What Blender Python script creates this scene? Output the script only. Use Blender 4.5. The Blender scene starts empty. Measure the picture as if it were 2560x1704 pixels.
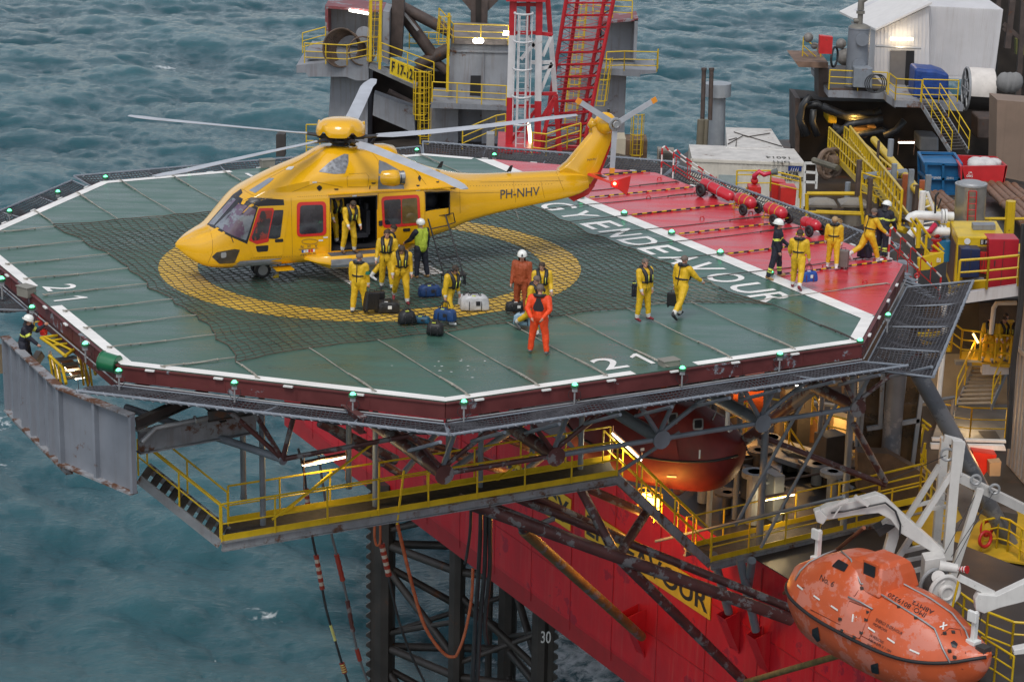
import bpy, math, random
import numpy as np
from math import sin, cos, pi, radians
from mathutils import Vector, Matrix
random.seed(7); np.random.seed(7)
SC = bpy.context.scene
# ------------------------------------------------------------------ camera, world, sun
CAMH = 17.44
FW = Vector((0, 0.95930788, -0.28236215)); RT = Vector((0.99977402, 0.00600244, 0.02039291)); UPV = Vector((-0.02125794, 0.28229835, 0.9590911))
FPX = 5580.75
CAM = Vector((0, 0, CAMH))
cd = bpy.data.cameras.new('camera'); co = bpy.data.objects.new('camera', cd); SC.collection.objects.link(co)
co.matrix_world = Matrix.Translation(CAM) @ Matrix((RT, UPV, -FW)).transposed().to_4x4()
cd.sensor_width = 36; cd.lens = FPX / 2560 * 36; cd.clip_start = 0.5; cd.clip_end = 6000
SC.camera = co
W = bpy.data.worlds.new('World'); SC.world = W; W.use_nodes = True
nt = W.node_tree; nt.nodes.clear()
sk = nt.nodes.new('ShaderNodeTexSky'); sk.sky_type = 'NISHITA'; sk.sun_disc = False
SUN_EL, SUN_AZ = radians(58), radians(-165)
sk.sun_elevation = SUN_EL; sk.sun_rotation = SUN_AZ; sk.dust_density = 1.6; sk.air_density = 1.0; sk.ozone_density = 1.0
hs = nt.nodes.new('ShaderNodeHueSaturation'); hs.inputs['Saturation'].default_value = 0.40
bg = nt.nodes.new('ShaderNodeBackground'); bg.inputs[1].default_value = 0.135
ow = nt.nodes.new('ShaderNodeOutputWorld')
nt.links.new(sk.outputs[0], hs.inputs['Color']); nt.links.new(hs.outputs[0], bg.inputs[0]); nt.links.new(bg.outputs[0], ow.inputs[0])
sl = bpy.data.lights.new('sun', 'SUN'); sl.energy = 1.3; sl.angle = radians(22); sl.color = (1, .96, .9)
so = bpy.data.objects.new('sun', sl); SC.collection.objects.link(so)
sd = Vector((sin(SUN_AZ) * cos(SUN_EL), cos(SUN_AZ) * cos(SUN_EL), sin(SUN_EL)))
so.rotation_euler = (-sd).to_track_quat('-Z', 'Y').to_euler()
SC.view_settings.view_transform = 'Standard'; SC.view_settings.look = 'None'; SC.view_settings.exposure = 0.22; SC.view_settings.gamma = 1
SC.cycles.max_bounces = 5; SC.cycles.transparent_max_bounces = 8

# ------------------------------------------------------------------ frame of the helideck
ROT = 0.49762407
U = Vector((cos(ROT), sin(ROT), 0)); V = Vector((-sin(ROT), cos(ROT), 0)); ZZ = Vector((0, 0, 1))
CC = Vector((-4.45, 67.4, 0))
def D(u, v, z=0.0): return CC + U * u + V * v + ZZ * z
def ray(x, y): return FW + RT * ((x - 1280) / FPX) - UPV * ((y - 852) / FPX)
def PZ(x, y, z=0.0):
    d = ray(x, y); return CAM + d * ((z - CAMH) / d.z)
def PY(x, y, Y):
    d = ray(x, y); return CAM + d * (Y / d.y)
def PU(x, y, u):            # point of the vertical plane at deck coordinate u
    d = ray(x, y); return CAM + d * ((u - (CAM - CC).dot(U)) / d.dot(U))
def PV(x, y, v):
    d = ray(x, y); return CAM + d * ((v - (CAM - CC).dot(V)) / d.dot(V))

# ------------------------------------------------------------------ materials
MATS = {}
def nd(t, typ, **kw):
    n = t.nodes.new(typ)
    for k, v in kw.items(): setattr(n, k, v)
    return n
def mat(name, col, rough=.5, metal=0., var=.12, vs=2.0, rust=0., rs=1.5, rcol=(.11, .045, .02), streak=0., scol=None,
        bump=0., bs=30., spec=.5, coat=0., emit=None, es=0., alpha=1., trans=0., wave=None, c2=None, c2t=.55, c2s=1.2):
    if name in MATS: return MATS[name]
    m = bpy.data.materials.new(name); m.use_nodes = True; t = m.node_tree; b = t.nodes['Principled BSDF']; L = t.links.new
    b.inputs['Roughness'].default_value = rough; b.inputs['Metallic'].default_value = metal
    b.inputs['Specular IOR Level'].default_value = spec; b.inputs['Coat Weight'].default_value = coat
    b.inputs['Coat Roughness'].default_value = .08
    tc = nd(t, 'ShaderNodeTexCoord'); src = tc.outputs['Object']
    def noise(scale, detail=4, vec=None, rgh=.6):
        n = nd(t, 'ShaderNodeTexNoise'); n.inputs['Scale'].default_value = scale; n.inputs['Detail'].default_value = detail
        n.inputs['Roughness'].default_value = rgh; L(vec or src, n.inputs['Vector']); return n.outputs[0]
    def ramp(x, a, bb):
        r = nd(t, 'ShaderNodeMapRange'); r.inputs[1].default_value = a; r.inputs[2].default_value = bb; L(x, r.inputs[0]); return r.outputs[0]
    def mix(f, a, c):
        x = nd(t, 'ShaderNodeMix', data_type='RGBA')
        if isinstance(f, float): x.inputs[0].default_value = f
        else: L(f, x.inputs[0])
        for s, q in ((x.inputs[6], a), (x.inputs[7], c)):
            if isinstance(q, tuple): s.default_value = (*q[:3], 1)
            else: L(q, s)
        return x.outputs[2]
    c = tuple(col)
    cur = mix(ramp(noise(vs), .3, .7), tuple(max(0, k * (1 - var)) for k in c), tuple(min(1, k * (1 + var)) for k in c))
    if c2 is not None:
        cur = mix(ramp(noise(c2s, 6, None, .7), c2t, c2t + .03), cur, tuple(c2))
    if streak:
        mp = nd(t, 'ShaderNodeMapping'); mp.inputs['Scale'].default_value = (3, 3, .18); L(src, mp.inputs[0])
        s = noise(1.6, 5, mp.outputs[0], .7)
        ml = nd(t, 'ShaderNodeMath', operation='MULTIPLY'); L(ramp(s, .5, .8), ml.inputs[0]); ml.inputs[1].default_value = streak
        cur = mix(ml.outputs[0], cur, scol or tuple(k * .45 for k in c))
    if rust:
        cur = mix(ramp(noise(rs, 8, None, .75), .66 - .22 * rust, .72 - .2 * rust), cur, rcol)
    L(cur, b.inputs['Base Color'])
    rr = nd(t, 'ShaderNodeMapRange'); rr.inputs[3].default_value = max(0.02, rough * .8); rr.inputs[4].default_value = min(1, rough * 1.25); L(noise(vs * 2), rr.inputs[0]); L(rr.outputs[0], b.inputs['Roughness'])
    if bump:
        bp = nd(t, 'ShaderNodeBump'); bp.inputs['Strength'].default_value = bump; bp.inputs['Distance'].default_value = .02
        L(noise(bs, 3), bp.inputs['Height']); L(bp.outputs[0], b.inputs['Normal'])
    if emit: b.inputs['Emission Color'].default_value = (*emit, 1); b.inputs['Emission Strength'].default_value = es
    if trans: b.inputs['Transmission Weight'].default_value = trans
    if alpha < 1: b.inputs['Alpha'].default_value = alpha
    MATS[name] = m; return m

# ------------------------------------------------------------------ mesh builder
class MB:
    def __init__(s): s.v = []; s.f = []; s.m = []; s.cm = 0
    def add(s, vs, fs):
        o = len(s.v); s.v += [tuple(p) for p in vs]; s.f += [tuple(i + o for i in f) for f in fs]; s.m += [s.cm] * len(fs); return s
    def hexa(s, p):        # 8 points: bottom 4, top 4
        return s.add(p, [(3, 2, 1, 0), (4, 5, 6, 7), (0, 1, 5, 4), (1, 2, 6, 5), (2, 3, 7, 6), (3, 0, 4, 7)])
    def obox(s, c, a, b, n, da, db, dn):   # centre, axes, full sizes
        c = Vector(c); a = Vector(a) * (da / 2); b = Vector(b) * (db / 2); n = Vector(n) * (dn / 2)
        return s.hexa([c - a - b - n, c + a - b - n, c + a + b - n, c - a + b - n, c - a - b + n, c + a - b + n, c + a + b + n, c - a + b + n])
    def box(s, c, d): return s.obox(c, (1, 0, 0), (0, 1, 0), (0, 0, 1), *d)
    def ubox(s, u0, u1, v0, v1, z0, z1):  # box in deck frame
        return s.hexa([D(u0, v0, z0), D(u1, v0, z0), D(u1, v1, z0), D(u0, v1, z0), D(u0, v0, z1), D(u1, v0, z1), D(u1, v1, z1), D(u0, v1, z1)])
    def beam(s, A, B, w, h, up=ZZ):        # rectangular bar, w sideways, h along up
        A = Vector(A); B = Vector(B); d = (B - A); 
        if d.length < 1e-6: return s
        d.normalize(); sd = d.cross(Vector(up))
        if sd.length < 1e-3: sd = d.cross(Vector((1, 0, 0)))
        sd.normalize(); n = sd.cross(d)
        return s.obox((A + B) / 2, d, sd, n, (B - A).length, w, h)
    def ibeam(s, A, B, w, h, t=.03):
        A = Vector(A); B = Vector(B); z = Vector((0, 0, 1)); o = z * (h / 2 - t / 2)
        s.beam(A + o, B + o, w, t); s.beam(A - o, B - o, w, t); s.beam(A, B, t, h - 2 * t); return s
    def tube(s, pts, r, n=8, cap=True, closed=False):
        pts = [Vector(p) for p in pts]; N = len(pts); rr = r if hasattr(r, '__len__') else [r] * N
        o = len(s.v); t0 = (pts[1] - pts[0]).normalized(); a = t0.orthogonal().normalized()
        for i, p in enumerate(pts):
            if closed: t = (pts[(i + 1) % N] - pts[i - 1])
            elif i == 0: t = pts[1] - pts[0]
            elif i == N - 1: t = pts[-1] - pts[-2]
            else: t = (pts[i + 1] - p).normalized() + (p - pts[i - 1]).normalized()
            if t.length < 1e-9: t = t0
            t.normalize(); a = a - t * a.dot(t)
            a = a.normalized() if a.length > 1e-6 else t.orthogonal().normalized()
            b = t.cross(a)
            for k in range(n):
                q = 2 * pi * k / n; s.v.append(tuple(p + (a * cos(q) + b * sin(q)) * rr[i]))
        M = N if closed else N - 1
        for i in range(M):
            j = (i + 1) % N
            for k in range(n): s.f.append((o + i * n + k, o + i * n + (k + 1) % n, o + j * n + (k + 1) % n, o + j * n + k)); s.m.append(s.cm)
        if cap and not closed:
            s.f.append(tuple(o + k for k in reversed(range(n)))); s.f.append(tuple(o + (N - 1) * n + k for k in range(n))); s.m += [s.cm] * 2
        return s
    def cyl(s, A, B, r, n=16, r2=None): return s.tube([A, B], [r, r if r2 is None else r2], n)
    def sphere(s, c, r, n=12, m=8, ax=None, half=False):
        c = Vector(c); R = Vector(r) if hasattr(r, '__len__') else Vector((r, r, r)); M = ax or Matrix.Identity(3)
        o = len(s.v)
        lo = 0 if half else -pi / 2
        for i in range(m + 1):
            ph = lo + (pi / 2 - lo) * i / m
            for k in range(n):
                q = 2 * pi * k / n; s.v.append(tuple(c + M @ Vector((R.x * cos(ph) * cos(q), R.y * cos(ph) * sin(q), R.z * sin(ph)))))
        for i in range(m):
            for k in range(n): s.f.append((o + i * n + k, o + i * n + (k + 1) % n, o + (i + 1) * n + (k + 1) % n, o + (i + 1) * n + k)); s.m.append(s.cm)
        return s
    def prism(s, poly, ext):               # planar polygon extruded by vector ext
        n = len(poly); ext = Vector(ext); P = [Vector(p) for p in poly]; o = len(s.v)
        s.v += [tuple(p) for p in P] + [tuple(p + ext) for p in P]
        s.f += [tuple(o + i for i in reversed(range(n))), tuple(o + n + i for i in range(n))]
        s.f += [(o + i, o + (i + 1) % n, o + n + (i + 1) % n, o + n + i) for i in range(n)]; s.m += [s.cm] * (n + 2); return s
    def poly(s, pts): return s.add(pts, [tuple(range(len(pts)))])
    def loft(s, rings, close=True, cap=True):
        o = len(s.v); n = len(rings[0])
        for r in rings: s.v += [tuple(p) for p in r]
        for i in range(len(rings) - 1):
            for k in range(n if close else n - 1):
                s.f.append((o + i * n + k, o + i * n + (k + 1) % n, o + (i + 1) * n + (k + 1) % n, o + (i + 1) * n + k)); s.m.append(s.cm)
        if cap and close:
            s.f.append(tuple(o + k for k in reversed(range(n)))); s.f.append(tuple(o + (len(rings) - 1) * n + k for k in range(n))); s.m += [s.cm] * 2
        return s
    def torus(s, c, R, r, nrm=(0, 0, 1), n=20, m=6):
        c = Vector(c); nrm = Vector(nrm).normalized(); a = nrm.orthogonal().normalized(); b = nrm.cross(a)
        return s.tube([c + (a * cos(2 * pi * k / n) + b * sin(2 * pi * k / n)) * R for k in range(n)], r, m, closed=True)
    def xf(s, M, i0=0):
        for i in range(i0, len(s.v)): s.v[i] = tuple(M @ Vector(s.v[i]))
        return s
    def build(s, name, mats, parent=None, smooth=False, local=False, bevel=0, loc=None):
        me = bpy.data.meshes.new(name); off = Vector((0, 0, 0))
        if parent is not None and not local:
            q = parent
            while q is not None: off += q.location; q = q.parent
        if loc is not None: off = Vector(loc)
        if s.v:
            a = np.array(s.v, dtype=float) - np.array(off)[None, :]
        else: a = np.zeros((0, 3))
        me.from_pydata([tuple(x) for x in a.tolist()], [], s.f)
        ms = mats if isinstance(mats, (list, tuple)) else [mats]
        for q in ms: me.materials.append(q)
        if len(ms) > 1: me.polygons.foreach_set('material_index', s.m)
        if smooth:
            me.polygons.foreach_set('use_smooth', [True] * len(me.polygons))
            if smooth != 'all': me.set_sharp_from_angle(angle=radians(smooth if smooth is not True else 40))
        me.update()
        ob = bpy.data.objects.new(name, me); SC.collection.objects.link(ob)
        if loc is not None: ob.location = loc
        if parent is not None: ob.parent = parent
        if bevel:
            md = ob.modifiers.new('bevel', 'BEVEL'); md.width = bevel; md.segments = 2; md.limit_method = 'ANGLE'
        return ob
def tag(o, label=None, cat=None, group=None, kind=None):
    if label: o['label'] = label
    if cat: o['category'] = cat
    if group: o['group'] = group
    if kind: o['kind'] = kind
    return o
def thing(name, label, cat, loc=(0, 0, 0), group=None, rz=0.):
    o = bpy.data.objects.new(name, None); o.empty_display_size = .2; SC.collection.objects.link(o)
    o.location = loc; o.rotation_euler = (0, 0, rz); return tag(o, label, cat, group)
def kids(o): return [c for c in bpy.data.objects if c.parent is o]
KC = {}
def dup(root, loc, rz=None, label=None, group=None, scale=None):
    r = root.copy(); SC.collection.objects.link(r); r.location = loc
    if rz is not None: r.rotation_euler = (0, 0, rz)
    if scale: r.scale = scale if hasattr(scale, '__len__') else (scale,) * 3
    if label: r['label'] = label
    if group: r['group'] = group
    if root.name not in KC: KC[root.name] = [(c, kids(c)) for c in kids(root)]
    for ch, gs in KC[root.name]:
        c = ch.copy(); SC.collection.objects.link(c); c.parent = r
        for g in gs:
            d = g.copy(); SC.collection.objects.link(d); d.parent = c
    return r
def text_mesh(txt, bold=.0):
    cu = bpy.data.curves.new('t', 'FONT'); cu.body = txt; cu.size = 1; cu.offset = bold; cu.resolution_u = 4
    ob = bpy.data.objects.new('t', cu); SC.collection.objects.link(ob)
    dg = bpy.context.evaluated_depsgraph_get(); me = bpy.data.meshes.new_from_object(ob.evaluated_get(dg))
    v = [tuple(q.co) for q in me.vertices]; f = [tuple(p.vertices) for p in me.polygons]
    bpy.data.objects.remove(ob); bpy.data.meshes.remove(me); bpy.data.curves.remove(cu); return v, f
TM = {}
def text_into(mb, txt, org, ax, ay, width, height, bold=.02, lift=0.004):
    """text stretched to width x height; org = lower left corner, ax/ay unit axes"""
    k = (txt, bold)
    if k not in TM: TM[k] = text_mesh(txt, bold)
    v, f = TM[k]
    xs = [q[0] for q in v]; ys = [q[1] for q in v]; x0, x1, y0, y1 = min(xs), max(xs), min(ys), max(ys)
    ax = Vector(ax); ay = Vector(ay); n = ax.cross(ay).normalized(); org = Vector(org)
    mb.add([org + ax * ((q[0] - x0) / max(1e-6, x1 - x0) * width) + ay * ((q[1] - y0) / max(1e-6, y1 - y0) * height) + n * lift for q in v], f)
    return mb
# ------------------------------------------------------------------ the sea
SEA = -31.0
def ocean_tile(N, L, wind, wd, seed, lmin):
    rng = np.random.RandomState(seed); k = 2 * np.pi * np.fft.fftfreq(N, L / N)
    kx, ky = np.meshgrid(k, k, indexing='ij'); kk = np.sqrt(kx**2 + ky**2); kk[0, 0] = 1
    Lw = wind**2 / 9.81; ct = (kx * cos(wd) + ky * sin(wd)) / kk
    P = np.exp(-1 / (kk * Lw)**2) / kk**4 * (0.25 + ct**2) * np.exp(-(kk * lmin)**2)
    P[0, 0] = 0
    h = np.sqrt(P) * (rng.randn(N, N) + 1j * rng.randn(N, N))
    H = np.real(np.fft.ifft2(h)); s = H.std()
    dx = np.real(np.fft.ifft2(-1j * kx / kk * h)) / s; dy = np.real(np.fft.ifft2(-1j * ky / kk * h)) / s
    return H / s, dx, dy, L
def samp(T, L, x, y):
    N = T.shape[0]; a = (x / L * N) % N; b = (y / L * N) % N
    i = np.floor(a).astype(int) % N; j = np.floor(b).astype(int) % N; fa = a - np.floor(a); fb = b - np.floor(b)
    i2 = (i + 1) % N; j2 = (j + 1) % N
    return T[i, j] * (1 - fa) * (1 - fb) + T[i2, j] * fa * (1 - fb) + T[i, j2] * (1 - fa) * fb + T[i2, j2] * fa * fb
def build_sea():
    t1 = ocean_tile(512, 230., 7.4, 1.25, 3, .25); t2 = ocean_tile(512, 83., 4.4, 1.0, 11, .08); t3 = ocean_tile(512, 37., 2.9, 1.1, 19, .03)
    rows = np.concatenate([np.linspace(40, 85, 20)[:-1], 85 * (420 / 85) ** (np.linspace(0, 1, 900)), np.array([440, 480, 540, 640, 800, 1100, 1600, 2500, 4500.])])
    ncol = 640; s = np.linspace(-1, 1, ncol); w = .33 * s + .5 * s**9 * 1.5
    Y = np.repeat(rows[:, None], ncol, 1); X = w[None, :] * (rows[:, None] + 25)
    z = np.zeros_like(X); dx = np.zeros_like(X); dy = np.zeros_like(X)
    for (T, amp, ch, c, sn) in ((t1, .34, .34, 1, 0), (t2, .13, .17, .96, .28), (t3, .055, .055, .8, .6)):
        x = X * c - Y * sn; y = X * sn + Y * c
        fade = np.clip((900 - Y) / 500, 0, 1)
        z += amp * samp(T[0], T[3], x, y) * fade; ddx = samp(T[1], T[3], x, y) * ch * fade; ddy = samp(T[2], T[3], x, y) * ch * fade
        dx += ddx * c + ddy * sn; dy += -ddx * sn + ddy * c
    Xd, Yd = X + dx, Y + dy
    # foam where the surface is squeezed
    jx = np.gradient(Xd, axis=1) / np.gradient(X, axis=1); jy = np.gradient(Yd, axis=0) / np.gradient(Y, axis=0)
    J = jx * jy
    foam = np.clip((.52 - J) / .28, 0, 1) * (Y < 700)
    # broken water round the leg under the hull
    for (fx, fy, r, a) in ((1450, 1620, 6, .62), (1390, 1520, 4, .5), (1530, 1690, 6, .6), (1120, 1510, 3, .35), (1040, 1560, 3, .3), (30, 1050, 2.2, .5), (12, 1150, 1.5, .4), (650, 1540, 1.2, .5), (300, 1150, 1, .4), (410, 158, 2.5, .6), (5, 600, 3, .4), (1250, 1560, 4, .35)):
        cx, cy = PZ(fx, fy, SEA)[:2]
        foam = np.maximum(foam, a * np.exp(-((X - cx)**2 + (Y - cy)**2) / (r * r)))
    nr = len(rows); v = np.stack([Xd.ravel(), Yd.ravel(), (z + SEA).ravel()], 1)
    idx = np.arange(nr * ncol).reshape(nr, ncol)
    f = np.stack([idx[:-1, :-1].ravel(), idx[:-1, 1:].ravel(), idx[1:, 1:].ravel(), idx[1:, :-1].ravel()], 1)
    me = bpy.data.meshes.new('sea'); me.vertices.add(len(v)); me.vertices.foreach_set('co', v.ravel())
    me.loops.add(f.size); me.loops.foreach_set('vertex_index', f.ravel().astype(np.int32)); me.polygons.add(len(f))
    me.polygons.foreach_set('loop_start', np.arange(0, f.size, 4, dtype=np.int32)); me.polygons.foreach_set('loop_total', np.full(len(f), 4, dtype=np.int32))
    me.polygons.foreach_set('use_smooth', np.ones(len(f), bool)); me.update(calc_edges=True)
    at = me.attributes.new('foam', 'FLOAT', 'POINT'); at.data.foreach_set('value', foam.ravel())
    ht = me.attributes.new('crest', 'FLOAT', 'POINT'); ht.data.foreach_set('value', z.ravel())
    m = bpy.data.materials.new('sea_water'); m.use_nodes = True; t = m.node_tree; b = t.nodes['Principled BSDF']; L = t.links.new
    tc = nd(t, 'ShaderNodeTexCoord')
    af = nd(t, 'ShaderNodeAttribute', attribute_name='foam'); ac = nd(t, 'ShaderNodeAttribute', attribute_name='crest')
    n1 = nd(t, 'ShaderNodeTexNoise'); n1.inputs['Scale'].default_value = 1.1; n1.inputs['Detail'].default_value = 8; n1.inputs['Roughness'].default_value = .72; n1.inputs['Distortion'].default_value = .9
    L(tc.outputs['Object'], n1.inputs['Vector'])
    v1 = nd(t, 'ShaderNodeTexVoronoi', feature='DISTANCE_TO_EDGE'); v1.inputs['Scale'].default_value = .8
    nn = nd(t, 'ShaderNodeVectorMath', operation='ADD'); L(tc.outputs['Object'], nn.inputs[0]); L(n1.outputs['Color'], nn.inputs[1]); L(nn.outputs[0], v1.inputs['Vector'])
    # foam mask = noise + foam attr > threshold, laced by cells
    a1 = nd(t, 'ShaderNodeMath', operation='MULTIPLY_ADD'); L(af.outputs['Fac'], a1.inputs[0]); a1.inputs[1].default_value = .62; L(n1.outputs[0], a1.inputs[2])
    a2 = nd(t, 'ShaderNodeMath', operation='MULTIPLY_ADD'); L(v1.outputs['Distance'], a2.inputs[0]); a2.inputs[1].default_value = -.55; L(a1.outputs[0], a2.inputs[2])
    r = nd(t, 'ShaderNodeMapRange'); r.inputs[1].default_value = .69; r.inputs[2].default_value = .92; L(a2.outputs[0], r.inputs[0])
    cr = nd(t, 'ShaderNodeMapRange'); cr.inputs[1].default_value = -.9; cr.inputs[2].default_value = 1.1; L(ac.outputs['Fac'], cr.inputs[0])
    mx = nd(t, 'ShaderNodeMix', data_type='RGBA'); mx.inputs[6].default_value = (.015, .060, .076, 1); mx.inputs[7].default_value = (.036, .112, .132, 1); L(cr.outputs[0], mx.inputs[0])
    m2 = nd(t, 'ShaderNodeMix', data_type='RGBA'); L(mx.outputs[2], m2.inputs[6]); m2.inputs[7].default_value = (.62, .66, .68, 1); L(r.outputs[0], m2.inputs[0])
    L(m2.outputs[2], b.inputs['Base Color'])
    rr = nd(t, 'ShaderNodeMapRange'); L(r.outputs[0], rr.inputs[0]); rr.inputs[3].default_value = .07; rr.inputs[4].default_value = .8; L(rr.outputs[0], b.inputs['Roughness'])
    b.inputs['IOR'].default_value = 1.33; b.inputs['Specular IOR Level'].default_value = .33
    n2 = nd(t, 'ShaderNodeTexNoise'); n2.inputs['Scale'].default_value = 2.3; n2.inputs['Detail'].default_value = 9; n2.inputs['Roughness'].default_value = .65; n2.inputs['Distortion'].default_value = .4
    mp = nd(t, 'ShaderNodeMapping'); mp.inputs['Rotation'].default_value = (0, 0, .25); mp.inputs['Scale'].default_value = (.55, 1.25, 1); L(tc.outputs['Object'], mp.inputs[0]); L(mp.outputs[0], n2.inputs['Vector'])
    bp = nd(t, 'ShaderNodeBump'); bp.inputs['Strength'].default_value = 1; bp.inputs['Distance'].default_value = .085; L(n2.outputs[0], bp.inputs['Height']); n5 = nd(t, 'ShaderNodeTexNoise'); n5.inputs['Scale'].default_value = 7.5; n5.inputs['Detail'].default_value = 6; n5.inputs['Roughness'].default_value = .7; L(mp.outputs[0], n5.inputs['Vector'])
    bp2 = nd(t, 'ShaderNodeBump'); bp2.inputs['Strength'].default_value = 1; bp2.inputs['Distance'].default_value = .035; L(n5.outputs[0], bp2.inputs['Height']); L(bp.outputs[0], bp2.inputs['Normal']); L(bp2.outputs[0], b.inputs['Normal'])
    me.materials.append(m); o = bpy.data.objects.new('sea', me); SC.collection.objects.link(o); o['kind'] = 'structure'
build_sea()
# ------------------------------------------------------------------ helideck
OCT = [(-10.46, -6.99), (-4.08, -13.37), (8.88, -13.37), (15.46, -6.8), (15.46, 8.14), (8.98, 14.61), (-3.91, 14.61), (-10.46, 8.05)]
def wet(name, col, dark=.75, rb=.07, rt=.42):
    m = bpy.data.materials.new(name); m.use_nodes = True; t = m.node_tree; b = t.nodes['Principled BSDF']; L = t.links.new
    tc = nd(t, 'ShaderNodeTexCoord')
    mp = nd(t, 'ShaderNodeMapping'); mp.inputs['Rotation'].default_value = (0, 0, -.15); mp.inputs['Scale'].default_value = (.35, 2.2, 1); L(tc.outputs['Object'], mp.inputs[0])
    n = nd(t, 'ShaderNodeTexNoise'); n.inputs['Scale'].default_value = .9; n.inputs['Detail'].default_value = 7; n.inputs['Roughness'].default_value = .62; L(mp.outputs[0], n.inputs['Vector'])
    n2 = nd(t, 'ShaderNodeTexNoise'); n2.inputs['Scale'].default_value = .35; n2.inputs['Detail'].default_value = 5; L(tc.outputs['Object'], n2.inputs['Vector'])
    n3 = nd(t, 'ShaderNodeTexNoise'); n3.inputs['Scale'].default_value = 14; n3.inputs['Detail'].default_value = 4; L(tc.outputs['Object'], n3.inputs['Vector'])
    mx = nd(t, 'ShaderNodeMix', data_type='RGBA'); mx.inputs[6].default_value = (*[c * dark for c in col], 1); mx.inputs[7].default_value = (*[c * 1.12 for c in col], 1)
    ad = nd(t, 'ShaderNodeMath', operation='MULTIPLY_ADD'); L(n.outputs[0], ad.inputs[0]); ad.inputs[1].default_value = .6
    ml = nd(t, 'ShaderNodeMath', operation='MULTIPLY'); L(n2.outputs[0], ml.inputs[0]); ml.inputs[1].default_value = .4; L(ml.outputs[0], ad.inputs[2])
    r = nd(t, 'ShaderNodeMapRange'); r.inputs[1].default_value = .38; r.inputs[2].default_value = .62; L(ad.outputs[0], r.inputs[0]); L(r.outputs[0], mx.inputs[0])
    # rusty and oily smears
    st = nd(t, 'ShaderNodeMapRange'); st.inputs[1].default_value = .64; st.inputs[2].default_value = .74; st.inputs[4].default_value = .5
    n4 = nd(t, 'ShaderNodeTexNoise'); n4.inputs['Scale'].default_value = .55; n4.inputs['Detail'].default_value = 8; n4.inputs['Roughness'].default_value = .7; L(mp.outputs[0], n4.inputs['Vector']); L(n4.outputs[0], st.inputs[0])
    m2 = nd(t, 'ShaderNodeMix', data_type='RGBA'); L(st.outputs[0], m2.inputs[0]); L(mx.outputs[2], m2.inputs[6]); m2.inputs[7].default_value = (.12, .085, .045, 1)
    L(m2.outputs[2], b.inputs['Base Color'])
    rr = nd(t, 'ShaderNodeMapRange'); rr.inputs[1].default_value = .35; rr.inputs[2].default_value = .68; rr.inputs[3].default_value = rb; rr.inputs[4].default_value = rt; L(ad.outputs[0], rr.inputs[0]); L(rr.outputs[0], b.inputs['Roughness'])
    bp = nd(t, 'ShaderNodeBump'); bp.inputs['Strength'].default_value = .25; bp.inputs['Distance'].default_value = .01; L(n3.outputs[0], bp.inputs['Height']); L(bp.outputs[0], b.inputs['Normal'])
    return m
M_green = wet('deck_green', (.050, .118, .092), .75, .16, .55); M_red = wet('deck_red', (.55, .034, .048), .8, .10, .45); M_ylw = wet('deck_yellow', (.66, .42, .055), .82, .25, .6)
M_wht = wet('deck_white', (.80, .78, .75), .88, .3, .6)
M_maroon = mat('maroon_primer', (.115, .026, .026), .45, var=.25, vs=1.1, c2=(.22, .24, .27), c2t=.60, c2s=.75, rust=.12, rs=2)
M_grey = mat('steel_grey', (.20, .225, .255), .5, var=.15, rust=.25, rs=1.2, streak=.3)
M_greyc = mat('steel_grey_clean', (.19, .215, .25), .5, var=.12, rust=.1, rs=1.5)
M_dark = mat('dark_steel', (.045, .04, .038), .6, var=.3, rust=.3, rs=.8)
M_netr = mat('net_rope', (.05, .05, .058), .8, var=.35, vs=5)
M_rope = mat('pale_rope', (.30, .28, .24), .85, var=.35, vs=1.5)
M_roped = mat('tarred_rope', (.060, .050, .042), .8, var=.4, vs=.8)
M_lnet = mat('landing_net_rope', (.085, .068, .05), .85, var=.45, vs=.35, c2=(.20, .18, .14), c2t=.60, c2s=.14)
M_yel = mat('safety_yellow', (.62, .42, .012), .4, var=.14, rust=.08, rs=3, streak=.25)
M_red2 = mat('red_paint', (.50, .02, .022), .4, var=.15, rust=.05)
M_white = mat('white_paint', (.70, .70, .68), .4, var=.08, rust=.1, rs=2, streak=.25)
M_black = mat('black_rubber', (.02, .02, .022), .55)
M_glow = mat('green_glow', (.1, .6, .3), emit=(.12, 1, .38), es=3.2)
M_galv = mat('galvanised', (.33, .34, .35), .45, metal=.3, rust=.15)

deck = thing('helideck', 'octagonal green and red helideck with a yellow aiming circle on the rig', 'helideck', CC)
def inset(k0, k1, d0, d1, z, mb, t0=0., t1=1.):   # band along edge k0->k1, from inset d0 to d1, clipped t0..t1
    P = [Vector((*OCT[i % 8], 0)) for i in (k0 - 1, k0, k1, k1 + 1)]
    def off(i, d):
        a, b, c = [Vector((*OCT[j % 8], 0)) for j in (i - 1, i, i + 1)]
        n1 = Vector((-(b - a).y, (b - a).x, 0)).normalized(); n2 = Vector((-(c - b).y, (c - b).x, 0)).normalized()
        m = (n1 + n2); m /= m.dot(n1); return b + m * d
    a0, b0, a1, b1 = off(k0, d0), off(k1, d0), off(k0, d1), off(k1, d1)
    e = (b0 - a0).normalized(); L = (b0 - a0).length
    def cl(p, t): return a0 + e * (L * t) + (p - a0 - e * (p - a0).dot(e))
    q = [a0 if t0 == 0 else cl(a0, t0), b0 if t1 == 1 else cl(a0, t1), b1 if t1 == 1 else cl(a1, t1), a1 if t0 == 0 else cl(a1, t0)]
    mb.add([D(p.x, p.y, z) for p in q], [(0, 1, 2, 3)])
mb = MB(); mb.prism([D(u, v, -.06) for u, v in OCT], (0, 0, .06)); mb.build('deck_plate', M_green, deck)
WL = [(10.36, 14.61 - 1.38 - .02), (10.36, -11.89)]
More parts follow.
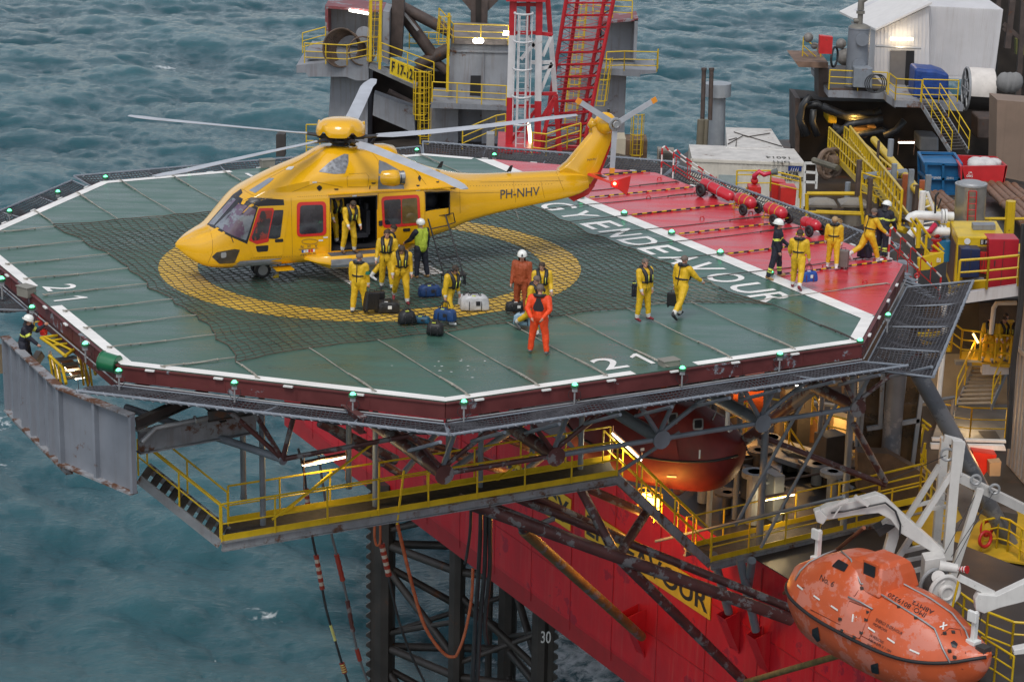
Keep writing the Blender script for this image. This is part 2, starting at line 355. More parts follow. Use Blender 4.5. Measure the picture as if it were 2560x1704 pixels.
mb = MB(); mb.poly([D(*q, .004) for q in [(10.9, -11.35), (15.46 - .02, -6.8), (15.46 - .02, 8.14), (10.9, 12.69)]]); mb.build('red_sector', M_red, deck)
mb = MB()
mb.poly([D(*q, .012) for q in [(10.36, -11.6), (10.9, -11.3), (10.9, 5.8), (10.36, 5.8)]])
mb.poly([D(*q, .012) for q in [(10.36, 6.0), (10.9, 6.0), (10.9, 12.5), (10.36, 13.0)]])
mb.build('boundary_line', M_wht, deck)
mb = MB()
inset(0, 1, .0, .34, .008, mb); inset(1, 2, .0, .30, .008, mb, 0, .435); inset(1, 2, .0, .30, .008, mb, .585, 1)
inset(2, 3, 0, .34, .008, mb, 0, .30)
inset(5, 6, 0, .34, .008, mb, 0, .5); inset(5, 6, 0, .34, .008, mb, .62, 1); inset(4, 5, 0, .34, .008, mb, .78, 1)
inset(6, 7, 0, .34, .008, mb); inset(7, 8, 0, .34, .008, mb, 0, .43); inset(7, 8, 0, .34, .008, mb, .585, 1)
mb.build('perimeter_line', M_wht, deck)
mb = MB(); n = 96; Ro, Ri = 6.55, 5.35
mb.add([D(Ro * cos(2 * pi * k / n), Ro * sin(2 * pi * k / n), .006) for k in range(n)] + [D(Ri * cos(2 * pi * k / n), Ri * sin(2 * pi * k / n), .006) for k in range(n)],
       [(k, (k + 1) % n, n + (k + 1) % n, n + k) for k in range(n)]); mb.build('aiming_circle', M_ylw, deck)
mb = MB()
for q in ([-1.6, -.95, -2.0, 2.0], [.95, 1.6, -2.0, 2.0], [-.94, .94, -.35, .35]):
    mb.poly([D(a, b, .007) for a, b in ((q[0], q[2]), (q[1], q[2]), (q[1], q[3]), (q[0], q[3]))])
mb.build('landing_mark', M_wht, deck)
mb = MB()
pos = dict(zip(range(16), 'ENERGY ENDEAVOUR'))
vs = [11.15, 9.95, 8.7, 7.5, 5.15 + 1.15, 3.7 + 1.5, 0, 2.10, .88, -.35, -1.62, -2.88, -4.05, -5.42, -6.78, -7.98]
vs = [10.2, 9.0, 7.75, 6.55, 5.18, 3.75, 0, 2.10, .88, -.35, -1.62, -2.88, -4.05, -5.42, -6.78, -7.98]
for i, ch in pos.items():
    if ch == ' ': continue
    text_into(mb, ch, D(8.68, vs[i], .005), -V, U, .93 if ch in 'ENR' else 1.02, 1.22, .012)
mb.build('name_lettering', M_wht, deck)
mb = MB()
def one(u, v, ax, ay):
    o = D(u, v, .009); mb.poly([o + ax * a + ay * b for a, b in ((.26, 0), (.40, 0), (.40, 1), (.30, 1), (.06, .80), (.06, .66), (.26, .80))])
text_into(mb, '2', D(-10.05, 1.45, .005), -V, U, .62, .95, .01); mb.build('heading_numeral', M_wht, deck); mb = MB(); one(-10.2, .10, -V, U)
mb.build('heading_numeral', M_wht, deck); mb = MB(); text_into(mb, '2', D(1.0, -12.75, .005), U, V, .75, 1.0, .01); mb.build('heading_numeral', M_wht, deck); mb = MB(); one(2.15, -12.75, U, V)
mb.build('heading_numeral', M_wht, deck); mb = MB(); text_into(mb, '2', D(2.6, 13.9, .005), -U, -V, .6, .95, .01); mb.build('heading_numeral', M_wht, deck); mb = MB(); one(1.7, 13.9, -U, -V)
mb.build('heading_numeral', M_wht, deck)
# bird droppings
mb = MB()
for i in range(34):
    p = random.choice([PZ(1140 + random.gauss(0, 60), 915 + random.gauss(0, 12)), PZ(1210, 912), PZ(1130 + random.gauss(0, 120), 700 + random.gauss(0, 14))])
    s = random.uniform(.01, .03); a = random.uniform(0, 3)
    mb.poly([p + Vector((cos(q + a) * s * random.uniform(.6, 2.2), sin(q + a) * s, .004)) for q in (0, 1.2, 2.2, 3.3, 4.5, 5.4)])
mb.build('white_droppings', mat('dropping_white', (.7, .7, .68), .6), deck)
# rim beam
for k in range(8):
    a, b = OCT[k], OCT[(k + 1) % 8]; A, B = D(*a), D(*b); e = (B - A).normalized(); n = Vector((e.y, -e.x, 0))
    mb = MB()
    ua, ub = A - e * .02, B + e * .02
    mb.obox((A + B) / 2 + n * .03 - ZZ * .235, e, n, ZZ, (B - A).length + .02, .06, .42)
    mb.obox((A + B) / 2 + n * .05 - ZZ * .045, e, n, ZZ, (B - A).length + .04, .10, .03)
    mb.obox((A + B) / 2 - n * .07 - ZZ * .70, e, n, ZZ, (B - A).length - .12, .06, .34)
    for q in range(int((B - A).length / 2.0)):
        p = A + e * (1.0 + q * 2.0) + n * .045
        mb.obox(p - ZZ * .25, n, e, ZZ, .05, .03, .34)
    mb.build('rim_beam', M_maroon if k != 4 else M_red2, deck)
    for q in range(int((B - A).length / 1.95)):
        mb = MB(); p = A + e * (.9 + q * 1.95) + n * .13 - ZZ * .03; mb.obox(p, e, n, ZZ, .26, .08, .05); mb.build('drain_lip', M_white, deck, bevel=.01)
    mb = MB(); mb.tube([A - ZZ * .48 + n * .12, (A + B) / 2 - ZZ * .50 + n * .12, B - ZZ * .48 + n * .12], .022, 6)
    mb.build('conduit', M_galv, deck)
# hooked tie down points
mb = MB()
for u in (12.9, 14.9):
    for v in (-3.4, -6.1, -8.2, 1, 4.5, 7): mb.torus(D(u, v, .03), .07, .02, (0, 1, 0), 10, 5)
mb.build('tie_down_ring', M_red2, deck)

# safety nets round the rim
def safety_net(P0, P1, Q0, Q1, cell=.115, sag=.16, name='safety_net', rr=.021, heap=None):
    """P inner edge, Q outer edge (world points)"""
    Lg = (P1 - P0).length; Wd = (Q0 - P0).length; nu = max(2, int(Lg / cell)); nv = max(2, int(Wd / cell)); mb = MB()
    rng = random.Random(int(Lg * 1000))
    ph = [rng.uniform(0, 6) for _ in range(6)]
    def pt(s, t):
        p = P0.lerp(P1, s).lerp(Q0.lerp(Q1, s), t); bay = abs(sin(s * pi * max(1, round(Lg / 2.4)))) ** .7
        w = sin(s * 23 + ph[0]) * .03 + sin(s * 57 + t * 4 + ph[1]) * .02 + sin(t * 9 + s * 31 + ph[2]) * .015
        p = p - ZZ * (sag * bay * sin(pi * t) + .02) + ZZ * w * sin(pi * t)
        e = (P1 - P0).normalized(); p = p + e * (.05 * sin(t * 7 + s * 40 + ph[3]) + .03 * sin(s * 90 + t * 13)) * sin(pi * min(1, t * 1.1))
        if heap:
            for hs_, hw, hh in heap: p = p + ZZ * hh * math.exp(-((s - hs_) / hw) ** 2) * sin(pi * t)
        return p
    for i in range(nu + 1):
        s = i / nu; mb.tube([pt(s, j / (nv * 1)) for j in range(nv + 1)], rr, 3, cap=False)
    for j in range(nv + 1):
        t = j / nv; mb.tube([pt(i / nu, t) for i in range(nu + 1)], rr, 3, cap=False)
    o = mb.build(name, M_netr, deck)
    fm = MB(); lift = ZZ * .01
    fm.tube([Q0 + lift, Q1 + lift], .042, 8); fm.tube([P0 + lift, P1 + lift], .026, 6); fm.tube([P0, Q0], .035, 6); fm.tube([P1, Q1], .035, 6)
    n = max(2, round(Lg / 2.4))
    for i in range(1, n): fm.tube([P0.lerp(P1, i / n) - ZZ * .05, Q0.lerp(Q1, i / n) - ZZ * .05], .028, 6)
    # lashing
    w = MB(); e = (Q1 - Q0)
    k = int(Lg / .07)
    fm.build('net_frame', M_greyc, o, local=False)
    w.tube([Q0 + e * (i / k) + Vector((0, 0, .052)) * cos(i * 1.9) + (Q0 - P0).normalized() * .052 * sin(i * 1.9) for i in range(k)], .017, 4, cap=False)
    w.build('lashing', mat('lashing_grey', (.26, .27, .30), .7, var=.3, vs=4), o)
    return o
def net_edge(k, out=1.45, zi=-.55, zo=-.36, t0=0, t1=1, g0=0, g1=0, **kw):
    A, B = D(*OCT[k]), D(*OCT[(k + 1) % 8]); e = (B - A).normalized(); n = Vector((e.y, -e.x, 0)); c = math.tan(pi / 8)
    a, b = A.lerp(B, t0), A.lerp(B, t1)
    ea = c if t0 == 0 else 0; eb = c if t1 == 1 else 0
    P0 = a + n * .16 + ZZ * zi - e * .16 * ea; P1 = b + n * .16 + ZZ * zi + e * .16 * eb
    Q0 = a + n * out + ZZ * zo - e * (out * ea - .04 + g0); Q1 = b + n * out + ZZ * zo + e * (out * eb - .04 + g1)
    return safety_net(P0, P1, Q0, Q1, **kw)
net_edge(0, heap=[(.1, .12, .12)]); net_edge(1, heap=[(.30, .09, .30), (.02, .05, .15)]); net_edge(2, out=2.15, zi=-.75, zo=-.55, cell=.125, sag=.25)
net_edge(3, out=1.3, zi=-.35, zo=.05, t0=.12, cell=.15); net_edge(4, zi=-.30, zo=.15); net_edge(5, zi=-.35, zo=-.05); net_edge(6, zi=-.40, zo=-.2); net_edge(7, zi=-.58, zo=-.40, t1=.46)

# landing net and its ropes
lnet = thing('landing_net', 'large square rope net stretched over the yellow circle under the helicopter', 'rope net', CC)
UL, UR, VN, VF = -7.15, 8.5, -7.72, 8.6
def warp(s, t):     # s,t in 0..1 -> deck coords, with scalloped and cornered edges
    u = UL + (UR - UL) * s; v = VN + (VF - VN) * t
    cs, ct = 2 * s - 1, 2 * t - 1
    u += .42 * cs * abs(cs) ** 3 * abs(ct) ** 4; v += .35 * ct * abs(ct) ** 3 * abs(cs) ** 5
    u += -.13 * cs * (abs(cs) ** 10) * abs(sin(t * pi * 8.5)) ** .8; v += -.10 * ct * abs(ct) ** 10 * abs(sin(s * pi * 8)) ** .8
    if s > .8 and t < .25: k = ((s - .8) / .2) ** 2 * ((.25 - t) / .25) ** 2; u -= .25 * k; v -= 1.1 * k
    u += .07 * sin(v * .9 + 1 + .35 * u) + .04 * sin(v * 2.3 + u * 1.1) + .025 * sin(v * 6.1 + u * 3.0)
    v += .07 * sin(u * .8 + .3 * v + 2) + .04 * sin(u * 2.1 - v * .9) + .022 * sin(u * 5.7 + v * 2.3)
    return u, v
NU, NV = 60, 60
mb = MB()
def np_(s, t, h=.018):
    u, v = warp(s, t); return D(u, v, h + .006 * sin(u * 7 + v * 5))
for i in range(NU + 1): mb.tube([np_(i / NU, j / (NV * 1.0)) for j in range(NV + 1)], .0105, 4, cap=False)
for j in range(NV + 1): mb.tube([np_(i / NU, j / NV, .026) for i in range(NU + 1)], .0105, 4, cap=False)
mb.build('mesh', M_lnet, lnet)
mb = MB()
for e_ in ([(0, t / 60) for t in range(61)], [(1, t / 60) for t in range(61)], [(s / 60, 0) for s in range(61)], [(s / 60, 1) for s in range(61)]):
    mb.tube([np_(s, t, .03) for s, t in e_], .017, 5, cap=False)
mb.build('border_rope', M_lnet, lnet)
def edge_hit(p, d):    # ray in deck plane to octagon
    best = None
    for k in range(8):
        a, b = OCT[k], OCT[(k + 1) % 8]; ex, ey = b[0] - a[0], b[1] - a[1]; den = d[0] * ey - d[1] * ex
        if abs(den) < 1e-9: continue
        t = ((a[0] - p[0]) * ey - (a[1] - p[1]) * ex) / den; s = ((a[0] - p[0]) * d[1] - (a[1] - p[1]) * d[0]) / den
        if t > 0 and -.001 <= s <= 1.001 and (best is None or t < best): best = t
    return best
def tie_rope(s, t, d, pale, stop=.2, jit=None):
    u, v = warp(s, t); L = edge_hit((u, v), d) - stop
    rb = MB(); n = 14
    side = (-d[1], d[0]); am = random.uniform(-.05, .05)
    def q(x): return D(u + d[0] * L * x + side[0] * am * sin(pi * x), v + d[1] * L * x + side[1] * am * sin(pi * x), .03 + .012 * sin(x * 9))
    rb.tube([q(i / n) for i in range(n + 1)], .014, 5)
    # doubled lashing with knots towards the rim
    x0 = max(.25, 1 - 1.6 / L)
    rb.tube([q(x0 + (1 - x0) * i / 8) + Vector((side[0], side[1], 0)).normalized() * .03 * sin(pi * i / 8) + ZZ * .01 for i in range(9)], .018, 5)
    for xx in (x0, x0 + (1 - x0) * .45, x0 + (1 - x0) * .62): rb.sphere(q(xx), .035, 6, 4)
    rb.torus(q(1.0), .07, .014, (.3, .2, .9), 10, 4)
    rb.build('tie_rope', M_rope if pale else M_roped, lnet)
for k in range(9): tie_rope(0, .02 + .96 * k / 8, (-1, 0.0), True)
for k in range(9): tie_rope(.0 + k / 8, 0, (0.0, -1), k < 8)
for k in range(9): tie_rope(1, .02 + .96 * k / 8, (1, 0.0), k == 0)
for k in range(9): tie_rope(k / 8, 1, (0, 1), True)

# striped cables over the red sector
def stripe_cable(v):
    c = MB(); n = int(4.3 / .19)
    for i in range(n):
        c.cm = i % 2; a, b = 10.95 + 4.35 * i / n, 10.95 + 4.35 * (i + 1) / n; c.tube([D(a, v, .05), D(b, v, .05)], .026, 6, cap=False)
    c.cm = 2
    for i in range(1, 6): c.obox(D(10.95 + .8 * i, v, .03), U, V, ZZ, .06, .09, .06)
    return c.build('striped_conduit', [M_yel, M_black, M_red2], deck)
for v in (8.3, 5.3, 2.4, -.62, -3.55, -6.4): stripe_cable(v)
# deck lights
def make_light(label, loc, post=True):
    t = thing('deck_light', label, 'lamp', loc, 'green perimeter lamps of the helideck')
    b = MB(); b.cyl((0, 0, .0), (0, 0, .07), .11, 12, .12); b.torus((0, 0, .075), .115, .016, n=14)
    for k in range(4): b.cyl((.12 * cos(k * pi / 2 + .4), .12 * sin(k * pi / 2 + .4), 0), (.12 * cos(k * pi / 2 + .4), .12 * sin(k * pi / 2 + .4), .1), .014, 6)
    b.build('lamp_housing', mat('lamp_green_metal', (.05, .16, .09), .4), t, local=True, smooth=True)
    l = MB(); l.sphere((0, 0, .08), (.085, .085, .08), 12, 5, half=True); l.build('lens', M_glow, t, local=True, smooth='all')
    if post:
        p = MB(); p.cyl((0, 0, -.55), (0, 0, 0), .028, 8); p.box((0, 0, -.08), (.16, .10, .1)); p.build('post', M_galv, t, local=True)
        c = MB()
        for s in (-1, 1): c.tube([(s * .06, 0, -.08), (s * .17, 0, -.14), (s * .19, 0, -.28), (s * .08, 0, -.42), (s * .03, 0, -.5)], .010, 5)
        c.build('cable', M_black, t, local=True)
    return t
nls = [('farther along the left edge, near the green light box', (4, 703)), ('above the monitor on the left edge beside the helmeted fireman', (80, 773)), ('at the top of the yellow hatch frame', (213, 865)), ('beside the green drum at the left corner', (297, 932)),
       ('leftmost on the near left rim above the safety net', (586, 962)), ('in the middle of the near left rim above the peeling paint', (882, 992)), ('just right of the front corner of the deck', (1160, 1010)),
       ('on the near right rim left of the grey floodlight', (1437, 968)), ('just right of the grey floodlight on the near rim', (1706, 926)), ('on the near rim halfway from floodlight to right corner', (1950, 890)), ('at the right corner where rim meets wide net', (2150, 856)),
       ('on the right edge above the wide dark net', (2220, 792)), ('farthest left on the back left rim', (24, 532)), ('second on the back left rim', (145, 484)), ('by the far left corner of the deck', (264, 447)), ('on the far rim left of the helicopter roof', (472, 428)),
       ('on the far rim behind the engine cowling', (1042, 379)), ('on the far rim where green meets red', (1236, 391))]
l0 = None
for s, q in nls:
    loc = PZ(q[0], q[1], -.02)
    if l0 is None: l0 = make_light('green lamp ' + s, loc)
    else: dup(l0, loc, label='green lamp ' + s, scale=.85)
g0 = None
for s, v in (('nearest the helicopter tail', 5.39), ('second from the helicopter tail', 2.44), ('third from the helicopter tail', -.61), ('fourth from the helicopter tail, beside the letters', -3.54), ('at the feet of the firefighter', -6.35)):
    lb = 'green floor lamp beside the red sector, ' + s
    if g0 is None: g0 = make_light(lb, D(10.66, v, .06), False); g0['group'] = 'green floor lamps along the red sector'
    else: dup(g0, D(10.66, v, .06), label=lb)
# ------------------------------------------------------------------ helicopter
from mathutils.bvhtree import BVHTree
HAZ = radians(21.0); HT = Vector((cos(HAZ), sin(HAZ), 0)); HS = Vector((sin(HAZ), -cos(HAZ), 0)); HN = Vector((-10.1, 64.75, 0))
def HP(l, y, z): return HN + HT * l + HS * y + ZZ * z
def Z1(x, y): return (380 + x / 2.904, 180 + y / 2.904)
def Z2(x, y): return (980 + x / 2.903, 180 + y / 2.903)
M_hy = mat('helicopter_yellow', (.80, .42, .008), .16, var=.03, vs=3, coat=.7)
M_hglass = mat('helicopter_glass', (.035, .032, .04), .06, var=.5, vs=2.5, spec=.8, coat=1)
M_hwind = mat('windshield_glass', (.17, .19, .22), .05, var=.5, vs=1.6, spec=.8, coat=1, c2=(.10, .05, .10), c2t=.5, c2s=1.1)
M_hframe = mat('dark_frame', (.022, .022, .026), .3)
M_hred = mat('helicopter_red', (.62, .03, .025), .25, var=.05, coat=.4)
M_hgrey = mat('grey_film', (.26, .27, .29), .32, var=.25, vs=4, bump=.3, bs=12)
M_hint = mat('cabin_dark', (.012, .012, .014), .6)
M_seat = mat('seat_fabric', (.028, .030, .040), .7, var=.3)
M_blade = mat('blade_grey', (.42, .44, .48), .4, var=.15, vs=1.5)
M_steel = mat('bare_steel', (.42, .42, .42), .22, metal=.9, var=.2)
M_heli_t = mat('marking_dark', (.055, .06, .075), .4)
heli = thing('helicopter', 'yellow twin-engine helicopter with red window frames and spread rotor, parked on the circle', 'helicopter', HN)
def catm(xs, ys, x):
    i = max(0, min(len(xs) - 2, next((k for k in range(len(xs) - 1) if x <= xs[k + 1]), len(xs) - 2)))
    x0, x1 = xs[i], xs[i + 1]; t = (x - x0) / (x1 - x0); d = lambda k: (ys[min(k + 1, len(ys) - 1)] - ys[max(k - 1, 0)]) / (xs[min(k + 1, len(xs) - 1)] - xs[max(k - 1, 0)])
    m0, m1 = d(i) * (x1 - x0), d(i + 1) * (x1 - x0)
    return (2 * t**3 - 3 * t**2 + 1) * ys[i] + (t**3 - 2 * t**2 + t) * m0 + (-2 * t**3 + 3 * t**2) * ys[i + 1] + (t**3 - t**2) * m1
#        l     zb    w     zr    wc    zc    wt    zt
ST = [(-.02, 1.10, .03, 1.15, .02, 1.17, .01, 1.19),
      (.08, 1.00, .16, 1.18, .12, 1.26, .06, 1.30),
      (.30, .80, .40, 1.22, .30, 1.38, .14, 1.42),
      (.64, .60, .66, 1.30, .50, 1.52, .24, 1.58),
      (.98, .52, .86, 1.48, .66, 1.66, .30, 1.72),
      (1.40, .50, 1.00, 1.80, .78, 2.08, .38, 2.20),
      (1.77, .50, 1.08, 2.20, .84, 2.46, .42, 2.58),
      (2.10, .50, 1.12, 2.50, .90, 2.68, .46, 2.80),
      (2.60, .50, 1.14, 2.65, .98, 2.86, .48, 3.06),
      (3.20, .50, 1.15, 2.65, 1.04, 3.00, .48, 3.32),
      (4.00, .50, 1.15, 2.65, 1.06, 3.12, .46, 3.62),
      (4.60, .50, 1.15, 2.65, 1.06, 3.20, .46, 3.90),
      (5.10, .50, 1.15, 2.65, 1.06, 3.20, .46, 3.92),
      (5.70, .50, 1.15, 2.65, 1.05, 3.18, .46, 3.82),
      (6.30, .52, 1.15, 2.65, 1.00, 3.12, .44, 3.70),
      (7.00, .62, 1.14, 2.65, .94, 3.02, .38, 3.52),
      (7.60, .98, 1.12, 2.64, .84, 2.92, .32, 3.22),
      (8.30, 1.18, 1.02, 2.55, .72, 2.80, .26, 2.98),
      (9.00, 1.38, .80, 2.45, .62, 2.72, .26, 2.82),
      (9.80, 1.52, .62, 2.38, .50, 2.66, .24, 2.76),
      (11.0, 1.70, .50, 2.36, .40, 2.64, .20, 2.74),
      (12.2, 1.84, .40, 2.36, .32, 2.62, .16, 2.72),
      (12.9, 1.97, .30, 2.36, .26, 2.58, .14, 2.66),
      (13.25, 2.12, .18, 2.36, .17, 2.50, .1, 2.56)]
SX = [s[0] for s in ST]; SY = list(zip(*ST))
LEV = [.92, 1.2, 1.5, 1.78, 2.05, 2.3, 2.53]
def section(l):
    zb, w, zr, wc, zc, wt, zt = [catm(SX, SY[k], l) for k in range(1, 8)]
    hp = [(0, zb), (w * .35, zb + .005), (w * .66, zb + .03), (w * .86, zb + (zr - zb) * .05), (w * .955, zb + (zr - zb) * .11)]
    for z in LEV:
        f = (z - .5) / 2.15; zz = zb + (zr - zb) * f if not (3.19 < l < 7.01) else z
        hp.append((w * (1 - .06 * abs(f - .45) ** 2 * 4 * (1 if f > .45 else .3)), zz))
    hp.append((w * .93, zr)); hp.append((w * .90, zr + (zc - zr) * .12))
    hp += [(w * .9 * .5 + wc * .5, zr + (zc - zr) * .55), (wc, zc)]
    a = [(wc + (wt - wc) * t, zc + (zt - .03 - zc) * (1 - (1 - t) ** 1.35)) for t in (.25, .5, .75, 1)]
    hp += a; hp += [(wt * .5, zt - .005), (0, zt)]
    return hp
LS = sorted(set([-.02, .02, .08, .15, .22, .30] + [round(.3 + .1 * i, 3) for i in range(42)] + [4.48, 5.92, 7.47, 8.28] + [round(4.5 + .1 * i, 3) for i in range(88)] + [13.25]))
rings = []
for l in LS:
    hp = section(l); rings.append([HP(l, y, z) for y, z in hp] + [HP(l, -y, z) for y, z in hp[-2:0:-1]])
hb = MB(); hb.loft(rings); nring = len(rings[0])
def inhole(i, k):
    l = (LS[i] + LS[i + 1]) / 2
    return 5 <= k and ((4.48 < l < 5.92 and 5 <= k < 11) or (7.47 < l < 8.28 and 8 <= k < 11))
full = BVHTree.FromPolygons([Vector(p) for p in hb.v], hb.f)
keep = []
for i in range(len(LS) - 1):
    for k in range(nring):
        if not (k < 12 and inhole(i, k)): keep.append(hb.f[i * nring + k])
hb.f = keep + hb.f[-2:]; hb.m = [0] * len(hb.f)
body = hb.build('fuselage', M_hy, heli, smooth=50)
def hit(x, y, bvh=None, off=.008):
    d = ray(x, y).normalized(); h = (bvh or full).ray_cast(CAM, d)
    if h[0] is None: return None
    n = h[1]; n = n if n.dot(d) < 0 else -n
    return h[0] + n * off
def decal(poly, name, m, parent, off=.008, dens=10, rings_=6, bvh=None, thick=0, roundn=0, smooth='all', hole=None):
    P = [Vector((x, y)) for x, y in poly]
    if roundn:
        Q = []
        for i in range(len(P)):
            a, b, c = P[i - 1], P[i], P[(i + 1) % len(P)]; r = min((a - b).length, (c - b).length) * roundn
            p0 = b + (a - b).normalized() * r; p1 = b + (c - b).normalized() * r
            Q += [(p0 * (1 - t) ** 2 + b * 2 * t * (1 - t) + p1 * t * t) for t in (0, .25, .5, .75, 1)]
        P = Q
    B = []
    for i in range(len(P)):
        a, b = P[i], P[(i + 1) % len(P)]; k = max(1, int((b - a).length / dens))
        B += [a.lerp(b, j / k) for j in range(k)]
    c = sum(B, Vector((0, 0))) / len(B)
    mb = MB(); R = []
    inner = hole if hole is not None else 0.0
    for r in range(rings_ + 1):
        f = 1 - (1 - inner) * r / rings_
        if f < .02: f = .02
        ring = []
        for b in B:
            q = c + (b - c) * f; h = hit(q.x, q.y, bvh, off)
            if h is None:
                for g in (.97, .93, .87, .8):
                    q = c + (b - c) * f * g; h = hit(q.x, q.y, bvh, off)
                    if h is not None: break
            if h is None: h = ring[-1] if ring else HP(5, 1.1, 2)
            ring.append(h)
        R.append(ring)
    mb.loft(R, cap=False)
    if inner == 0: mb.poly(R[-1])
    return mb.build(name, m, parent, smooth=smooth)
def decal_text(txt, q, name, m, parent, bold=.01, off=.012, bvh=None, mb=None):
    """q: image corners lower-left, lower-right, upper-right, upper-left"""
    k = (txt, bold)
    if k not in TM: TM[k] = text_mesh(txt, bold)
    v, f = TM[k]; xs = [a[0] for a in v]; ys = [a[1] for a in v]; x0, x1, y0, y1 = min(xs), max(xs), min(ys), max(ys)
    own = mb is None; mb = mb or MB(); out = []
    for a in v:
        s, t = (a[0] - x0) / (x1 - x0), (a[1] - y0) / (y1 - y0)
        x = (q[0][0] * (1 - s) + q[1][0] * s) * (1 - t) + (q[3][0] * (1 - s) + q[2][0] * s) * t
        y = (q[0][1] * (1 - s) + q[1][1] * s) * (1 - t) + (q[3][1] * (1 - s) + q[2][1] * s) * t
        h = hit(x, y, bvh, off); out.append(h if h is not None else (out[-1] if out else HP(11, .5, 2)))
    mb.add(out, f)
    return mb.build(name, m, parent) if own else mb
def z1(*p): return [Z1(*q) for q in p]
def z2(*p): return [Z2(*q) for q in p]
decal(z1((398, 1108), (585, 893), (600, 888), (775, 985), (690, 1248), (560, 1190)), 'windshield_frame', M_hframe, heli, .006, rings_=8)
decal(z1((412, 1104), (585, 912), (612, 928), (452, 1112)), 'windshield', M_hwind, heli, .012)
decal(z1((455, 1122), (628, 958), (640, 952), (757, 998), (683, 1222), (600, 1192)), 'windshield', M_hwind, heli, .012, rings_=8, roundn=.08)
decal(z1((588, 890), (648, 848), (658, 878), (622, 915)), 'overhead_window', M_hframe, heli, .007)
decal(z1((662, 938), (720, 910), (955, 926), (960, 966), (775, 978)), 'overhead_window', M_hframe, heli, .007)
decal(z1((705, 860), (850, 770), (888, 772), (860, 800), (750, 880)), 'roof_window', mat('roof_glass', (.25, .28, .33), .1, coat=1), heli, .008, roundn=.1)
dr = decal(z1((772, 975), (990, 966), (994, 1000), (945, 1332), (742, 1342), (693, 1248)), 'cockpit_door', M_hy, heli, .012, rings_=8, roundn=.06)
decal(z1((775, 988), (878, 986), (885, 1005), (845, 1232), (760, 1250), (702, 1222)), 'window_frame', M_hred, dr, .020, roundn=.12)
decal(z1((792, 1008), (866, 1004), (872, 1015), (836, 1205), (735, 1226), (722, 1200)), 'window', mat('cockpit_glass', (.05, .04, .045), .08, var=.5, coat=1, c2=(.28, .04, .03), c2t=.50, c2s=1.6), dr, .026, roundn=.12)
decal(z1((885, 1002), (952, 1000), (952, 1020), (930, 1196), (905, 1210), (842, 1208)), 'window', M_hglass, dr, .022, roundn=.12)
decal(z1((752, 1262), (845, 1256), (840, 1300), (762, 1306)), 'lower_window', M_hframe, dr, .02, roundn=.2)
decal(z1((890, 1214), (952, 1208), (952, 1232), (892, 1236)), 'handle', M_hframe, dr, .022, roundn=.4)
decal(z1((435, 1340), (470, 1308), (600, 1284), (638, 1290), (600, 1385), (490, 1392)), 'landing_light_lens', mat('lens_smoke', (.06, .045, .03), .08, var=.4, coat=1), heli, .01, roundn=.1)
decal(z1((500, 1312), (540, 1306), (540, 1345), (502, 1350)), 'landing_light', M_galv, heli, .016, roundn=.3)
decal(z1((585, 1412), (640, 1372), (938, 1350), (940, 1388), (900, 1398)), 'belly_panel', M_hgrey, heli, .01)
fr = decal(z1((1050, 945), (1262, 938), (1266, 1185), (1050, 1198)), 'window_frame', M_hred, heli, .015, roundn=.16)
decal(z1((1075, 968), (1240, 962), (1242, 1165), (1068, 1178)), 'window', M_hglass, fr, .024, roundn=.14)
# cabin and baggage interiors
ib = MB()
def ibox(l0, l1, y0, y1, z0, z1, mb):
    c = [HP(l0, y0, z0), HP(l1, y0, z0), HP(l1, y1, z0), HP(l0, y1, z0), HP(l0, y0, z1), HP(l1, y0, z1), HP(l1, y1, z1), HP(l0, y1, z1)]; return mb.hexa(c)
for a in ((3.6, 6.9, -1.04, 1.0, .84, .90), (3.6, 6.9, -1.04, .98, 2.60, 2.64), (3.6, 3.66, -1.04, 1.0, .9, 2.6), (6.9, 6.96, -1.04, 1.0, .9, 2.6), (3.6, 6.96, -1.06, -1.03, .9, 2.6),
          (7.2, 8.5, -.7, .95, 1.70, 1.75), (7.2, 8.5, -.7, .92, 2.56, 2.60), (7.2, 7.26, -.7, .95, 1.7, 2.6), (8.5, 8.56, -.7, .85, 1.7, 2.6), (7.2, 8.5, -.75, -.70, 1.7, 2.6)): ibox(*a, ib)
ib.build('cabin_interior', mat('cabin_lining', (.035, .035, .04), .6, var=.2), heli)
for l, y in ((4.75, -.6), (5.35, .1), (5.35, -.6), (4.0, -.3), (6.2, .3)):
    s = MB(); ibox(l, l + .48, y, y + .46, 1.12, 1.24, s); ibox(l + .42, l + .54, y, y + .46, 1.2, 1.95, s); ibox(l + .44, l + .52, y + .12, y + .34, 1.95, 2.15, s); s.tube([HP(l + .05, y + .05, .9), HP(l + .05, y + .05, 1.12), HP(l + .45, y + .05, 1.12), HP(l + .45, y + .05, .9)], .02, 5)
    s.build('seat', M_seat, heli, bevel=.03)
s = MB(); s.sphere(HP(7.9, .1, 2.05), (.3, .3, .28)); ibox(7.4, 8.2, -.4, .4, 1.75, 1.85, s); s.build('baggage', M_seat, heli, smooth=True)
# frames round the openings
def ring_patch(l0, l1, z0, z1, wd, name, m, off=.0):
    r = MB()
    for a in ((l0 - wd, l1 + wd, z1, z1 + wd), (l0 - wd, l1 + wd, z0 - wd, z0), (l0 - wd, l0, z0, z1), (l1, l1 + wd, z0, z1)):
        ibox(a[0], a[1], 1.02, 1.125 + off, a[2], a[3], r)
    return r.build(name, m, heli)
ring_patch(4.49, 5.91, .93, 2.52, .03, 'door_seal', M_hframe); ring_patch(7.50, 8.25, 1.80, 2.50, .025, 'baggage_door_seal', M_hframe, -.04)
